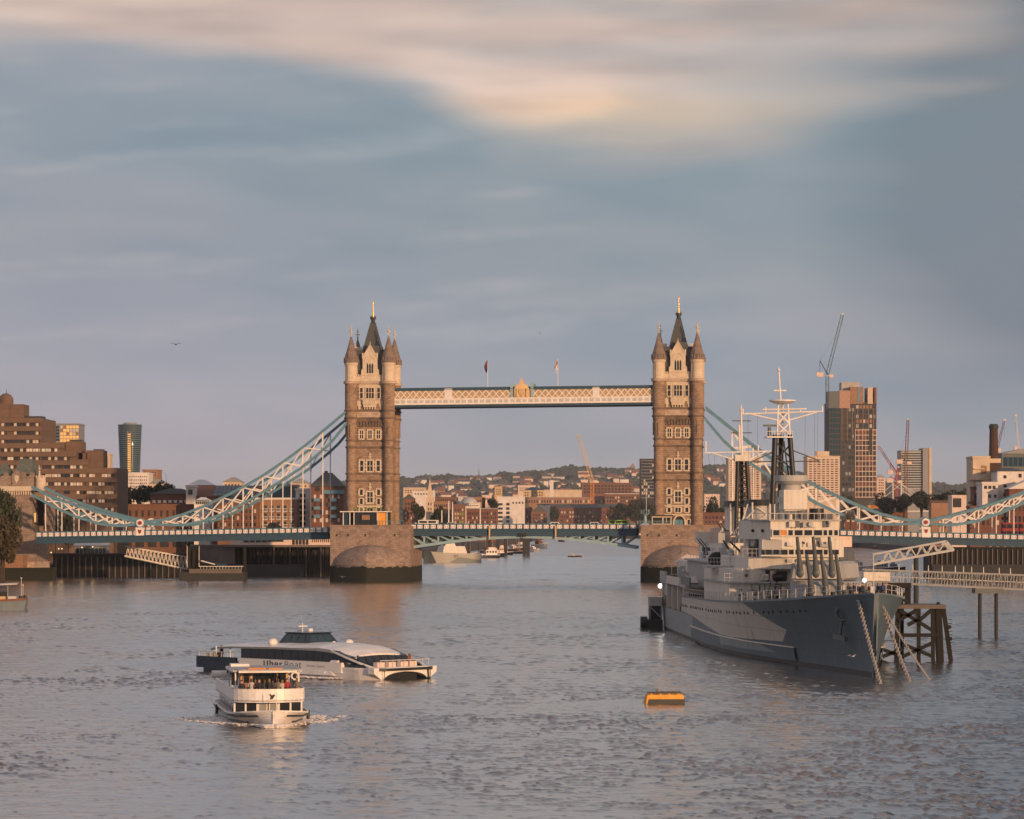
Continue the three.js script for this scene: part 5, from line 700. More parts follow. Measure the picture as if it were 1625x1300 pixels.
{ // white passenger cruiser coming toward the camera
  const o = P(434, 828, 245).setY(-0.05), t = thing('cruise_boat', 'white two-deck sightseeing boat heading toward the viewer with passengers on top', 'boat', o, 0.163);
  const plan = [[0, 0.12], [0.8, 1.3], [2, 2.3], [3.6, 3.0], [6, 3.25], [20, 3.25], [23, 2.9], [24, 2.5]], wl = [[0, 0.05], [0.8, 0.12], [2, 0.4], [4, 1.3], [7, 2.6], [20, 2.9], [24, 2.2]], dk = (s) => tab([[0, 1.3], [1.5, 1.15], [4, 0.95], [24, 0.9]], s);
  const hull = M('hull', hullOf(plan, wl, dk, -0.7, 48, 8, 1.5), C.boatWhite, t);
  const outl = [...Array(25)].map((_, i) => i), edge = (f, off) => [...outl.map((i) => [-tab(plan, 24 - i) - off, 24 - i]), ...outl.map((i) => [tab(plan, i) + off, i])];
  M('rubbing_strake', [-1, 1].flatMap((sd) => [...Array(22)].map((_, i) => { const a = 0.9 + i, b = a + 1; return bar([sd * (lerp(tab(wl, a), tab(plan, a), 0.77) + 0.06), dk(a) * 0.72, -a], [sd * (lerp(tab(wl, b), tab(plan, b), 0.77) + 0.06), dk(b) * 0.72, -b], 0.13, 0.12); })), C.navy, hull);
  M('gunwale', [-1, 1].flatMap((sd) => [...Array(24)].map((_, i) => bar([sd * tab(plan, i), dk(i) + 0.02, -i], [sd * tab(plan, i + 1), dk(i + 1) + 0.02, -i - 1], 0.12, 0.16))), C.boatWhite, hull);
  M('waterline_stripe', [-1, 1].flatMap((sd) => [...Array(20)].map((_, i) => { const a = 3 + i, b = a + 1; return bar([sd * (lerp(tab(wl, a), tab(plan, a), 0.46) + 0.03), 0.28, -a], [sd * (lerp(tab(wl, b), tab(plan, b), 0.46) + 0.03), 0.28, -b], 0.16, 0.06); })), C.navy, hull);
  const dr = []; for (let i = 0; i <= 24; i++) dr.push([[-tab(plan, i), dk(i) - 0.25, -i], [tab(plan, i), dk(i) - 0.25, -i]]); M('foredeck', surf(dr), C.shipGrey, t);
  M('stem', bar([0, -0.6, -0.02], [0, 1.34, 0.06], 0.14, 0.24), C.boatWhite, hull);
  // saloon: posts, panes, doors
  const sal = M('saloon', [bb(-2.7, 2.7, 0.6, 0.95, -21.5, -5.0), bb(-2.75, 2.75, 1.72, 1.85, -21.5, -4.8)], C.boatWhite, t);
  M('saloon_interior', bb(-2.4, 2.4, 0.95, 1.72, -21, -7.4), C.dark, sal);
  for (const x of [-2.66, -1.78, -0.86, 0.86, 1.78, 2.66]) M('window_post', bb(x - 0.07, x + 0.07, 0.9, 1.74, -5.1, -4.9), C.boatWhite, sal);
  for (const [a, b] of [[-2.59, -1.85], [-1.71, -0.93], [0.93, 1.71], [1.85, 2.59]]) M('window', bb(a, b, 0.93, 1.72, -5.08, -5.02), C.glass, sal);
  for (const [a, b] of [[-0.8, -0.05], [0.05, 0.8]]) { const d = M('door', [bb(a, b, 0.7, 0.86, -4.98, -4.9), bb(a, b, 1.6, 1.7, -4.98, -4.9), bb(a, a + 0.09, 0.86, 1.6, -4.98, -4.9), bb(b - 0.09, b, 0.86, 1.6, -4.98, -4.9)], C.boatWhite, sal); M('pane', bb(a + 0.08, b - 0.08, 0.85, 1.61, -4.97, -4.93), C.steelGrey, d); }
  for (const sd of [-1, 1]) for (let i = 0; i < 9; i++) { M('window', bb(sd * 2.68, sd * 2.74, 0.98, 1.68, -6.9 - i * 1.65, -5.5 - i * 1.65), C.glass, sal); M('window_post', bb(sd * 2.66, sd * 2.77, 0.95, 1.72, -7.1 - i * 1.65, -6.95 - i * 1.65), C.boatWhite, sal); }
  // upper deck with its rounded bulwark
  const bow = [...Array(17)].map((_, i) => { const a = Math.PI * i / 16; return [-2.95 * Math.cos(a), -5.6 + 2.3 * Math.sin(a) ** 0.8]; }), U = [[-2.95, -22], [-2.95, -14], ...bow, [2.95, -14], [2.95, -22]];
  const up = M('upper_deck', slabPoly(U, 1.85, 1.97), C.boatWhite, t);
  const bw = M('bulwark', [wallAlong(U, 1.78, 2.85), wallAlong(U.map(([x, z]) => [x * 0.975, z - 0.06]), 1.97, 2.85), surf([U.map(([x, z]) => [x * 0.97, 2.86, z - 0.07]), U.map(([x, z]) => [x * 1.012, 2.86, z + 0.04])])], C.boatWhite, up);
  M('bird_emblem', [prism([[0.02, 2.5], [0.16, 2.34], [0.32, 2.44], [0.42, 2.36], [0.3, 2.22], [0.24, 2.06], [0.12, 2.12], [0.12, 2.0], [0.02, 2.1], [0.1, 2.24], [0.0, 2.36]], -3.27, -3.22)], C.navy, bw);
  const roof = M('roof', [slabPoly([[-2.7, -12.8], [-2.7, -6.2], [-2.2, -5.2], [2.2, -5.2], [2.7, -6.2], [2.7, -12.8]], 4.2, 4.3), bb(-2.75, 2.75, 4.12, 4.25, -6.1, -5.5)], C.shipGrey, t);
  M('roof_fascia', [bb(-2.3, 2.3, 4.05, 4.25, -5.4, -5.25), bb(-2.8, -2.6, 4.06, 4.26, -12.8, -6), bb(2.6, 2.8, 4.06, 4.26, -12.8, -6)], C.white, roof);
  M('life_raft_cover', [bb(-1.5, -0.1, 4.29, 4.42, -6.2, -5.7), bb(0.1, 1.2, 4.29, 4.4, -6.2, -5.7)], C.orange, roof); M('roof_locker', [bb(-2.5, -1.0, 4.3, 4.5, -12.6, -11)], C.white, roof);
  for (const sd of [-1, 1]) for (const z of [-5.8, -9, -12.5]) M('roof_post', bb(sd * 2.52 - 0.05, sd * 2.52 + 0.05, 1.97, 4.25, z - 0.05, z + 0.05), C.white, roof);
  const wh = M('wheelhouse', [bb(-1.9, -0.95, 1.97, 4.05, -10.5, -8.6), bb(1.0, 1.9, 1.97, 4.05, -10.5, -8.6), bb(-0.95, 1.0, 1.97, 2.9, -10.4, -8.7)], C.cream, t); M('window', bb(-0.9, 0.95, 2.9, 3.9, -8.9, -8.75), C.glass, wh); M('door', bb(-1.75, -1.1, 2.1, 3.9, -8.62, -8.54), C.brickTan, wh); M('pane', bb(-1.62, -1.22, 3.1, 3.75, -8.56, -8.5), C.glass, wh); M('door', bb(1.15, 1.75, 2.1, 3.9, -8.62, -8.54), C.glass, wh); for (const x of [-2.35, 2.35]) M('screen', bb(x - 0.25, x + 0.25, 2.9, 4.0, -8.9, -8.85), C.glass, wh);
  M('life_ring', new THREE.TorusGeometry(0.28, 0.09, 8, 16).translate(2.2, 3.75, -5.7), C.white, roof); M('liferaft', cyl(0.3, 0.3, -0.6, 0.6, 0, 0, 14).rotateZ(Math.PI / 2).translate(-3.3, 3.6, -13), C.white, t);
  for (const [x, z] of [[3.34, -6.5], [-3.36, -15]]) M('fender', cyl(0.13, 0.13, 0.25, 1.0, x, z, 10), C.black, t);
  M('bow_staff', cyl(0.035, 0.025, 1.2, 2.7, 0.35, -1.4, 6), C.white, t);
  for (let i = 0; i < 5; i++) M('bench', bb(-2.2, 2.2, 1.97, 2.4, -4.9 - i * 0.85, -4.65 - i * 0.85), C.white, t);
  const m = new THREE.Matrix4().makeRotationY(0.163), put = (x, y, z) => V(x, y, z).applyMatrix4(m).add(o), cols = ['black', 'charcoal', 'a pale shirt', 'red', 'navy', 'brown'];
  const pax = [[-2.1, -4.9, 0], [-1.35, -4.7, 2], [-1.0, -5.3, 3], [-0.75, -4.45, 0], [-0.3, -4.7, 1], [0.05, -4.4, 0], [0.42, -5.2, 2], [0.75, -4.5, 5], [1.1, -4.6, 2], [1.5, -4.7, 3], [1.85, -5.1, 4], [2.3, -4.9, 5]], word = ['first', 'second', 'third', 'fourth', 'fifth', 'sixth', 'seventh', 'eighth', 'ninth', 'tenth', 'eleventh', 'twelfth'];
  pax.forEach(([x, z, c], i) => { const y = 1.97 + (i % 3 === 0 ? -0.35 : -0.5); person(`person in ${cols[c]} on the boat top deck, ${word[i]} from the stair door`, put(x, 1.97 - (i % 2 ? 0.1 : 0.2), z), 0.163 + Math.PI * (i % 3 ? 1 : 0) + R(-0.5, 0.5), 'sit', WEAR[c], WEAR[i % 2], HAIR[i % 3], 'passengers on the sightseeing boat'); });
  // broken water under the bow and along the sides
  const foam = []; const fr = rng(12); for (let i = 0; i < 1900; i++) { const u = fr(), sd = fr() < 0.5 ? -1 : 1, s = -0.9 + u * u * 15, spread = tab(wl, Math.max(s, 0)) + 0.1 + fr() ** 1.5 * (0.9 + s * 0.26), r = 0.04 + 0.11 * fr(); foam.push(new THREE.IcosahedronGeometry(r, 0).scale(1.5, 0.55, 1.5).rotateY(fr() * 6).translate(sd * spread, 0.06 + fr() * 0.2 * Math.exp(-s * 0.25), -s)); }
  const fm = M('wake', foam, C.white); fm.position.copy(o); fm.rotation.y = 0.163; tag(fm, 'white broken water under the bow of the sightseeing boat', 'wake'); fm.userData.kind = 'stuff';
}
{ // dark and white catamaran ferry
  const o = P(646, 828, 319).setY(0), rot = 0.78, t = thing('catamaran_ferry', 'long low catamaran ferry with dark glass sides behind the sightseeing boat', 'ferry', o, rot); t.scale.set(1, 1, 0.78);
  const plan = [[0, 0.15], [1.2, 0.75], [3, 1.15], [34, 1.25]], wl = [[0, 0.05], [1.5, 0.3], [4, 0.8], [34, 1.0]];
  for (const sd of [-1, 1]) M('hull', hullOf(plan, wl, (s) => tab([[0, 1.2], [6, 1.0], [34, 0.8]], s), -0.7).map((g) => g.translate(sd * 3.15, 0, 0)), sd > 0 ? C.navy : C.boatWhite, t);
  M('bow_fairing', [(() => { const q = new THREE.Shape([[-4.25, 1.2], [4.25, 1.2], [4.2, 0.7], [3.4, 0.2], [3.0, 0.2]].map((p) => new THREE.Vector2(...p))); q.quadraticCurveTo(2.4, 0.86, 0, 0.9); q.quadraticCurveTo(-2.4, 0.86, -3.0, 0.2); q.lineTo(-3.4, 0.2); q.lineTo(-4.2, 0.7); return new THREE.ExtrudeGeometry(q, { depth: 1.2, bevelEnabled: true, bevelSize: 0.08, bevelThickness: 0.08, bevelSegments: 2 }).translate(0, 0, -1.5); })()], C.boatWhite, t); M('tunnel_front', bb(-2.2, 2.2, -0.4, 1.0, -1.6, -1.2), C.black, t); M('tunnel_roof', [bb(-3.0, 3.0, 0.78, 1.0, -34, -2.2), bb(-2.6, 2.6, -0.3, 0.8, -34, -5)], C.black, t);
  const deck = M('main_deck', [slabPoly([[-4.35, -34], [-4.35, -4], [-3.9, -1.2], [-3.2, 0.1], [3.2, 0.1], [3.9, -1.2], [4.35, -4], [4.35, -34]], 1.0, 1.22)], C.boatWhite, t);
  M('bow_fender', [bar([-3.6, 1.1, -0.3], [-2.9, 1.1, 0.3], 0.3), bar([-2.9, 1.1, 0.25], [2.9, 1.1, 0.25], 0.26, 0.2), bar([2.9, 1.1, 0.3], [3.6, 1.1, -0.3], 0.3)], C.black, deck);
  // cabin: dark glass body, white lower panel, white roof shell
  const prof = [[-33, 1.22], [-33, 1.9], [-29, 2.85], [-12, 3.05], [-8.2, 2.85], [-5.6, 2.3], [-4.4, 1.22]];
  const side = (pts, x0, x1) => prism(pts.map(([z, y]) => [-z, y]), x0, x1).rotateY(Math.PI / 2);
  const cab = M('cabin', [side([[-27.5, 1.22], [-27.5, 2.85], [-12, 3.05], [-8.2, 2.85], [-5.6, 2.3], [-4.4, 1.22]], -3.95, 3.95)], C.glass, t);
  for (let i = 0; i < 10; i++) for (const sd of [-1, 1]) M('window', bb(sd * 3.95, sd * 4.0, 1.7, 2.84, -26.8 + i * 1.6, -25.26 + i * 1.6), C.glass, cab);
  const shell = []; for (const [z, y, w, c] of [[-35.5, 2.62, 2.9, 0.02], [-33, 2.86, 3.7, 0.1], [-29, 3.0, 4.05, 0.22], [-20, 3.12, 4.1, 0.34], [-12, 3.12, 4.1, 0.36], [-9, 2.98, 4.05, 0.34], [-6.8, 2.72, 3.7, 0.26], [-5.3, 2.4, 3.2, 0.14]]) shell.push([...Array(15)].map((_, i) => { const u = i / 7 - 1; return [u * w, y + c * (1 - u * u) - 0.18 * Math.abs(u) ** 6, z]; }));
  const rf = M('roof', [surf(shell), surf(shell.map((r) => r.map(([x, y, z]) => [x, y - 0.16, z]))), surf([shell[7], shell[7].map(([x, y, z]) => [x, y - 0.16, z])])], C.boatWhite, t);
  M('roof_edge', [-1, 1].flatMap((sd) => shell.slice(0, -1).map((r, i) => { const a = r[sd < 0 ? 0 : 14], b = shell[i + 1][sd < 0 ? 0 : 14]; return bar([a[0], a[1] - 0.08, a[2]], [b[0], b[1] - 0.08, b[2]], 0.2, 0.12); })), C.steelGrey, rf);
  for (const sd of [-1, 1]) { M('bow_arch', [[[3.95, 2.85, -9.2], [4.1, 2.3, -6.4]], [[4.1, 2.3, -6.4], [4.0, 1.75, -3.8]], [[4.0, 1.75, -3.8], [3.5, 1.2, -1.2]]].map(([a, b]) => bar([a[0] * sd, a[1], a[2]], [b[0] * sd, b[1], b[2]], 0.16, 0.2)), C.boatWhite, rf);
    M('bow_panel', [surf([[[sd * 4.0, 1.22, -9], [sd * 4.0, 1.22, -2.2]], [[sd * 4.02, 2.7, -8.8], [sd * 3.95, 1.5, -2.6]]])], C.navy, t); }
  const plate = textPlate(2048, 128, (x, w, h) => { x.fillStyle = '#d9d4d0'; x.fillRect(0, 0, w, h); x.fillStyle = '#0b0d12'; x.save(); x.translate(510, 116); x.scale(1.28, 1); x.font = 'bold 138px sans-serif'; x.fillText('Uber', 0, 0); x.font = '138px sans-serif'; x.fillText('Boat', 345, 0); x.restore(); x.font = '52px sans-serif'; x.fillText('thames clippers', 1420, 90); });
  const pl = M('name_panel', PLATE(20, 0.8), plate, t); pl.rotation.y = -Math.PI / 2; pl.position.set(-4.44, 1.26, -17.2);
  for (const sd of [-1, 1]) M('side_panel', [bb(sd * 3.9, sd * 4.42, 0.62, 1.68, -27.5, -6.5)], C.boatWhite, t);
  const sg = M('name_panel', PLATE(2.2, 0.42), textPlate(256, 48, (x, w, h) => { x.fillStyle = '#0c1220'; x.fillRect(0, 0, w, h); x.fillStyle = '#cfd4d6'; x.font = 'bold 24px sans-serif'; x.fillText('Clipper', 100, 40); }), t); sg.rotation.y = -Math.PI / 2; sg.position.set(-4.06, 1.7, -5.6);
  M('sponson', [bb(-4.6, -4.2, 0.35, 0.75, -20, -9.5), frustum(0.2, 1.2, 0.35, 0.1, 0.6, 0.75, -4.4, -9)], C.boatWhite, t); M('waterline_stripe', [bb(-4.46, -4.38, 0.08, 0.24, -27, -14)], C.orange, t);
  M('windscreen', [surf([[[-3.3, 1.3, -4.2], [3.3, 1.3, -4.2]], [[-3.1, 2.4, -5.4], [3.1, 2.4, -5.4]]])], C.glass, t); for (const x of [-2.2, -1.1, 0, 1.1, 2.2]) M('windscreen_bar', bar([x, 1.3, -4.15], [x * 0.94, 2.42, -5.38], 0.06, 0.05), C.black, t);
  // wheelhouse
  const wz = -19.5, wl2 = M('wheelhouse', [frustum(2.2, 3.1, 3.15, 1.6, 2.1, 4.35, 0, wz), bb(-1.7, 1.7, 4.35, 4.45, wz - 2.3, wz + 2.2)], C.navy, t);
  for (let i = 0; i < 3; i++) M('window', surf([[[-2.03, 3.5, wz - 2.1 + i * 1.5], [-2.03, 3.5, wz - 0.8 + i * 1.5]], [[-1.76, 4.15, wz - 1.85 + i * 1.35], [-1.76, 4.15, wz - 0.75 + i * 1.35]]]), C.glassBlue, wl2);
  for (let i = 0; i < 3; i++) M('window', surf([[[-1.6 + i * 1.1, 3.55, wz + 2.78], [-0.6 + i * 1.1, 3.55, wz + 2.78]], [[-1.3 + i * 0.9, 4.15, wz + 2.3], [-0.5 + i * 0.9, 4.15, wz + 2.3]]]), C.glassBlue, wl2);
  M('radar_mast', [cyl(0.06, 0.05, 4.4, 5.4, -0.4, wz - 0.6, 6), bb(-1.0, 0.2, 5.0, 5.12, wz - 0.7, wz - 0.5), cyl(0.3, 0.3, 4.5, 4.8, 0.3, wz, 10)], C.white, wl2);
  for (const [x, z, r] of [[-3.2, -22, 0.55], [1.2, -13, 0.5], [0.2, -14.6, 0.25]]) M('roof_dome', new THREE.SphereGeometry(r, 12, 8).scale(1, 0.8, 1).translate(x, 3.4, z), C.white, rf);
  M('life_raft', cyl(0.34, 0.34, -0.7, 0.7, 0, 0, 14).rotateX(Math.PI / 2).translate(-4.0, 1.56, -8.2), C.white, t); M('deck_locker', bb(-3.9, -3.3, 1.22, 1.9, -12, -9.6), C.boatWhite, t);
  // bow rails, seats, winches
  for (let i = 0; i < 9; i++) M('bow_rail', [cyl(0.03, 0.03, 1.2, 2.0, -3.3 + i * 0.82, -0.4, 5)], C.steelBright, t); M('bow_rail', [rod([-3.4, 2.0, -0.4], [3.4, 2.0, -0.4], 0.04), rod([3.4, 2.0, -0.4], [3.9, 2.2, -4], 0.04)], C.steelBright, t);
  for (const [x, z] of [[-2, -2.6], [-0.6, -2.4], [1.2, -2.6], [2.6, -2.8]]) M('deck_box', bb(x - 0.5, x + 0.5, 1.22, 1.75, z - 0.4, z + 0.4), C.canvas, t); M('life_ring', new THREE.TorusGeometry(0.4, 0.12, 8, 16).rotateY(0.7).translate(2.9, 2.0, -3.6), C.rust, t);
  // open after deck
  M('stern_skirt', [bb(-4.52, 4.52, -0.4, 1.34, -34.6, -27.3)], C.navy, t);
  M('after_deck', [bb(-4.3, 4.3, 0.5, 1.3, -36.5, -27.5), bb(-4.3, -4.1, 1.3, 1.7, -36.5, -28)], C.navy, t); for (let i = 0; i < 7; i++) M('stern_rail', [cyl(0.03, 0.03, 1.3, 2.2, -4.2, -36 + i * 1.2, 5)], C.steelBright, t); M('stern_rail', rod([-4.2, 2.2, -36.2], [-4.2, 2.2, -28], 0.035), C.steelBright, t);
  M('stern_locker', bb(-3.9, -2.7, 1.3, 2.1, -35.4, -33.8), C.white, t); M('stern_post', [[-3.8, -33], [-3.8, -30], [3.8, -33]].map(([x, z]) => cyl(0.08, 0.08, 1.3, 2.8, x, z, 6)), C.white, t);
  person('person in black standing at the stern rail of the catamaran', V(-3.5, 1.15, -25.2).applyAxisAngle(V(0, 1, 0), rot).add(o), 1, 'stand', WEAR[0], WEAR[1], HAIR[0]);
  const fr = rng(31), foam = []; for (let i = 0; i < 320; i++) { const s = 5 + fr() * 9, sp = -4.3 - fr() * 1.6, r = 0.05 + 0.1 * fr(); foam.push(new THREE.IcosahedronGeometry(r, 0).scale(1.6, 0.5, 1.6).translate(sp, 0.07 + fr() * 0.08, -s)); } const fm = M('wake', foam, C.white); fm.position.copy(o); fm.rotation.y = rot; tag(fm, 'thin broken water beside the catamaran ferry', 'wake'); fm.userData.kind = 'stuff';
}
{ // yellow mooring pontoon
  const D = 277, k = D / F, t = thing('mooring_pontoon', 'small yellow and black mooring pontoon alone in midstream', 'pontoon', P(1054, 828, D).setY(0), 0.1), W = 1.7;
  M('float', [prism([[-W - 0.05, -0.5], [W - 0.02, -0.5], [W, 0.42], [-W + 0.22, 0.42]], -0.2, 0.9)], C.black, t);
  M('body', [prism([[-W - 0.1, -0.5], [W - 0.1, -0.5], [W - 0.06, 0.82], [-W + 0.25, 0.82]], -1.4, -0.2), prism([[-W + 0.12, 0.42], [W, 0.42], [W - 0.08, 0.8], [-W + 0.2, 0.8]], -0.25, 0.55), prism([[-W - 0.12, -0.5], [-W + 0.05, -0.5], [-W + 0.3, 0.8], [-W + 0.1, 0.8]], -0.4, 0.85)], C.yellow, t);
  for (const z of [0.35, -0.9]) M('timber_rail', bar([-W + 0.3, 0.95, z], [W - 0.15, 0.97, z], 0.13, 0.12), C.black, t); for (const x of [-1.2, -0.4, 0.4, 1.2]) M('cleat', bb(x - 0.06, x + 0.06, 0.8, 0.92, 0.25, 0.45), C.yellow, t); M('mooring_post', [cyl(0.09, 0.07, 0.82, 1.25, -0.55, -0.3, 8)], C.rust, t);
}
// moored and passing craft under and beyond the bridge
function smallBoat(label, px, pyW, len, h, rot, hullM, cabM, opt = {}) {
  const D = 16 * F / (pyW - 828), t = thing(opt.name ?? 'river_boat', label, 'boat', P(px, 828, D).setY(0), rot, opt.group), b = len * (opt.beam ?? 0.13);
  M('hull', hullOf([[0, 0.1], [len * 0.12, b * 0.7], [len * 0.3, b], [len * 0.9, b], [len, b * 0.8]], [[0, 0.05], [len * 0.15, b * 0.35], [len * 0.35, b * 0.85], [len, b * 0.7]], (s) => h * (1.3 - 0.4 * Math.min(1, s / len * 2)), -0.6, 20, 3).concat([surf([...Array(9)].map((_, i) => { const s = len * i / 8; return [[-b * Math.min(1, s / len * 3.2), h * 0.85, -s], [b * Math.min(1, s / len * 3.2), h * 0.85, -s]]; }))]), hullM, t);
  M('gunwale', [-1, 1].flatMap((sd) => [...Array(10)].map((_, i) => { const w = (s) => sd * tab([[0, 0.1], [len * 0.12, b * 0.7], [len * 0.3, b], [len * 0.9, b], [len, b * 0.8]], s), y = (s) => h * (1.3 - 0.4 * Math.min(1, s / len * 2)), a = len * i / 10, c = len * (i + 1) / 10; return bar([w(a), y(a), -a], [w(c), y(c), -c], h * 0.14, h * 0.12); })), opt.trim ?? C.white, t);
  const c0 = opt.cab ?? [0.45, 0.75], ch = opt.ch ?? h * 1.4, cb = M('cabin', [bb(-b * 0.7, b * 0.7, h * 0.85, h * 0.85 + ch, -len * c0[1], -len * c0[0]), bb(-b * 0.5, b * 0.5, h * 0.85 + ch, h * 0.85 + ch * 1.5, -len * (c0[1] - 0.05), -len * (c0[0] + 0.1)), bb(-b * 0.78, b * 0.78, h * 0.85 + ch, h * 0.9 + ch, -len * c0[1] - 0.2, -len * c0[0] + 0.2)], cabM, t);
  for (let i = 0; i < 4; i++) for (const sd of [-1, 1]) M('window', bb(sd * b * 0.69, sd * b * 0.73, h * 0.85 + ch * 0.45, h * 0.85 + ch * 0.8, -len * lerp(c0[0], c0[1], (i + 0.8) / 4), -len * lerp(c0[0], c0[1], (i + 0.2) / 4)), C.glass, cb);
  for (const [q, mh] of opt.masts ?? []) M('mast', [cyl(0.16, 0.08, h, mh, 0, -len * q, 6), bar([0, h + 1.6, -len * q], [0, h + 1.9, -len * Math.min(0.95, q + 0.3)], 0.18), rod([0, mh * 0.95, -len * q], [0, h, -len * 0.04], 0.03, 0.03, 4), rod([0, mh * 0.95, -len * q], [0, h, -len * 0.97], 0.03, 0.03, 4)], opt.mastM ?? C.brickTan, t);
  return t;
}
{
  const D = 1225, k = D / F, t = thing('patrol_vessel', 'pale grey naval patrol vessel with dark painted bow under the bridge', 'ship', P(672, 828, D).setY(0), -1.05);
  const c = document.createElement('canvas'); c.width = 512; c.height = 128; const x = c.getContext('2d'); x.fillStyle = '#9a9892'; x.fillRect(0, 0, 512, 128); x.fillStyle = '#2d3940'; x.beginPath(); x.moveTo(0, 0); x.lineTo(50, 0); x.lineTo(110, 128); x.lineTo(0, 128); x.fill(); x.fillStyle = '#6f7678'; x.beginPath(); x.moveTo(190, 128); x.lineTo(300, 60); x.lineTo(512, 90); x.lineTo(512, 128); x.fill(); x.fillStyle = '#3b4044'; x.font = 'bold 40px sans-serif'; x.fillText('07', 250, 66);
  const L = 24, rows = [-1, 1].map((sd) => [...Array(25)].map((_, i) => { const s = L * i / 24, w = tab([[0, 0.1], [3, 1.9], [7, 3.1], [24, 3.2]], s), v = tab([[0, 0.05], [4, 1.2], [8, 2.6], [24, 2.8]], s); return [[sd * v, -0.5, -s], [sd * w, tab([[0, 4.6], [8, 3.9], [24, 3.3]], s), -s]]; }));
  const pos = [], uv = []; for (const side of rows) for (let i = 0; i < 24; i++) { const [a, b] = side[i], [d, e] = side[i + 1]; const q = (p) => { pos.push(...p); uv.push(-p[2] / L, (p[1] + 0.5) / 5); }; [a, b, e, a, e, d].forEach(q); }
  const g = new THREE.BufferGeometry(); g.setAttribute('position', new THREE.Float32BufferAttribute(pos, 3)); g.setAttribute('uv', new THREE.Float32BufferAttribute(uv, 2)); g.computeVertexNormals(); g.userData.ready = true; const tx = new THREE.CanvasTexture(c); tx.colorSpace = THREE.SRGBColorSpace; M('hull', g, new THREE.MeshStandardMaterial({ map: tx, roughness: 0.6 }), t);
  M('deck', slabPoly([[-0.1, 0], [-3.1, -7], [-3.2, -24], [3.2, -24], [3.1, -7], [0.1, 0]], 3.2, 3.4), C.shipGrey, t); M('stern', bb(-3.2, 3.2, -0.5, 3.3, -24.1, -23.9), C.shipGrey, t);
  const ss = M('superstructure', [frustum(2.8, 5.5, 3.4, 2.2, 4.6, 6.4, 0, -12.5), frustum(1.8, 2.4, 6.4, 1.4, 1.7, 8.2, 0, -11)], C.shipPale, t); M('mast', [cyl(0.2, 0.08, 8.2, 12.6, 0, -11.5, 6), bar([-1.3, 10.6, -11.5], [1.3, 10.6, -11.5], 0.12)], C.shipGrey, t);
  for (let i = 0; i < 5; i++) M('window', bb(-1.6 + i * 0.66, -1.1 + i * 0.66, 7.1, 7.7, -8.95, -8.6), C.glass, ss); for (let i = 0; i < 4; i++) M('window', bb(-2.75, -2.45, 5.0, 5.6, -9 - i * 1.7, -8 - i * 1.7), C.glass, ss); M('deck_gun', [cyl(0.5, 0.4, 3.4, 4.3, 0, -5, 8), rod([0, 4.1, -5], [0, 4.5, -2.8], 0.1)], C.gunGrey, t);
}
smallBoat('dark hulled barge moored nearest the patrol vessel', 748, 886, 13, 1.6, -1.2, C.navy, C.stucco, { cab: [0.5, 0.9], masts: [[0.25, 13]], mastM: C.dark });
smallBoat('black tug with pale wheelhouse moored mid row', 800, 884, 10, 1.5, 1.1, C.navy, C.canvas, { cab: [0.3, 0.6], ch: 1.8, masts: [[0.6, 16]] });
smallBoat('sailing barge with tall tan masts in the moored row', 790, 878, 13, 1.3, 0.7, C.brickDark, C.rust, { ch: 1.2, masts: [[0.3, 24], [0.5, 20], [0.75, 15]] });
smallBoat('brown hulled lighter moored beyond the sailing barge', 826, 876, 12, 1.7, 0.6, C.rust, C.stucco, { ch: 1.6, masts: [[0.3, 18]] });
smallBoat('white topped cabin cruiser in the moored row', 846, 874, 14, 1.6, 0.9, C.dark, C.white, { masts: [[0.35, 17], [0.6, 14]], mastM: C.dark });
smallBoat('grey coaster ending the moored row', 868, 871, 16, 2.6, 0.5, C.shipGrey, C.rust, { ch: 2, masts: [[0.3, 16], [0.6, 19]], mastM: C.steelGrey });
smallBoat('rusty hulled lighter tied up outside the launch', 758, 884, 11, 1.5, 0.9, C.rust, C.dark, { ch: 1, masts: [[0.4, 9]] });
smallBoat('small black sloop between the tug and the lighter', 814, 881, 9, 1.2, 0.8, C.black, C.timberGrey, { ch: 0.7, masts: [[0.4, 16]] });
smallBoat('white motor yacht near the end of the moored row', 856, 876, 10, 1.4, 0.6, C.white, C.stucco, { ch: 1.2 });
smallBoat('dark narrow barge behind the black sloop', 836, 879, 12, 1.2, 0.7, C.navy, C.rust, { ch: 0.9, masts: [[0.5, 12]] });
smallBoat('white launch moored behind the patrol vessel', 772, 881, 12, 1.6, -1.3, C.white, C.canvas, { ch: 2.2 });
smallBoat('small red hulled boat far down the river', 892, 860, 9, 2.6, 0.1, C.red, C.dark, { ch: 1.2, beam: 0.3 });
smallBoat('small dark workboat crossing open water beyond the bridge', 924, 884, 6.6, 0.75, 1.35, C.black, C.white, { cab: [0.55, 0.7], ch: 0.9, name: 'work_boat' });
smallBoat('long low dark barge at the far bank with a pale cabin', 955, 855, 55, 4, -1.5, C.dark, C.stucco, { ch: 3.5, cab: [0.3, 0.6] });
smallBoat('far moored barge nearer the bridge pier', 985, 854, 50, 4, -1.4, C.timberGrey, C.canvas, { ch: 4 });
smallBoat('dark boat moored behind the warship gangway', 1425, 907, 10, 1.2, 1.2, C.navy, C.steelGrey, { cab: [0.35, 0.7] });
smallBoat('white cabin boat with red stripe moored under the side span', 1436, 872, 18, 2, 1.4, C.red, C.white, { ch: 2.4, masts: [[0.5, 9]], mastM: C.white });
smallBoat('grey cabin boat moored behind the warship bridge', 1395, 905, 12, 1.2, 1.3, C.shipGrey, C.shipPale, { ch: 1.6 });
smallBoat('small dark tender beside the far pontoons', 1437, 905, 7, 0.9, 1.1, C.black, C.steelGrey, {});
smallBoat('low dinghy cut by the frame edge below the gangway', 1632, 950, 8, 0.7, -1.4, C.dark, C.steelGrey, { ch: 0.5 });
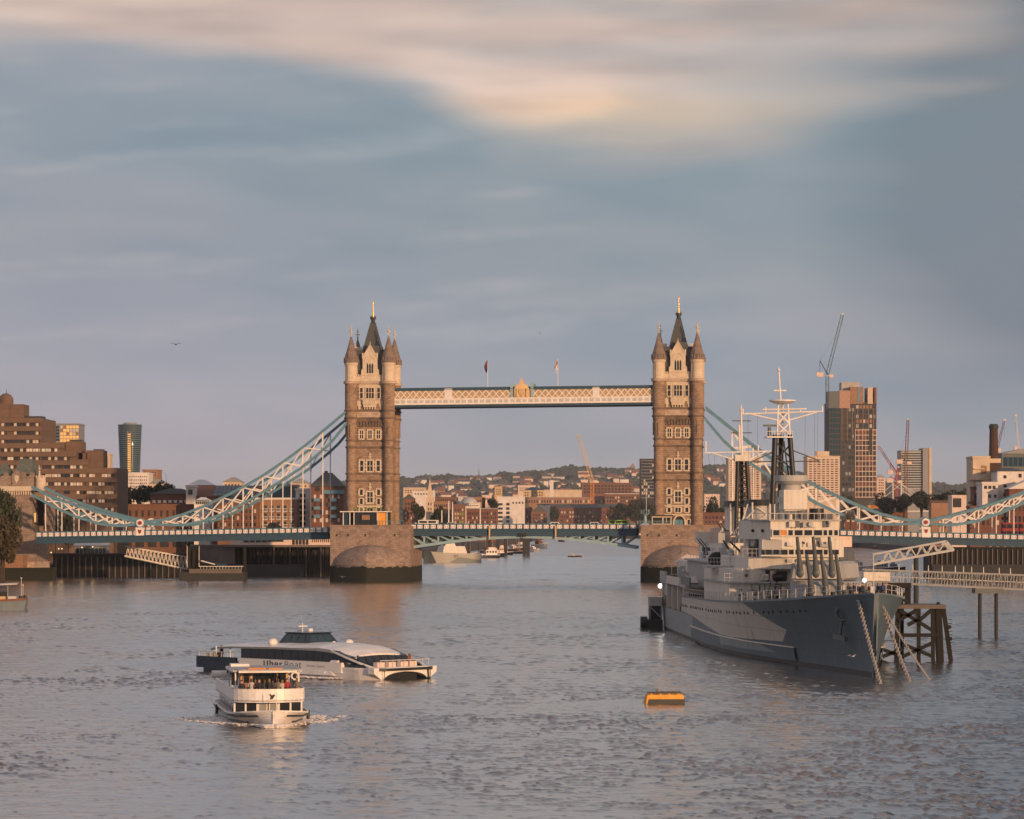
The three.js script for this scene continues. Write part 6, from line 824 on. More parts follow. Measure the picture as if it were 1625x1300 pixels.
{ // barge pier at the frame edge
  const D = 566, k = D / F, t = thing('barge_pier', 'grey pier barge with flat canopy cut by the frame edge', 'pontoon', P(0, 828, D).setY(0), 0.1), Y = (p) => EYE - (p - 828) * k;
  M('hull', [prism([[-16, -1], [4.1, -1], [4.7, Y(950)], [-16, Y(962)]], -8, 0)], C.shipBlue, t); M('coaming', bar([-16, Y(960), 0.05], [4.7, Y(951), 0.05], 0.35, 0.4), C.rust, t);
  M('canopy', bar([-16, Y(934), -3.5], [2.9, Y(927), -3.5], 0.25, 6), C.steel, t); for (const x of [-6, -2.5, 1.3]) M('post', cyl(0.1, 0.1, Y(955), Y(930), x, -0.8, 8), C.steelGrey, t); M('back_screen', bb(-14, 1, Y(952), Y(940), -6, -5.8), C.dark, t);
  for (const x of [3.7, 4.0]) M('lamp_post', [cyl(0.06, 0.05, Y(952), Y(x < 3.8 ? 920 : 930), x, -1.2, 6), new THREE.SphereGeometry(0.16, 8, 6).translate(x, Y(x < 3.8 ? 918 : 929), -1.2)], C.steelBright, t); M('bollard', cyl(0.3, 0.3, Y(952), Y(946), 3.6, -0.6, 8), C.black, t); M('bollard', cyl(0.3, 0.3, Y(952), Y(945), 4.4, -0.6, 8), C.black, t);
  for (const [x, m] of [[-3, C.rust], [0.2, C.cream], [2, C.steelBright]]) M('crate', bb(x - 0.8, x + 0.8, Y(955), Y(947), -2.4, -1.4), m, t);
}
// ------------------------------------------------------------------ banks and land
{
  const land = (name, pts, y) => struct(M(name, slabPoly(pts, -2, y), C.asphalt));
  land('ground', [[-1500, -925], [-62, -925], [-58, -1000], [-40, -1400], [-6, -2000], [30, -2900], [40, -3300], [-1500, -3300]], 3.4);
  land('ground', [[150, -905], [1500, -905], [1500, -3300], [200, -3300], [150, -2600], [130, -1992], [215, -1950], [200, -1500], [154, -1000]], 3.4);
  land('ground', [[-1500, -3302], [1500, -3302], [3500, -16000], [-3500, -16000]], 3.0);
}
// far wooded hill
const crest = [[400, 782], [560, 775], [640, 768], [700, 764], [760, 763], [800, 760], [850, 757], [900, 750], [950, 753], [1000, 751], [1050, 757], [1090, 752], [1130, 748], [1160, 747], [1220, 751], [1290, 764], [1360, 772], [1500, 778], [1720, 782]];
const hillPt = (px, f) => { const D = lerp(6000, 9300, f), w = fbm(px * 0.02, f * 3, 71, 3) - 0.5, c = EYE - (tab(crest, px) - 828) * 9300 / F; return V((px - 812.5) * D / F, lerp(3, c, f ** 0.9) + w * 16 * f * (1 - f), -D); };
{
  const rows = []; for (let j = 0; j <= 14; j++) rows.push([...Array(67)].map((_, i) => hillPt(400 + i * 20, j / 14).toArray())); rows.push([...Array(67)].map((_, i) => { const p = hillPt(400 + i * 20, 1); return [p.x * 1.5, 20, -15000]; }));
  struct(M('hill', surf(rows), mat(0.04, 0.05, 0.042, 0.95, G12)));
  const r = rng(41), g = (() => { const p = []; for (let i = 0; i < 46; i++) { const a = r() * 6.28, u = r() * 2 - 1, q = 0.45 + 0.55 * Math.cbrt(r()), s = Math.sqrt(1 - u * u); p.push(new THREE.IcosahedronGeometry(0.26 + 0.16 * r(), 0).rotateX(r() * 6).translate(Math.cos(a) * s * q, u * q * 0.8 + 0.6, Math.sin(a) * s * q)); } return join(p); })();
  g.userData.ready = true; const n = 3600, im = new THREE.InstancedMesh(g, mat(0.03, 0.045, 0.042, 0.95, null), n), m = new THREE.Matrix4(), col = new THREE.Color();
  for (let i = 0; i < n; i++) { const px = 420 + r() * 1280, f = i < 1000 ? 0.93 + r() * 0.07 : r() ** 0.7, p = hillPt(px, f), s = (i < 1000 ? 8 + 9 * r() : 7 + 9 * r()); m.makeRotationY(r() * 6).scale(V(s * (0.9 + 0.7 * r()), s * (0.6 + 0.5 * r()), s)).setPosition(p.x, p.y - 1, p.z); im.setMatrixAt(i, m); im.setColorAt(i, col.setRGB(0.75 + 0.5 * r(), 0.8 + 0.4 * r(), 0.7 + 0.4 * r())); }
  im.name = 'hill_woodland'; im.userData = { label: 'dark wooded cover over the far hillside', category: 'woodland', kind: 'stuff' }; im.castShadow = im.receiveShadow = true; scene.add(im);
  const hs = [C.stucco, C.beige, C.canvas, C.brickTan], hw = join([bb(-0.5, 0.5, -0.6, 1, -0.5, 0.5)]), hr = join([gable(-0.5, 0.5, 1, 1.5, -0.5, 0.5, 0.04)]); hw.userData.ready = hr.userData.ready = true;
  for (let i = 0; i < 170; i++) { const px = i < 120 ? 645 + r() * 380 : 1120 + r() * 170, f = 0.3 + 0.58 * r() ** 0.8, p = hillPt(px, f); p.z += 16; const t = thing('hillside_house', 'small pale house among the trees on the far hillside', 'house', V(p.x, p.y + 7, p.z), (r() - 0.5) * 0.8, 'houses on the far hillside'); t.scale.set(10 + 20 * r(), 8 + 5 * r(), 12); M('wall', hw, hs[Math.floor(r() * 3.2)], t); M('roof', hr, r() < 0.5 ? C.brickDark : C.slate, t); }
}
// ------------------------------------------------------------------ buildings: each front faces the river; pixels give place and size
function bld(name, label, cat, px0, px1, pyT, D, dep, wall, o = {}) {
  const mid = (px0 + px1) / 2, k = D / F, t = thing(name, label, cat, P(mid, 828, D).setY(0), o.turn ?? 0, o.group), X = (p) => (p - mid) * k, Y = (p) => EYE - (p - 828) * k, w = (px1 - px0) * k, h = Y(pyT), b = o.base ?? 2.6;
  const body = M('wall', [bb(-w / 2, w / 2, b, h, -dep, 0), ...(o.extra?.(X, Y) ?? [])], wall, t);
  const rm = o.roofM ?? C.slate, rh = (o.roofH ?? 0) * k;
  if (o.roof === 'hip') M('roof', frustum(w / 2 + 0.4, dep / 2 + 0.4, h, w * 0.12, dep * 0.12, h + rh, 0, -dep / 2), rm, t); else if (o.roof === 'gable') M('roof', gable(-w / 2, w / 2, h, h + rh, -dep, 0), rm, t); else if (o.roof === 'front') M('roof', prism([[-w / 2 - 0.4, h], [w / 2 + 0.4, h], [0, h + rh]], -dep, 0.4), rm, t); else M('parapet', [bb(-w / 2 - 0.2, w / 2 + 0.2, h - 0.02, h + 0.6, -dep - 0.2, 0.25)], o.capM ?? wall, t);
  if (o.win) for (const q of [o.win].flat()) { const [x0, x1, y0, y1] = [X(q.x0 ?? px0 + 2), X(q.x1 ?? px1 - 2), Y(q.y1), Y(q.y0)], cw = (x1 - x0) / q.c, rr = (y1 - y0) / q.r;
    for (let j = 0; j < q.r; j++) for (let i = 0; i < q.c; i++) { if (q.skip && hash2(i, j, mid | 0) < q.skip) continue; const xx = x0 + (i + 0.5) * cw, yy = y0 + (j + 0.5) * rr, ww = cw * (q.fw ?? 0.55), hh = rr * (q.fh ?? 0.55), mm = q.ms ? q.ms[Math.floor(hash2(i, j, 7 + (mid | 0)) * q.ms.length)] : q.m ?? C.pane; block('window', mm, t, xx - ww / 2, xx + ww / 2, yy - hh / 2, yy + hh / 2, -0.1, q.z ?? 0.08); }
    if (q.band) for (let j = 0; j <= q.r; j++) block(q.bandName ?? 'floor_band', q.band, t, x0 - 0.4, x1 + 0.4, y0 + j * rr - rr * (q.bh ?? 0.16), y0 + j * rr + rr * (q.bh ?? 0.16), -0.05, q.bz ?? 0.35); }
  return { t, X, Y, k, w, h };
}
const PM = [C.pane, C.pane, C.glass, C.curtain], LIT = lamp(1, 0.72, 0.4, 0.5);
{ // stepped brick hotel
  const D = 965, k = D / F, t = thing('stepped_hotel', 'large stepped brown brick hotel behind the bridge end', 'hotel', P(0, 828, D).setY(0)), q = 0.2692, X = (z) => (z * q) * k, Y = (z) => EYE - (600 + z * q - 828) * k;
  const steps = [[235, 245], [380, 375], [430, 450], [480, 520], [530, 690]];
  steps.forEach(([y, x], i) => M('wall', bb(X(-120 - i), X(x), i < 4 ? Y(steps[i + 1][0]) - 0.02 : 2.6, Y(y), -30 + i * 0.6, i * 0.02), C.hotel, t));
  for (const [a, b, y0, y1] of [[-20, 48, 232, 150], [50, 130, 232, 152], [378, 470, 440, 372], [500, 597, 528, 425], [478, 505, 482, 440]]) M('penthouse', bb(X(a), X(b), Y(y0), Y(y1), -14, -3), C.hotel, t);
  const dm = M('dome', [cyl(2.3, 2.3, Y(152), Y(128), X(10), -8, 16), new THREE.SphereGeometry(2.3, 16, 10, 0, 6.3, 0, 1.57).translate(X(10), Y(128), -8)], C.hotel, t); M('finial', cyl(0.15, 0.05, Y(95), Y(62), X(12), -8, 6), C.lead, dm);
  M('roof_plant', bb(X(110), X(235), Y(232), Y(222), -12, -4), C.lead, t); M('roof_plant', bb(X(400), X(465), Y(372), Y(362), -10, -4), C.lead, t); M('roof_plant', bb(X(540), X(592), Y(428), Y(418), -10, -4), C.lead, t);
  const hm = [C.pane, C.glass, C.pane, C.curtain, C.curtain, C.stucco]; let n = 0;
  for (let f = 0; f < 11; f++) { const yt = 238 + f * 50, xr = [...steps].reverse().find(([y]) => yt >= y - 6)[1]; M('spandrel', bb(X(-120), X(xr + 2), Y(yt + 26), Y(yt - 2), -0.2, 0.7), C.hotel, t);
    for (let x = 8; x + 40 < xr; x += 37) { if (((x / 37) | 0) % 2 === 1 && hash2(x, f, 5) < 0.12) continue; const lit = hash2(x, f, 9) < 0.03; block('window', lit ? LIT : hm[Math.floor(hash2(x, f, 3) * 6)], t, X(x), X(x + 16), Y(yt + 46), Y(yt + 28), 0, 0.25); block('window', hm[Math.floor(hash2(x, f, 4) * 6)], t, X(x + 17.5), X(x + 33), Y(yt + 46), Y(yt + 28), 0, 0.25); } }
  for (const x of [245, 515, 688]) M('pier', bb(X(x - 8), X(x), 3, Y(x < 300 ? 240 : 535), -0.2, 0.5), C.hotel, t);
}
{
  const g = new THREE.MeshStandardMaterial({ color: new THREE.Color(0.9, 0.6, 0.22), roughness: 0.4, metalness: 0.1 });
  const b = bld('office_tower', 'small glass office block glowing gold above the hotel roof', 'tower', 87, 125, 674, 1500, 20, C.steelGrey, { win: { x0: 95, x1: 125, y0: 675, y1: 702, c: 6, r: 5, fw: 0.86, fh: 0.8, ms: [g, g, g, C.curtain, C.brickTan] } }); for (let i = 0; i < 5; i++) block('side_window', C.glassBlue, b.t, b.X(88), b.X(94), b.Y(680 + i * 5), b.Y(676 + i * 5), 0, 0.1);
  bld('office_block', 'little sunlit block peeping past the hotel steps', 'building', 161, 174, 722, 1400, 10, C.beige, { win: { y0: 724, y1: 742, c: 3, r: 5, fw: 0.5, fh: 0.5 } });
  // round glass tower
  const D = 1750, k = D / F, t = thing('round_tower', 'blue green cylindrical glass tower with balcony rings', 'tower', P(206, 828, D).setY(0)), Y = (p) => EYE - (p - 828) * k, rr = (y) => (16.2 + 3.2 * (y - 752) / (672 - 752)) * k;
  M('glass_drum', lathe([[0.01, 3], [rr(752) * 0.97, 3], [rr(752) * 0.97, Y(752)], [rr(712) * 0.97, Y(712)], [rr(674) * 0.97, Y(674)], [0.01, Y(674)]], 36), C.glassBlue, t);
  for (let i = 0; i < 24; i++) { const y = 675 + i * 3.25; M('balcony_ring', cyl(rr(y), rr(y), Y(y) - 0.16, Y(y) + 0.16, 0, 0, 36), C.shipBlue, t); }
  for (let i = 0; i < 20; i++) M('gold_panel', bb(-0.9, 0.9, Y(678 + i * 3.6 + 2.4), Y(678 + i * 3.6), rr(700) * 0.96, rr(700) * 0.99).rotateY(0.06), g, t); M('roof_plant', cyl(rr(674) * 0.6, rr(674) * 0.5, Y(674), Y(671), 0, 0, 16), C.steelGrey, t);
  bld('apartment_block', 'pale slab of flats below the round glass tower', 'building', 186, 236, 752, 1500, 20, C.stucco, { win: { y0: 754, y1: 775, c: 14, r: 4, fw: 0.45, fh: 0.4 } });
  bld('office_block', 'low brown roof block beside the round tower', 'building', 226, 250, 747, 1600, 20, C.brickTan, { win: { y0: 748, y1: 756, c: 6, r: 2 } });
  for (const [a, b, y, l] of [[236, 263, 762, 'nearest the round tower'], [354, 383, 759, 'above the solar roof'], [462, 489, 761, 'behind the suspension hangers']]) bld('arched_house', 'pale curved gable house with grey roof, ' + l, 'building', a, b, y + 6, 1450, 16, C.beige, { roof: 'front', roofH: 8, roofM: C.steelGrey, win: { y0: y + 8, y1: y + 24, c: 5, r: 3, fw: 0.5, fh: 0.5 } });
  // long brick terraces behind the deck
  bld('brick_terrace', 'long low brick terrace with arched ground floor behind the deck', 'building', 190, 312, 803, 1010, 14, C.brick, { win: [{ y0: 808, y1: 822, c: 12, r: 1, fw: 0.35, fh: 0.7 }, { y0: 855, y1: 870, c: 6, r: 1, fw: 0.7, fh: 0.8 }] });
  bld('roof_pavilion', 'dark roofed storey with pale fascia set back above the terrace', 'building', 238, 310, 784, 1040, 16, C.brickDark, { capM: C.stucco, roof: 'hip', roofH: 9, roofM: C.dark, win: { y0: 792, y1: 800, c: 8, r: 1, fw: 0.6, m: C.stucco } });
  bld('stair_tower', 'narrow pale framed stair tower on the brick block', 'building', 295, 309, 773, 1030, 8, C.stucco, { win: { y0: 776, y1: 786, c: 1, r: 1, fw: 0.7, fh: 0.8, m: C.pane } });
  const s = bld('warehouse', 'red brick warehouse with sloping solar panelled roof', 'building', 310, 412, 788, 1035, 22, C.brick, { capM: C.stucco, roof: 'gable', roofH: 18, roofM: C.brickDark, win: [{ y0: 800, y1: 835, c: 10, r: 3, fw: 0.4, fh: 0.5 }] });
  for (let j = 0; j < 3; j++) for (let i = 0; i < 10; i++) { const u = (j + 0.15) / 3.3, v = (j + 1.05) / 3.3, x0 = s.X(338) + i * 1.35, f = (q) => [s.h + 18 * s.k * q * 0.98 + 0.15, -q * 11]; M('solar_panel', surf([[[x0, f(u)[0], f(u)[1] + 0.2], [x0 + 1.22, f(u)[0], f(u)[1] + 0.2]], [[x0, f(v)[0], f(v)[1] + 0.2], [x0 + 1.22, f(v)[0], f(v)[1] + 0.2]]]), C.glass, s.t); }
  bld('glazed_gable', 'white glazed gable roof beside the solar panels', 'building', 298, 336, 770, 1060, 14, C.brickDark, { roof: 'hip', roofH: 9, roofM: C.steelBright });
  const gz = bld('conservatory', 'small white framed conservatory on the terrace roof', 'building', 308, 334, 796, 1000, 6, C.white, { roof: 'hip', roofH: 7, roofM: C.steelBright, win: { y0: 793, y1: 801, c: 7, r: 1, fw: 0.75, fh: 0.8 } });
  const wb = bld('wharf_flats', 'orange brick wharf flats with white balcony rails and blue doors', 'building', 408, 472, 793, 995, 16, C.brickTan, { capM: C.stucco, win: { x0: 416, x1: 468, y0: 800, y1: 838, c: 5, r: 3, fw: 0.4, fh: 0.62, m: C.glassBlue } });
  for (let j = 0; j < 3; j++) for (let i = 0; i < 5; i++) { const x = wb.X(416 + (i + 0.5) * 10.4), y = wb.Y(812 + j * 12.6); M('balcony', [bb(x - 0.8, x + 0.8, y - 0.1, y + 0.05, 0, 0.9), bb(x - 0.8, x + 0.8, y + 0.9, y + 1.0, 0.8, 0.9), ...[-0.7, -0.35, 0, 0.35, 0.7].map((d) => bb(x + d - 0.03, x + d + 0.03, y, y + 0.95, 0.82, 0.88))], C.white, wb.t); }
  bld('brick_flats', 'brick flats with pale balconies under the suspension truss', 'building', 345, 410, 800, 990, 14, C.brick, { win: { y0: 806, y1: 838, c: 9, r: 3, fw: 0.45, fh: 0.55, ms: PM }, extra: (X, Y) => [0, 1, 2].map((j) => bb(X(348), X(408), Y(817 + j * 10.5), Y(815.5 + j * 10.5), 0, 0.8)) });
  bld('glass_roof_block', 'dark blue glazed block above the wharf flats', 'building', 432, 471, 772, 1030, 12, C.glassBlue, { capM: C.steelGrey, win: { y0: 774, y1: 792, c: 5, r: 2, fw: 0.9, fh: 0.85, m: C.glassBlue } });
  bld('concrete_flats', 'narrow pale concrete flats with dark balconies beside the brick wharf', 'building', 469, 491, 778, 1000, 12, C.stucco, { win: { x0: 475, x1: 485, y0: 782, y1: 836, c: 1, r: 6, fw: 0.95, fh: 0.6, m: C.dark } });
  const py = bld('pyramid_roof_block', 'brick block with dark pyramid roof and blue balconies beside the tower', 'building', 492, 545, 772, 985, 14, C.brickDark, { roof: 'hip', roofH: 22, roofM: C.slate, win: [{ x0: 495, x1: 542, y0: 782, y1: 832, c: 5, r: 4, fw: 0.4, fh: 0.5, ms: [C.pane, C.glassBlue, C.curtain] }] });
  M('cupola', [bb(py.X(513), py.X(518), py.Y(752), py.Y(747), -8, -6)], C.brickDark, py.t); M('round_window', cyl(0.8, 0.8, 0, 0.15, 0, 0, 16).rotateX(Math.PI / 2).translate(py.X(504), py.Y(776), 0), C.pane, py.t);
  for (let j = 0; j < 3; j++) for (const [a, b] of [[498, 508], [524, 534]]) M('balcony', bb(py.X(a), py.X(b), py.Y(796 + j * 13), py.Y(791 + j * 13), 0, 1.1), C.teal, py.t); M('gallery', bb(py.X(514), py.X(545), py.Y(784), py.Y(778), 0, 1.2), C.teal, py.t);
  bld('grey_flats', 'narrow grey flats squeezed beside the bridge tower', 'building', 543, 556, 776, 1010, 10, C.steelGrey, { win: { y0: 780, y1: 830, c: 2, r: 6, fw: 0.5, fh: 0.4 } });
}
{ // quays, pier buildings and pontoons below the side span
  const q = bld('quay_wall', 'dark timber faced quay below the hotel', 'wall', 84, 300, 882, 912, 12, C.timber, { base: -2, extra: (X, Y) => [bb(X(84), X(190), Y(884), Y(879), -12, 0.3)] }); for (let i = 0; i < 22; i++) M('fender_pile', bb(q.X(88 + i * 9.4), q.X(89.6 + i * 9.4), -2, q.Y(884), 0, 0.4), C.timberGrey, q.t);
  bld('quay_wall', 'dark stone quay continuing behind the gangway', 'wall', 296, 372, 868, 925, 10, C.timberGrey, { base: -2 });
  bld('river_wall', 'brick topped river wall beside the gate tower', 'wall', -60, 36, 886, 872, 10, C.brickTan, { base: -2 }); bld('weed_wall', 'dark weedy foot of the river wall by the gate tower', 'wall', -60, 82, 905, 868, 8, C.weed, { base: -2 });
  const c = bld('cafe_shed', 'small glass fronted cafe under the side span with warm lamps', 'kiosk', 118, 170, 866, 915, 6, C.steelGrey, { roof: 'gable', roofH: 4, roofM: C.steelBright, base: 5, win: { y0: 869, y1: 880, c: 8, r: 1, fw: 0.8, fh: 0.8, m: C.glass } });
  for (const [px, py, D] of [[93, 871, 905], [98, 871, 905], [130, 869, 910], [147, 868, 910], [81, 877, 900]]) { const o = P(px, py, D), l = thing('quay_lamp', `warm lamp on the quay under the deck, ${['one of a close pair', 'other of the close pair', 'over the cafe door', 'at the cafe end', 'lowest by the gate tower'][[93, 98, 130, 147, 81].indexOf(px)]}`, 'lamp', o); M('globe', new THREE.SphereGeometry(0.2, 10, 8), lamp(1, 0.65, 0.3, 1.6), l); M('post', cyl(0.05, 0.05, -2.5, -0.18, 0, 0, 6), C.dark, l); const pl = new THREE.PointLight(new THREE.Color(1, 0.65, 0.3), 2); pl.position.set(0, 0, 0.4); l.add(pl); }
  const p = bld('pier_building', 'long pale pier building on piles behind the gangway', 'building', 366, 527, 853, 925, 12, C.canvas, { base: 9.6 - 0.6, roofM: C.stucco, win: [{ x0: 386, x1: 424, y0: 855, y1: 862, c: 4, r: 1, fw: 0.86, fh: 0.7, m: C.glass }, { x0: 424, x1: 450, y0: 853, y1: 860, c: 2, r: 1, fw: 0.98, fh: 1, m: C.glass }, { x0: 463, x1: 490, y0: 856, y1: 865, c: 5, r: 1, fw: 0.8, fh: 0.9, m: C.pane }, { x0: 494, x1: 526, y0: 853, y1: 862, c: 10, r: 1, fw: 0.45, fh: 0.7, m: C.pane }] }); const sb = M('sign_board', bb(p.X(426), p.X(450), p.Y(855), p.Y(851.5), 0.1, 0.3), C.dark, p.t); for (const [a, b] of [[427, 428], [429, 436.5], [438, 445]]) M('sign_lettering', bb(p.X(a), p.X(b), p.Y(854), p.Y(852.5), 0.3, 0.34), C.white, sb); M('deck', bb(p.X(355), p.X(527), p.Y(868.5), p.Y(865), -14, 1), C.timberGrey, p.t);
  for (let i = 0; i < 27; i++) M('pile', [cyl(0.22, 0.22, -2, p.Y(867), p.X(360 + i * 6.2), -0.4 - (i % 3) * 2, 6)], i % 4 ? C.timber : C.timberGrey, p.t); M('back_wall', bb(p.X(340), p.X(527), -2, p.Y(868), -13, -9), C.dark, p.t);
  const D = 870, k = D / F, g = thing('pier_gangway', 'white lattice gangway sloping down to the landing pontoon', 'gangway', P(245, 828, D).setY(0)), X = (z) => (180 + z * 0.23385 - 245) * k, Y = (z) => EYE - (640 + z * 0.2339 - 828) * k;
  for (const z of [0, -2.6]) { M('top_chord', bar([X(80), Y(970), z], [X(495), Y(1045), z], 0.3), C.white, g); M('bottom_chord', bar([X(75), Y(1035), z], [X(495), Y(1125), z], 0.34), C.white, g); for (let i = 0; i < 16; i++) { const a = 85 + i * 25.6, f = (i) => [lerp(970, 1045, (i * 25.6) / 415), lerp(1037, 1125, (i * 25.6) / 415)]; M('lattice_bar', bar([X(a), Y(f(i)[1]), z], [X(a + 13), Y(f(i + 0.5)[0]), z], 0.17), C.white, g); M('lattice_bar', bar([X(a + 13), Y(f(i + 0.5)[0]), z], [X(a + 25.6), Y(f(i + 1)[1]), z], 0.17), C.white, g); } } M('walk_deck', bar([X(75), Y(1042), -1.3], [X(495), Y(1130), -1.3], 0.2, 2.6), C.steelGrey, g);
  const b = thing('landing_pontoon', 'dark floating landing stage with pale rails and grey shelter', 'pontoon', P(335, 828, 862).setY(0)), XX = (p) => (p - 335) * 862 / F, YY = (p) => EYE - (p - 828) * 862 / F;
  M('float', bb(XX(284), XX(388), -0.8, YY(908), -9, 0), C.dark, b); M('fender', bb(XX(300), XX(384), YY(910), YY(903), 0, 0.2), C.timberGrey, b); for (const x of [297, 304, 311, 386]) M('guide_pile', cyl(0.5, 0.5, -2, YY(x > 380 ? 870 : x < 300 ? 862 : 872), XX(x), -4, 10), C.timber, b); for (const x of [295, 314]) M('mast', cyl(0.12, 0.08, YY(900), YY(852), XX(x), -3, 6), C.white, b);
  M('shelter', [bb(XX(341), XX(358), YY(908), YY(894), -6, -3)], C.glassBlue, b); M('railing', [...Array(14)].map((_, i) => bb(XX(318 + i * 5) - 0.05, XX(318 + i * 5) + 0.05, YY(908), YY(899), -0.4, -0.3)).concat([bb(XX(316), XX(386), YY(899.5), YY(898.5), -0.4, -0.3)]), C.white, b); M('ramp', bar([XX(318), YY(890), -2], [XX(340), YY(896), -2], 0.3, 2), C.steelBright, b);
  const w = bld('quay_wall', 'dark timber wharf wall under the far side span', 'wall', 1474, 1700, 872, 912, 12, C.timber, { base: -2 }); for (let i = 0; i < 24; i++) M('fender_pile', bb(w.X(1478 + i * 8), w.X(1479.5 + i * 8), -2, w.Y(871 + (i % 3)), 0, 0.5), C.timberGrey, w.t);
  bld('wharf_arcade', 'brick wharf arcade under the side span by the frame edge', 'building', 1570, 1680, 853, 930, 8, C.brickTan, { win: { y0: 858, y1: 874, c: 9, r: 1, fw: 0.6, fh: 0.8, m: C.dark } });
  bld('moorings_deck', 'low dark pontoon line behind the access gangway', 'pontoon', 1480, 1700, 900, 840, 6, C.dark, { base: -1 });
}
// ------------------------------------------------------------------ mid-distance town seen through the span
const town = [
  ['town_block', 'pale long block above the church', 640, 676, 775, 2600, C.beige, { win: { y0: 777, y1: 783, c: 8, r: 2 } }],
  ['town_block', 'cream hall roof behind the church spire', 655, 690, 780, 2500, C.stucco, { win: { y0: 782, y1: 786, c: 7, r: 1 } }],
  ['brick_house', 'orange brick gabled house beside the tower railing', 640, 657, 792, 1250, C.brick, { roof: 'front', roofH: 8, win: { y0: 796, y1: 826, c: 3, r: 4, ms: PM } }],
  ['brick_row', 'long brick row with pale flat roofs left of the mast pair', 686, 715, 797, 2100, C.brickTan, { win: { y0: 799, y1: 806, c: 8, r: 1 } }],
  ['brick_row', 'red row beyond the dark trees', 690, 724, 790, 2400, C.brick, { win: { y0: 791, y1: 797, c: 9, r: 1 } }],
  ['domed_hall', 'pale domed hall among brick roofs', 728, 762, 799, 2000, C.stucco, { win: { y0: 801, y1: 804, c: 10, r: 1 } }],
  ['brick_flats', 'brown brick flats with green balconies behind the deck', 719, 738, 802, 1500, C.brick, { win: { y0: 806, y1: 832, c: 4, r: 4, ms: [C.green, C.pane, C.curtain] } }],
  ['brick_flats', 'long brown brick flats with blue grey roof', 740, 790, 808, 1550, C.brickDark, { capM: C.steelGrey, win: { y0: 812, y1: 832, c: 14, r: 3, ms: PM } }],
  ['terrace_roofs', 'orange terrace behind the domed hall', 735, 770, 790, 2300, C.brickTan, { win: { y0: 792, y1: 798, c: 9, r: 1 } }],
  ['town_house', 'pink house block above the terraces', 765, 780, 787, 2300, C.canvas, { win: { y0: 789, y1: 795, c: 4, r: 1 } }],
  ['sunlit_tower', 'small yellow sunlit tower block on the slope', 785, 797, 773, 2800, C.cream, { win: { y0: 775, y1: 786, c: 3, r: 3 } }],
  ['white_flats', 'white balconied flats catching the sun mid town', 789, 833, 789, 1650, C.stucco, { win: [{ x0: 790, x1: 798, y0: 797, y1: 831, c: 1, r: 5, fw: 0.9, fh: 0.5, m: C.glass }, { x0: 803, x1: 809, y0: 797, y1: 831, c: 1, r: 5, fw: 0.9, fh: 0.6, m: C.glass }, { x0: 812, x1: 832, y0: 795, y1: 801, c: 4, r: 1, fw: 0.5, m: C.pane }] }],
  ['town_block', 'pink brick slab on the slope behind the white flats', 822, 850, 771, 3000, C.canvas, { win: { y0: 773, y1: 780, c: 8, r: 2 } }],
  ['cream_block', 'cream block with green hipped roof', 830, 864, 778, 2500, C.cream, { roof: 'hip', roofH: 5, roofM: C.tealDark, win: { y0: 780, y1: 792, c: 8, r: 3, ms: PM } }],
  ['factory_hall', 'long pale hall below the wooded ridge', 864, 925, 778, 3050, C.beige, {}],
  ['wharf_terrace', 'long orange terrace with flat grey roofs', 832, 975, 790, 2350, C.brickTan, { capM: C.steelGrey, win: { y0: 792, y1: 800, c: 34, r: 1, fw: 0.5, fh: 0.6, ms: PM } }],
  ['frame_block', 'red concrete frame block behind the yellow crane', 924, 1004, 767, 2400, C.brick, { win: { y0: 769, y1: 784, c: 14, r: 3, fw: 0.6, fh: 0.66, m: C.dark } }],
  ['wharf_terrace', 'orange brick terrace below the frame block', 960, 1034, 784, 2300, C.brick, { capM: C.stucco, win: { y0: 787, y1: 798, c: 16, r: 2, ms: PM } }],
  ['scaffold_house', 'dark gabled warehouse wrapped in scaffold', 814, 845, 806, 1700, C.brickDark, { roof: 'front', roofH: 6, win: { y0: 810, y1: 830, c: 7, r: 3, ms: PM } }],
  ['brick_gable', 'red brick gable house between the scaffolded blocks', 843, 868, 812, 1650, C.brick, { roof: 'front', roofH: 10, roofM: C.slate, win: { y0: 815, y1: 830, c: 5, r: 3, ms: PM } }],
  ['white_gable', 'white gable end behind the red brick gable', 852, 876, 800, 1900, C.stucco, { roof: 'front', roofH: -2 }],
  ['warehouse_row', 'long dark warehouse row with scaffold bays', 874, 985, 806, 1750, C.brickDark, { capM: C.steelGrey, roof: 'gable', roofH: 6, roofM: C.slate, win: { y0: 810, y1: 830, c: 24, r: 3, fw: 0.5, fh: 0.5, ms: [C.pane, C.pane, C.rust, C.curtain] } }],
  ['dark_tower', 'dark glass tower block beside the second bridge tower', 1016, 1043, 729, 1500, C.dark, { win: { y0: 731, y1: 790, c: 7, r: 12, fw: 0.7, fh: 0.7, ms: [C.glass, C.glass, C.pane, C.curtain], band: C.steelGrey, bh: 0.08, bz: 0.5 } }],
  ['curved_block', 'pink curved roof block behind the bridge tower', 1118, 1142, 785, 1900, C.canvas, { win: { y0: 788, y1: 802, c: 6, r: 3, ms: PM } }],
  ['far_shed', 'low far shed at the end of the river', 870, 1020, 842, 3290, C.dark, {}],
  ['far_wharf', 'far dark wharf line closing the river', 660, 872, 843, 3100, C.brickDark, {}],
];
const bankD = (px, D) => D >= 3050 && D < 3090 ? D + 900 : D >= 3090 ? D + 20 : px > 782 ? 3330 + (D - 1500) * 0.4 : px > 700 ? Math.max(D, 1950 + (D - 1500) * 0.5) : Math.max(D, 1420);
for (const [n, l, a, b, y, D, m, o] of town) bld(n, l, 'building', a, b, y, bankD((a + b) / 2, D), 18, m, o);
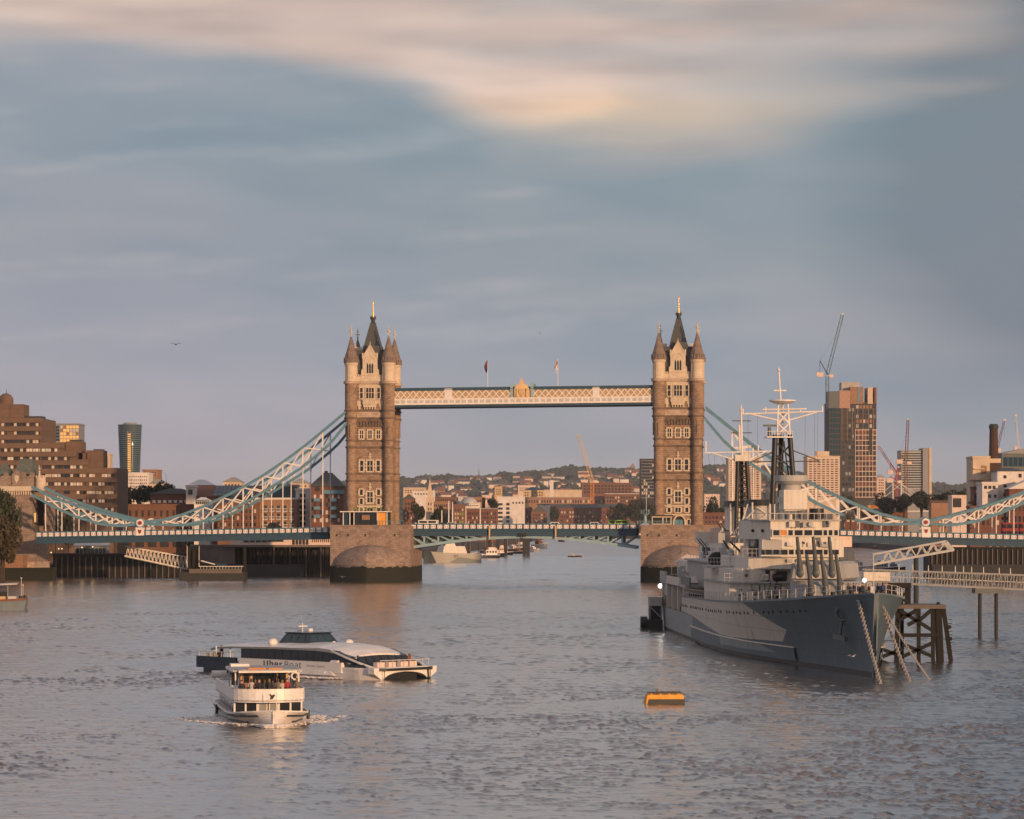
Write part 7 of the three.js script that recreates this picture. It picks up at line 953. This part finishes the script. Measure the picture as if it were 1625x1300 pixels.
{ // landmarks among the town
  const sp = bld('church', 'stone church with tall pale spire', 'church', 676, 688, 792, 2000, 5, C.beige, { win: { y0: 796, y1: 812, c: 2, r: 2, fw: 0.4 } }); M('spire', [frustum(1.9, 2.2, sp.Y(792), 1.5, 1.7, sp.Y(778), 0, -2.5), frustum(1.2, 1.2, sp.Y(778), 0.1, 0.1, sp.Y(760), 0, -2.5), cyl(0.08, 0.05, sp.Y(760), sp.Y(755), 0, -2.5, 5)], C.beige, sp.t);
  const d = M('dome', [new THREE.SphereGeometry(5.4, 16, 8, 0, 6.3, 0, 1.57).scale(1, 0.8, 1)], C.steel); d.position.copy(P(745, 799, 2190)); tag(d, 'low grey dome on the pale domed hall', 'dome');
  const ch = M('chimney', [bb(-2.1, 2.1, 0, 26, -2.1, 2.1), bb(-2.4, 2.4, 25.6, 28, -2.4, 2.4)], C.stucco); ch.position.copy(P(875.5, 800, 3700)); tag(ch, 'square pale chimney before the wooded ridge', 'chimney');
  const ws = M('water_tower', [cyl(8, 8, 0, 30, 0, 0, 10), frustum(8, 8, 30, 0.4, 0.4, 42)], C.brickTan); ws.position.copy(P(1004, 752, 9250)).setY(146); tag(ws, 'small pointed tower on the ridge skyline', 'tower');
  const tv = M('hilltop_spire', [frustum(9, 6, 0, 5, 5, 16), cyl(2.5, 0.1, 16, 46, 0, 0, 6)], C.slate); tv.position.copy(P(760, 763, 9250)).setY(132); tag(tv, 'thin church spire on the ridge skyline', 'spire');
  for (const [px, y0, l] of [[712, 795, 'taller white flagstaff of the pair behind the deck'], [718, 797, 'shorter white flagstaff of the pair behind the deck'], [762, 806, 'pale stout mast behind the brown flats'], [701, 810, 'thin white mast by the dark trees']]) { const m = M('flagstaff', [cyl(0.35, 0.25, 0, (836 - y0) * 0.28, 0, 0, 6)], C.white); m.position.copy(P(px, 836, 1400)); tag(m, l, 'mast'); }
  const pk = M('mooring_piles', [[769, 0], [775, 6], [788, 9], [801, 2], [838, 5]].map(() => 0).length ? [bb(-0.5, 0.5, -1, 12, -0.5, 0.5)] : [], C.dark); pk.position.copy(P(734, 828, 1300).setY(0)); pk.name = 'mooring_pile'; tag(pk, 'dark mooring pile beside the patrol vessel', 'pile', 'mooring piles along the moored boats');
  for (const [px, h] of [[744, 10], [776, 12], [790, 11], [802, 13], [832, 15], [838, 12]]) { const m = copyOf(pk, `dark mooring pile among the moored boats, ${['nearest the barge', 'beside the launch', 'before the tug', 'behind the tug', 'tallest of the row', 'by the cabin cruiser'][[744, 776, 790, 802, 832, 838].indexOf(px)]}`, P(px, 828, 1480).setY(0)); m.name = numbered('mooring_pile'); m.scale.set(1.6, h / 12, 1.6); }
}
// ------------------------------------------------------------------ cranes
function crane(label, px, pyB, pyT, jx, jy, D, m, jm, o = {}) {
  const k = D / F, t = thing('tower_crane', label, 'crane', P(px, 828, D).setY(0)), Y = (p) => EYE - (p - 828) * k, X = (p) => (p - px) * k, w = o.w ?? 1.2;
  const lattice = (a, b, wd, mm, name, n) => { a = toV(a); b = toV(b); const d = b.clone().sub(a).normalize(), s = V(-d.y, d.x, 0).multiplyScalar(wd / 2), g = [], z = V(0, 0, wd / 2); for (const q of [1, -1]) for (const r of [1, -1]) g.push(bar(a.clone().addScaledVector(s, q).addScaledVector(z, r), b.clone().addScaledVector(s, q * (o.tip ?? 0.8)).addScaledVector(z, r * 0.7), wd * 0.18)); for (let i = 0; i < n; i++) { const p = a.clone().lerp(b, i / n), u = a.clone().lerp(b, (i + 1) / n), e = i % 2 ? 1 : -1; g.push(bar(p.clone().addScaledVector(s, e).addScaledVector(z, 1), u.clone().addScaledVector(s, -e).addScaledVector(z, 1), wd * 0.13)); } M(name, g, mm, t); };
  lattice([0, 3, 0], [0, Y(pyT), 0], w, m, 'mast', 26); lattice([0, Y(pyT) + 1, 0], [X(jx), Y(jy), 0], w * 0.85, jm, 'jib', 22);
  M('cab', [bb(w * 0.2, w * 1.8, Y(pyT) - 1, Y(pyT) + 1.2, -1, 1)], o.cab ?? C.canvas, t); M('counterweight', [bb(-w * 3.2, -w * 1.2, Y(pyT) - 0.5, Y(pyT) + 2.6, -1.2, 1.2)], o.cab ?? C.canvas, t);
  if (o.back !== false) { const e = V(-w * 2.2, Y(pyT) + (o.ah ?? 9), 0); M('back_stay', [bar([0.3, Y(pyT) + 1, 0], e, w * 0.3), bar([-w * 2.2, Y(pyT) + 1, 0], e, w * 0.16), rod(e, [X(jx) * 0.75, lerp(Y(pyT), Y(jy), 0.75), 0], 0.06, 0.06, 4)], m, t); }
  M('jib_head', [bb(X(jx) - 0.7, X(jx) + 0.7, Y(jy) - 0.4, Y(jy) + 0.8, -0.6, 0.6)], C.steelBright, t); M('cable', rod([X(jx), Y(jy), 0], [X(jx), Y(jy) - 10, 0], 0.05, 0.05, 4), C.dark, t);
}
crane('tall blue luffing crane over the unfinished tower', 1313, 800, 597, 1337, 499, 2230, mat(0.05, 0.13, 0.2, 0.5), mat(0.06, 0.14, 0.2, 0.5), { w: 2.4, ah: 11 });
crane('orange masted crane with pale jib in mid town', 940, 800, 765, 918, 690, 3560, C.orange, C.cream, { w: 4, ah: 9 });
crane('red crane with tall steep jib beside the grey slab block', 1438, 790, 735, 1441, 666, 2300, C.rust, C.brickDark, { w: 2.2, ah: 7 });
crane('short red crane with jib leaning over the footbridge', 1422, 790, 752, 1394, 708, 2320, mat(0.35, 0.1, 0.1, 0.6), mat(0.35, 0.12, 0.12, 0.6), { w: 1.9, ah: 8 });
crane('distant grey crane jib behind the brick chimney', 1583, 780, 715, 1594, 667, 1900, C.brickDark, C.brickDark, { w: 1.2, ah: 3 });
crane('distant white crane jib above the wharf roofs', 1617, 780, 715, 1612, 660, 2000, C.steelBright, C.steelBright, { w: 1.0, ah: 2 });
crane('small red crane by the unfinished tower foot', 1423, 800, 765, 1426, 742, 2280, C.red, C.red, { w: 2.2, ah: 4 });
// ------------------------------------------------------------------ towers on the far bank to the right
{
  const apt = (label, a, b, y) => { const o = bld('apartment_tower', label, 'tower', a, b, y, 2100, 26, C.beige, { win: { x0: a + 2, x1: b - 2, y0: y + 3, y1: 790, c: 7, r: 17, fw: 0.6, fh: 0.52, ms: [C.brick, C.brickDark, C.pane, C.brickTan], band: C.stucco, bh: 0.14, bz: 0.5, bandName: 'balcony' } }); M('plant_room', bb(o.X(a + 16), o.X(b - 16), o.h, o.Y(y - 9), -14, -4), C.beige, o.t); };
  apt('banded apartment tower with brick panels behind the warship mainmast', 1156, 1208, 727); apt('banded apartment tower with brick panels at the foot of the unfinished tower', 1281, 1333, 725);
  const t = bld('unfinished_tower', 'tall tower under construction with hoarded top floors', 'tower', 1316, 1391, 640, 2180, 34, mat(0.05, 0.052, 0.055, 0.7), { win: [{ x0: 1358, x1: 1390, y0: 682, y1: 790, c: 6, r: 13, fw: 0.72, fh: 0.66, ms: [C.pane, C.brickDark, C.pane] }, { x0: 1317, x1: 1334, y0: 646, y1: 790, c: 4, r: 17, fw: 0.8, fh: 0.7, m: C.glassBlue }, { x0: 1336, x1: 1356, y0: 646, y1: 790, c: 4, r: 17, fw: 0.7, fh: 0.6, skip: 0.3, ms: [C.pane, C.glass, C.steelGrey] }, { x0: 1358, x1: 1390, y0: 642, y1: 680, c: 6, r: 5, fw: 0.7, fh: 0.7, ms: [C.glassBlue, C.pane, C.steel, C.brickTan] }] });
  const { X, Y } = t; M('hoarding', bb(X(1315), X(1332), Y(648), Y(621), -20, 0.6), C.gunGrey, t.t); M('hoarding', bb(X(1332.2), X(1349), Y(648), Y(620), -20, 0.7), mat(0.42, 0.26, 0.2, 0.8), t.t); M('hoarding', bb(X(1349.2), X(1370), Y(641), Y(614), -20, 0.8), C.brickTan, t.t); M('hoarding', bb(X(1377), X(1385), Y(641), Y(615), -20, 0.8), C.beige, t.t); M('hoarding', bb(X(1387.5), X(1391), Y(641), Y(615), -20, 0.9), C.rust, t.t); M('core', bb(X(1337), X(1366), Y(640), Y(606), -22, -6), C.concrete, t.t); M('hoarding', bb(X(1361), X(1364), Y(640), Y(614), 0.8, 1), C.teal, t.t);
  for (let i = 0; i < 14; i++) block('frame_band', C.canvas, t.t, X(1357), X(1391), Y(683 + i * 8.2), Y(682 + i * 8.2), 0, 0.5); for (let i = 0; i <= 6; i++) block('frame_post', C.canvas, t.t, X(1357.5 + i * 5.5) - 0.14, X(1357.5 + i * 5.5) + 0.14, Y(790), Y(681), 0, 0.45); M('hoist', bb(X(1380), X(1384), Y(716), Y(682), 0, 1.2), C.black, t.t); for (let i = 0; i < 7; i++) block('column', C.brickTan, t.t, X(1336 + i * 8.4) - 0.2, X(1336 + i * 8.4) + 0.2, Y(700), Y(648), 0, 0.4);
  const s = bld('slab_block', 'grey banded office slab behind the red crane', 'building', 1430, 1464, 716, 2380, 24, C.steelGrey, { win: { y0: 718, y1: 775, c: 6, r: 15, fw: 0.94, fh: 0.5, ms: [C.pane, C.glassBlue], band: C.steel, bh: 0.16, bz: 0.3 } }); M('end_wall', bb(s.X(1464), s.X(1478), 3, s.Y(711), -24, 2), C.steelGrey, s.t); M('end_fin', bb(s.X(1474), s.X(1478), 3, s.Y(711), 2, 2.5), C.beige, s.t);
  bld('domed_block', 'pale round topped block beside the unfinished tower', 'building', 1392, 1405, 758, 2240, 14, C.canvas, { roof: 'hip', roofH: 5, roofM: C.steel, win: { y0: 760, y1: 785, c: 3, r: 6 } });
  // mast-stayed dock bridge
  const D = 2010, k = D / F, b = thing('dock_footbridge', 'white masted footbridge with stays behind the far deck', 'footbridge', P(1430, 828, D).setY(0)), x = (p) => (p - 1430) * k, y = (p) => EYE - (p - 828) * k; M('deck', bar([x(1360), y(813), 0], [x(1545), y(810), 0], 0.9, 4), C.steelBright, b); for (const p of [1417, 1430]) M('mast', cyl(0.6, 0.45, 3, y(766), x(p), 0, 8), C.steelBright, b); for (const [p, q] of [[1417, 1366], [1430, 1375], [1430, 1500], [1430, 1478], [1417, 1480]]) M('stay', rod([x(p), y(768), 0], [x(q), y(812), 0], 0.22, 0.22, 5), C.steelBright, b);
  bld('site_cabins', 'orange site cabins behind the suspension truss', 'building', 1378, 1405, 803, 2050, 8, C.orange, {});
  // wharf cluster at the right edge
  const c = thing('brick_chimney', 'tall dark tapering brick chimney with black cap', 'chimney', P(1577, 828, 1010).setY(0)), ck = 1010 / F, cy = (p) => EYE - (p - 828) * ck; M('shaft', [cyl(1.55, 1.32, cy(735), cy(680), 0, 0, 20), bb(-1.8, 1.8, 3, cy(735), -1.8, 1.8)], mat(0.07, 0.04, 0.03, 0.9, BR8), c); M('cap', [cyl(1.5, 1.62, cy(680), cy(677), 0, 0, 20), cyl(1.62, 1.2, cy(677), cy(673), 0, 0, 20)], C.lead, c); M('base_collar', bb(-2, 2, cy(735), cy(728), -2, 2), C.beige, c);
  bld('sunlit_wharf', 'sunlit cream wharf with stepped balconies before the chimney', 'building', 1544, 1571, 727, 1000, 14, C.beige, { win: [{ x0: 1557, x1: 1566, y0: 739, y1: 752, c: 1, r: 1, fw: 1, fh: 1, m: C.brickTan }], extra: (X, Y) => [bb(X(1541), X(1560), Y(762), Y(759), -8, 1), bb(X(1545), X(1562), Y(745), Y(743), -8, 0.8), bb(X(1546), X(1552), Y(731), Y(725), -5, -1)] });
  bld('dark_link_block', 'dark brick link with black balconies below the cream wharf', 'building', 1546, 1560, 775, 995, 8, C.brickDark, { win: { x0: 1547, x1: 1558, y0: 776, y1: 800, c: 2, r: 3, ms: PM }, extra: (X, Y) => [bb(X(1538), X(1562), Y(800), Y(796), -2, 1.2)] });
  bld('white_mill', 'white rendered mill building with dark roof and small windows', 'building', 1583, 1625, 748, 985, 14, C.stucco, { roof: 'hip', roofH: 6, roofM: C.slate, win: [{ x0: 1591, x1: 1599, y0: 750, y1: 792, c: 1, r: 3, fw: 0.6, fh: 0.36, m: C.glass }, { x0: 1615, x1: 1623, y0: 750, y1: 760, c: 1, r: 1, fw: 0.6, fh: 0.6, m: C.glass }] });
  bld('white_annex', 'lower white annex beside the mill with square windows', 'building', 1559, 1584, 768, 980, 12, C.stucco, { win: [{ x0: 1561, x1: 1581, y0: 770, y1: 777, c: 3, r: 1, fw: 0.7, fh: 0.7, m: C.glass }, { x0: 1566, x1: 1584, y0: 782, y1: 793, c: 2, r: 1, fw: 0.5, fh: 0.45, m: C.glass }] });
  bld('glass_loft', 'dark glazed roof storey behind the white mill', 'building', 1590, 1660, 720, 1030, 20, C.gunGrey, { roof: 'front', roofH: 8, roofM: C.steelGrey, win: { x0: 1592, x1: 1655, y0: 724, y1: 742, c: 8, r: 1, fw: 0.85, fh: 0.8, m: C.glassBlue } });
  bld('mill_roof_house', 'dark gabled roof stepping down at the frame edge', 'building', 1602, 1660, 776, 972, 10, C.brickDark, { roof: 'front', roofH: 14, roofM: C.stucco, win: { x0: 1608, x1: 1650, y0: 782, y1: 832, c: 6, r: 3, ms: PM } });
  bld('ground_wharf', 'low brick frontage under the mill behind the deck', 'building', 1540, 1680, 806, 975, 8, C.brickDark, { win: { y0: 810, y1: 836, c: 18, r: 2, fw: 0.5, fh: 0.6, ms: [C.pane, C.curtain, C.glass] } });
  bld('concrete_house', 'pale concrete house with dark side behind the truss', 'building', 1511, 1545, 788, 1340, 12, C.canvas, { win: { x0: 1512, x1: 1526, y0: 790, y1: 806, c: 1, r: 1, fw: 0.95, fh: 0.9, m: C.dark } });
  bld('low_sheds', 'low brown sheds along the far wharf', 'building', 1478, 1512, 798, 1560, 10, C.brickTan, { roof: 'gable', roofH: 4, roofM: C.brickDark });
  bld('low_sheds', 'low grey sheds behind the warship director', 'building', 1340, 1440, 812, 2000, 12, C.brickDark, { roof: 'gable', roofH: 5, roofM: C.slate, win: { y0: 816, y1: 830, c: 12, r: 2, ms: PM } });
  bld('low_sheds', 'low brick buildings behind the stern turret', 'building', 1110, 1160, 815, 2020, 12, C.brickDark, { win: { y0: 818, y1: 832, c: 8, r: 2, ms: PM } });
}
// ------------------------------------------------------------------ trees
const leafMats = [mat(0.035, 0.045, 0.022, 0.9, null), mat(0.06, 0.045, 0.02, 0.9, null), mat(0.028, 0.036, 0.022, 0.9, null)];
const crowns = [3, 4, 5].map((sd) => { const r = rng(sd * 17), pos = []; const lobes = [...Array(11)].map(() => { const a = r() * 6.28, q = 0.62 * Math.sqrt(r()); return [Math.cos(a) * q, (r() - 0.35) * 0.95, Math.sin(a) * q, 0.28 + 0.24 * r()]; });
  for (let i = 0; i < 2400; i++) { const l = lobes[i % 11], a = r() * 6.28, u = r() * 2 - 1, q = l[3] * Math.cbrt(0.25 + 0.75 * r()), s = Math.sqrt(1 - u * u), c = V(l[0] + Math.cos(a) * s * q, l[1] + u * q, l[2] + Math.sin(a) * s * q), e = 0.05 + 0.055 * r(), d1 = V(r() - 0.5, r() - 0.5, r() - 0.5).normalize().multiplyScalar(e), d2 = V(r() - 0.5, r() - 0.5, r() - 0.5).normalize().multiplyScalar(e); const p = [c.clone().sub(d1), c.clone().add(d2), c.clone().add(d1), c.clone().sub(d2)]; for (const k of [0, 1, 2, 0, 2, 3]) pos.push(...p[k].toArray()); }
  const g = new THREE.BufferGeometry(); g.setAttribute('position', new THREE.Float32BufferAttribute(pos, 3)); g.computeVertexNormals(); const j = boxUV(g); j.userData.ready = true; return j; });
const trunkGeo = join([cyl(0.07, 0.045, -1.7, -0.3, 0, 0, 7), rod([0, -0.6, 0], [0.35, 0.15, 0.1], 0.04, 0.015, 5), rod([0, -0.5, 0], [-0.3, 0.25, -0.12], 0.04, 0.015, 5), rod([0, -0.35, 0], [0.05, 0.5, 0.2], 0.035, 0.012, 5)]); trunkGeo.userData.ready = true;
function tree(label, px, pyTop, pyBot, halfW, D, kind, group) {
  if (px > 640 && px < 1100) D = bankD(px, D) - 12;
  const k = D / F, top = EYE - (pyTop - 828) * k, bot = EYE - (pyBot - 828) * k, h = (top - bot) / 2, t = thing('tree', label, 'tree', V((px - 812.5) * k, bot, -D), R(0, 6), group), c = M('crown', crowns[Math.floor(R(0, 3))], leafMats[kind], t); c.scale.set(halfW * k, h, halfW * k); c.position.y = h * 0.78; c.scale.y *= 1.12; const tr = M('trunk', trunkGeo, C.bark, t); tr.scale.set(halfW * k, Math.max(h, bot * 0.55 + h * 0.6), halfW * k); tr.position.y = h * 0.95; return t;
}
[['big dark tree in front of the gate tower', 2, 772, 884, 32, 858, 0], ['rusty leaved tree at the frame edge below the gate tower', 6, 814, 900, 28, 854, 1], ['dark tree cut by the frame edge at the gate tower', -14, 778, 894, 36, 862, 0],
  ['dark tree under the side span by the cafe', 88, 800, 868, 12, 905, 2], ['dark tree behind the span hangers next to the cafe', 108, 812, 868, 12, 920, 2],
  ['wide dark tree below the pale slab of flats', 205, 772, 805, 18, 1100, 2], ['dark tree rising beside the pale slab', 226, 768, 803, 16, 1110, 2], ['tall dark tree before the curved gable house', 246, 760, 803, 17, 1105, 2], ['dark tree ending the row by the terrace roof', 266, 766, 800, 14, 1100, 2], ['low dark tree at the hotel corner', 193, 782, 806, 12, 1080, 2],
  ['tall green tree below the church spire', 664, 792, 832, 11, 1300, 0], ['dark round tree beside the flagstaff pair', 696, 802, 834, 14, 1350, 2], ['dark bushy tree behind the flagstaff pair', 712, 808, 834, 10, 1360, 2], ['green tree above the brown flats', 782, 788, 808, 12, 1700, 2],
  ['dark tree between the white flats and the gable', 880, 802, 834, 8, 1500, 2], ['big dark tree at the end of the warehouse row', 985, 797, 836, 22, 1400, 2], ['large dark tree before the dark tower block', 1014, 790, 836, 18, 1380, 2], ['dark tree beside the second bridge pier', 1034, 800, 836, 14, 1370, 2],
  ['dark tree behind the second tower right side', 1132, 786, 830, 16, 2040, 2], ['dark tree behind the warship after mast', 1150, 796, 832, 14, 2040, 2],
  ['broad brown tree right of the slab block', 1462, 778, 812, 26, 1960, 2], ['dark tree left of the concrete house', 1500, 775, 810, 22, 1600, 2], ['dark green tree behind the concrete house', 1528, 774, 806, 18, 1600, 2], ['dark tree below the unfinished tower', 1350, 786, 824, 18, 1990, 2], ['dark tree between the cranes', 1405, 780, 816, 20, 1990, 2], ['dark tree before the red crane', 1435, 782, 816, 18, 1990, 2],
].forEach((a) => tree(...a));
// ------------------------------------------------------------------ traffic on the bridge
function vehicle(name, label, cat, px, L, H, m, z = 3, o = {}) {
  const [x] = onPlane(px, 828, z), t = thing(name, label, cat, B(x, 14.05 - (o.dy ?? 0), z), PHI);
  const bd = M('body', o.van ? [bb(-L / 2, L / 2, 0.35, H, -1, 1)] : [prism([[-L / 2, 0.35], [L / 2, 0.35], [L / 2, 0.85], [L * 0.3, 0.95], [L * 0.16, H], [-L * 0.28, H], [-L * 0.42, 0.95], [-L / 2, 0.9]], -0.9, 0.9)], m, t);
  for (const q of o.van ? [...Array(o.n ?? 2)].map((_, i) => [-L / 2 + 0.3 + i * (L - 0.5) / (o.n ?? 2), (L - 0.5) / (o.n ?? 2) * 0.85]) : [[-L * 0.26, L * 0.2], [-L * 0.03, L * 0.18]]) M('window', bb(q[0], q[0] + q[1], H * 0.66, H * 0.9, 0.9, o.van ? 1.04 : 0.94), C.glass, bd);
  if (o.deck) for (let i = 0; i < 7; i++) M('window', bb(-L / 2 + 0.3 + i * (L - 0.5) / 7, -L / 2 + 0.3 + (i + 0.85) * (L - 0.5) / 7, H * 0.28, H * 0.48, 0.9, 1.05), C.glass, bd);
  for (const s of [-1, 1]) for (const q of [-0.3, 0.32]) M('wheel', cyl(0.36, 0.36, -0.12, 0.12, 0, 0, 14).rotateX(Math.PI / 2).translate(q * L, 0.36, s * 0.86), C.black, t);
}
vehicle('double_deck_bus', 'red double deck bus on the far side span', 'bus', 1620, 11, 4.4, C.red, 3, { van: true, n: 7, deck: true, dy: 2.7 });
vehicle('parked_van', 'white van on the roadway just past the first tower', 'van', 680, 5.4, 2.4, C.white, 3, { van: true });
vehicle('parked_car', 'black car on the opening span near the first tower', 'car', 706, 4.4, 1.75, C.black, 3); vehicle('parked_car', 'silver car on the opening span behind the black car', 'car', 718, 4.3, 1.75, C.steel, 5);
vehicle('parked_car', 'silver car on the opening span near the second tower', 'car', 945, 4.4, 1.85, C.steelBright, 3); vehicle('minibus', 'lime green minibus on the opening span near the second tower', 'van', 982, 5.4, 2.4, mat(0.3, 0.5, 0.05, 0.5), 3, { van: true, n: 3 });
vehicle('parked_car', 'pale car on the opening span at mid river', 'car', 882, 4.4, 1.85, C.white, 4); vehicle('parked_car', 'dark car on the side span under the truss', 'car', 436, 4.5, 1.9, C.black, 3, { dy: 0.2 });
{
  const spots = [[70, 13.1], [84, 13.15], [96, 13.2], [262, 13.6], [285, 13.7], [300, 13.7], [330, 13.75], [655, 14.1], [742, 14.1], [760, 14.1], [800, 14.1], [838, 14.1], [862, 14.1], [1010, 14.1], [1340, 13.8], [1362, 13.7], [1398, 13.6], [1420, 13.5], [1500, 13.3], [1540, 13.1]];
  spots.forEach(([px, y], i) => { const [x] = onPlane(px, 828, 7.2); person(`person walking on the bridge footway, ${['first', 'second', 'third', 'fourth', 'fifth', 'sixth', 'seventh', 'eighth', 'ninth', 'tenth', 'eleventh', 'twelfth', 'thirteenth', 'fourteenth', 'fifteenth', 'sixteenth', 'seventeenth', 'eighteenth', 'nineteenth', 'twentieth'][i]} counting from the gate tower`, B(x, y, 7.2), i % 2 ? 1.5 : -1.5, 'stand', WEAR[i % 6], WEAR[i % 2], HAIR[i % 3], 'walkers on the bridge footway'); });
  // gulls
  for (const [px, py, D, s, l] of [[279, 547, 300, 1, 'dark bird gliding in the open sky'], [1353, 1042, 318, 1.1, 'white gull in front of the warship bow'], [543, 916, 835, 1.6, 'white gull low before the first pier'], [857, 529, 500, 0.8, 'tiny bird high between the towers']]) { const t = thing('gull', l, 'bird', P(px, py, D), R(0, 1)); t.scale.setScalar(s); const w = []; for (const q of [-1, 1]) w.push(surf([[[0, 0.03, 0.1], [q * 0.32, 0.16, 0.13], [q * 0.62, 0.04, 0.02]], [[0, 0.05, 0.02], [q * 0.32, 0.17, 0.02], [q * 0.62, 0.045, -0.02]], [[0, 0.02, -0.1], [q * 0.32, 0.14, -0.08], [q * 0.62, 0.04, -0.05]]])); M('body', [new THREE.SphereGeometry(0.09, 10, 8).scale(0.9, 0.8, 2.4), ...w, rod([0, 0.01, 0.18], [0, 0.0, 0.3], 0.05, 0.01, 6)], py === 547 ? C.dark : C.white, t); }
}
scene.fog = new THREE.FogExp2(new THREE.Color(0.60, 0.65, 0.74), 0.00003);
renderer.render(scene, camera);
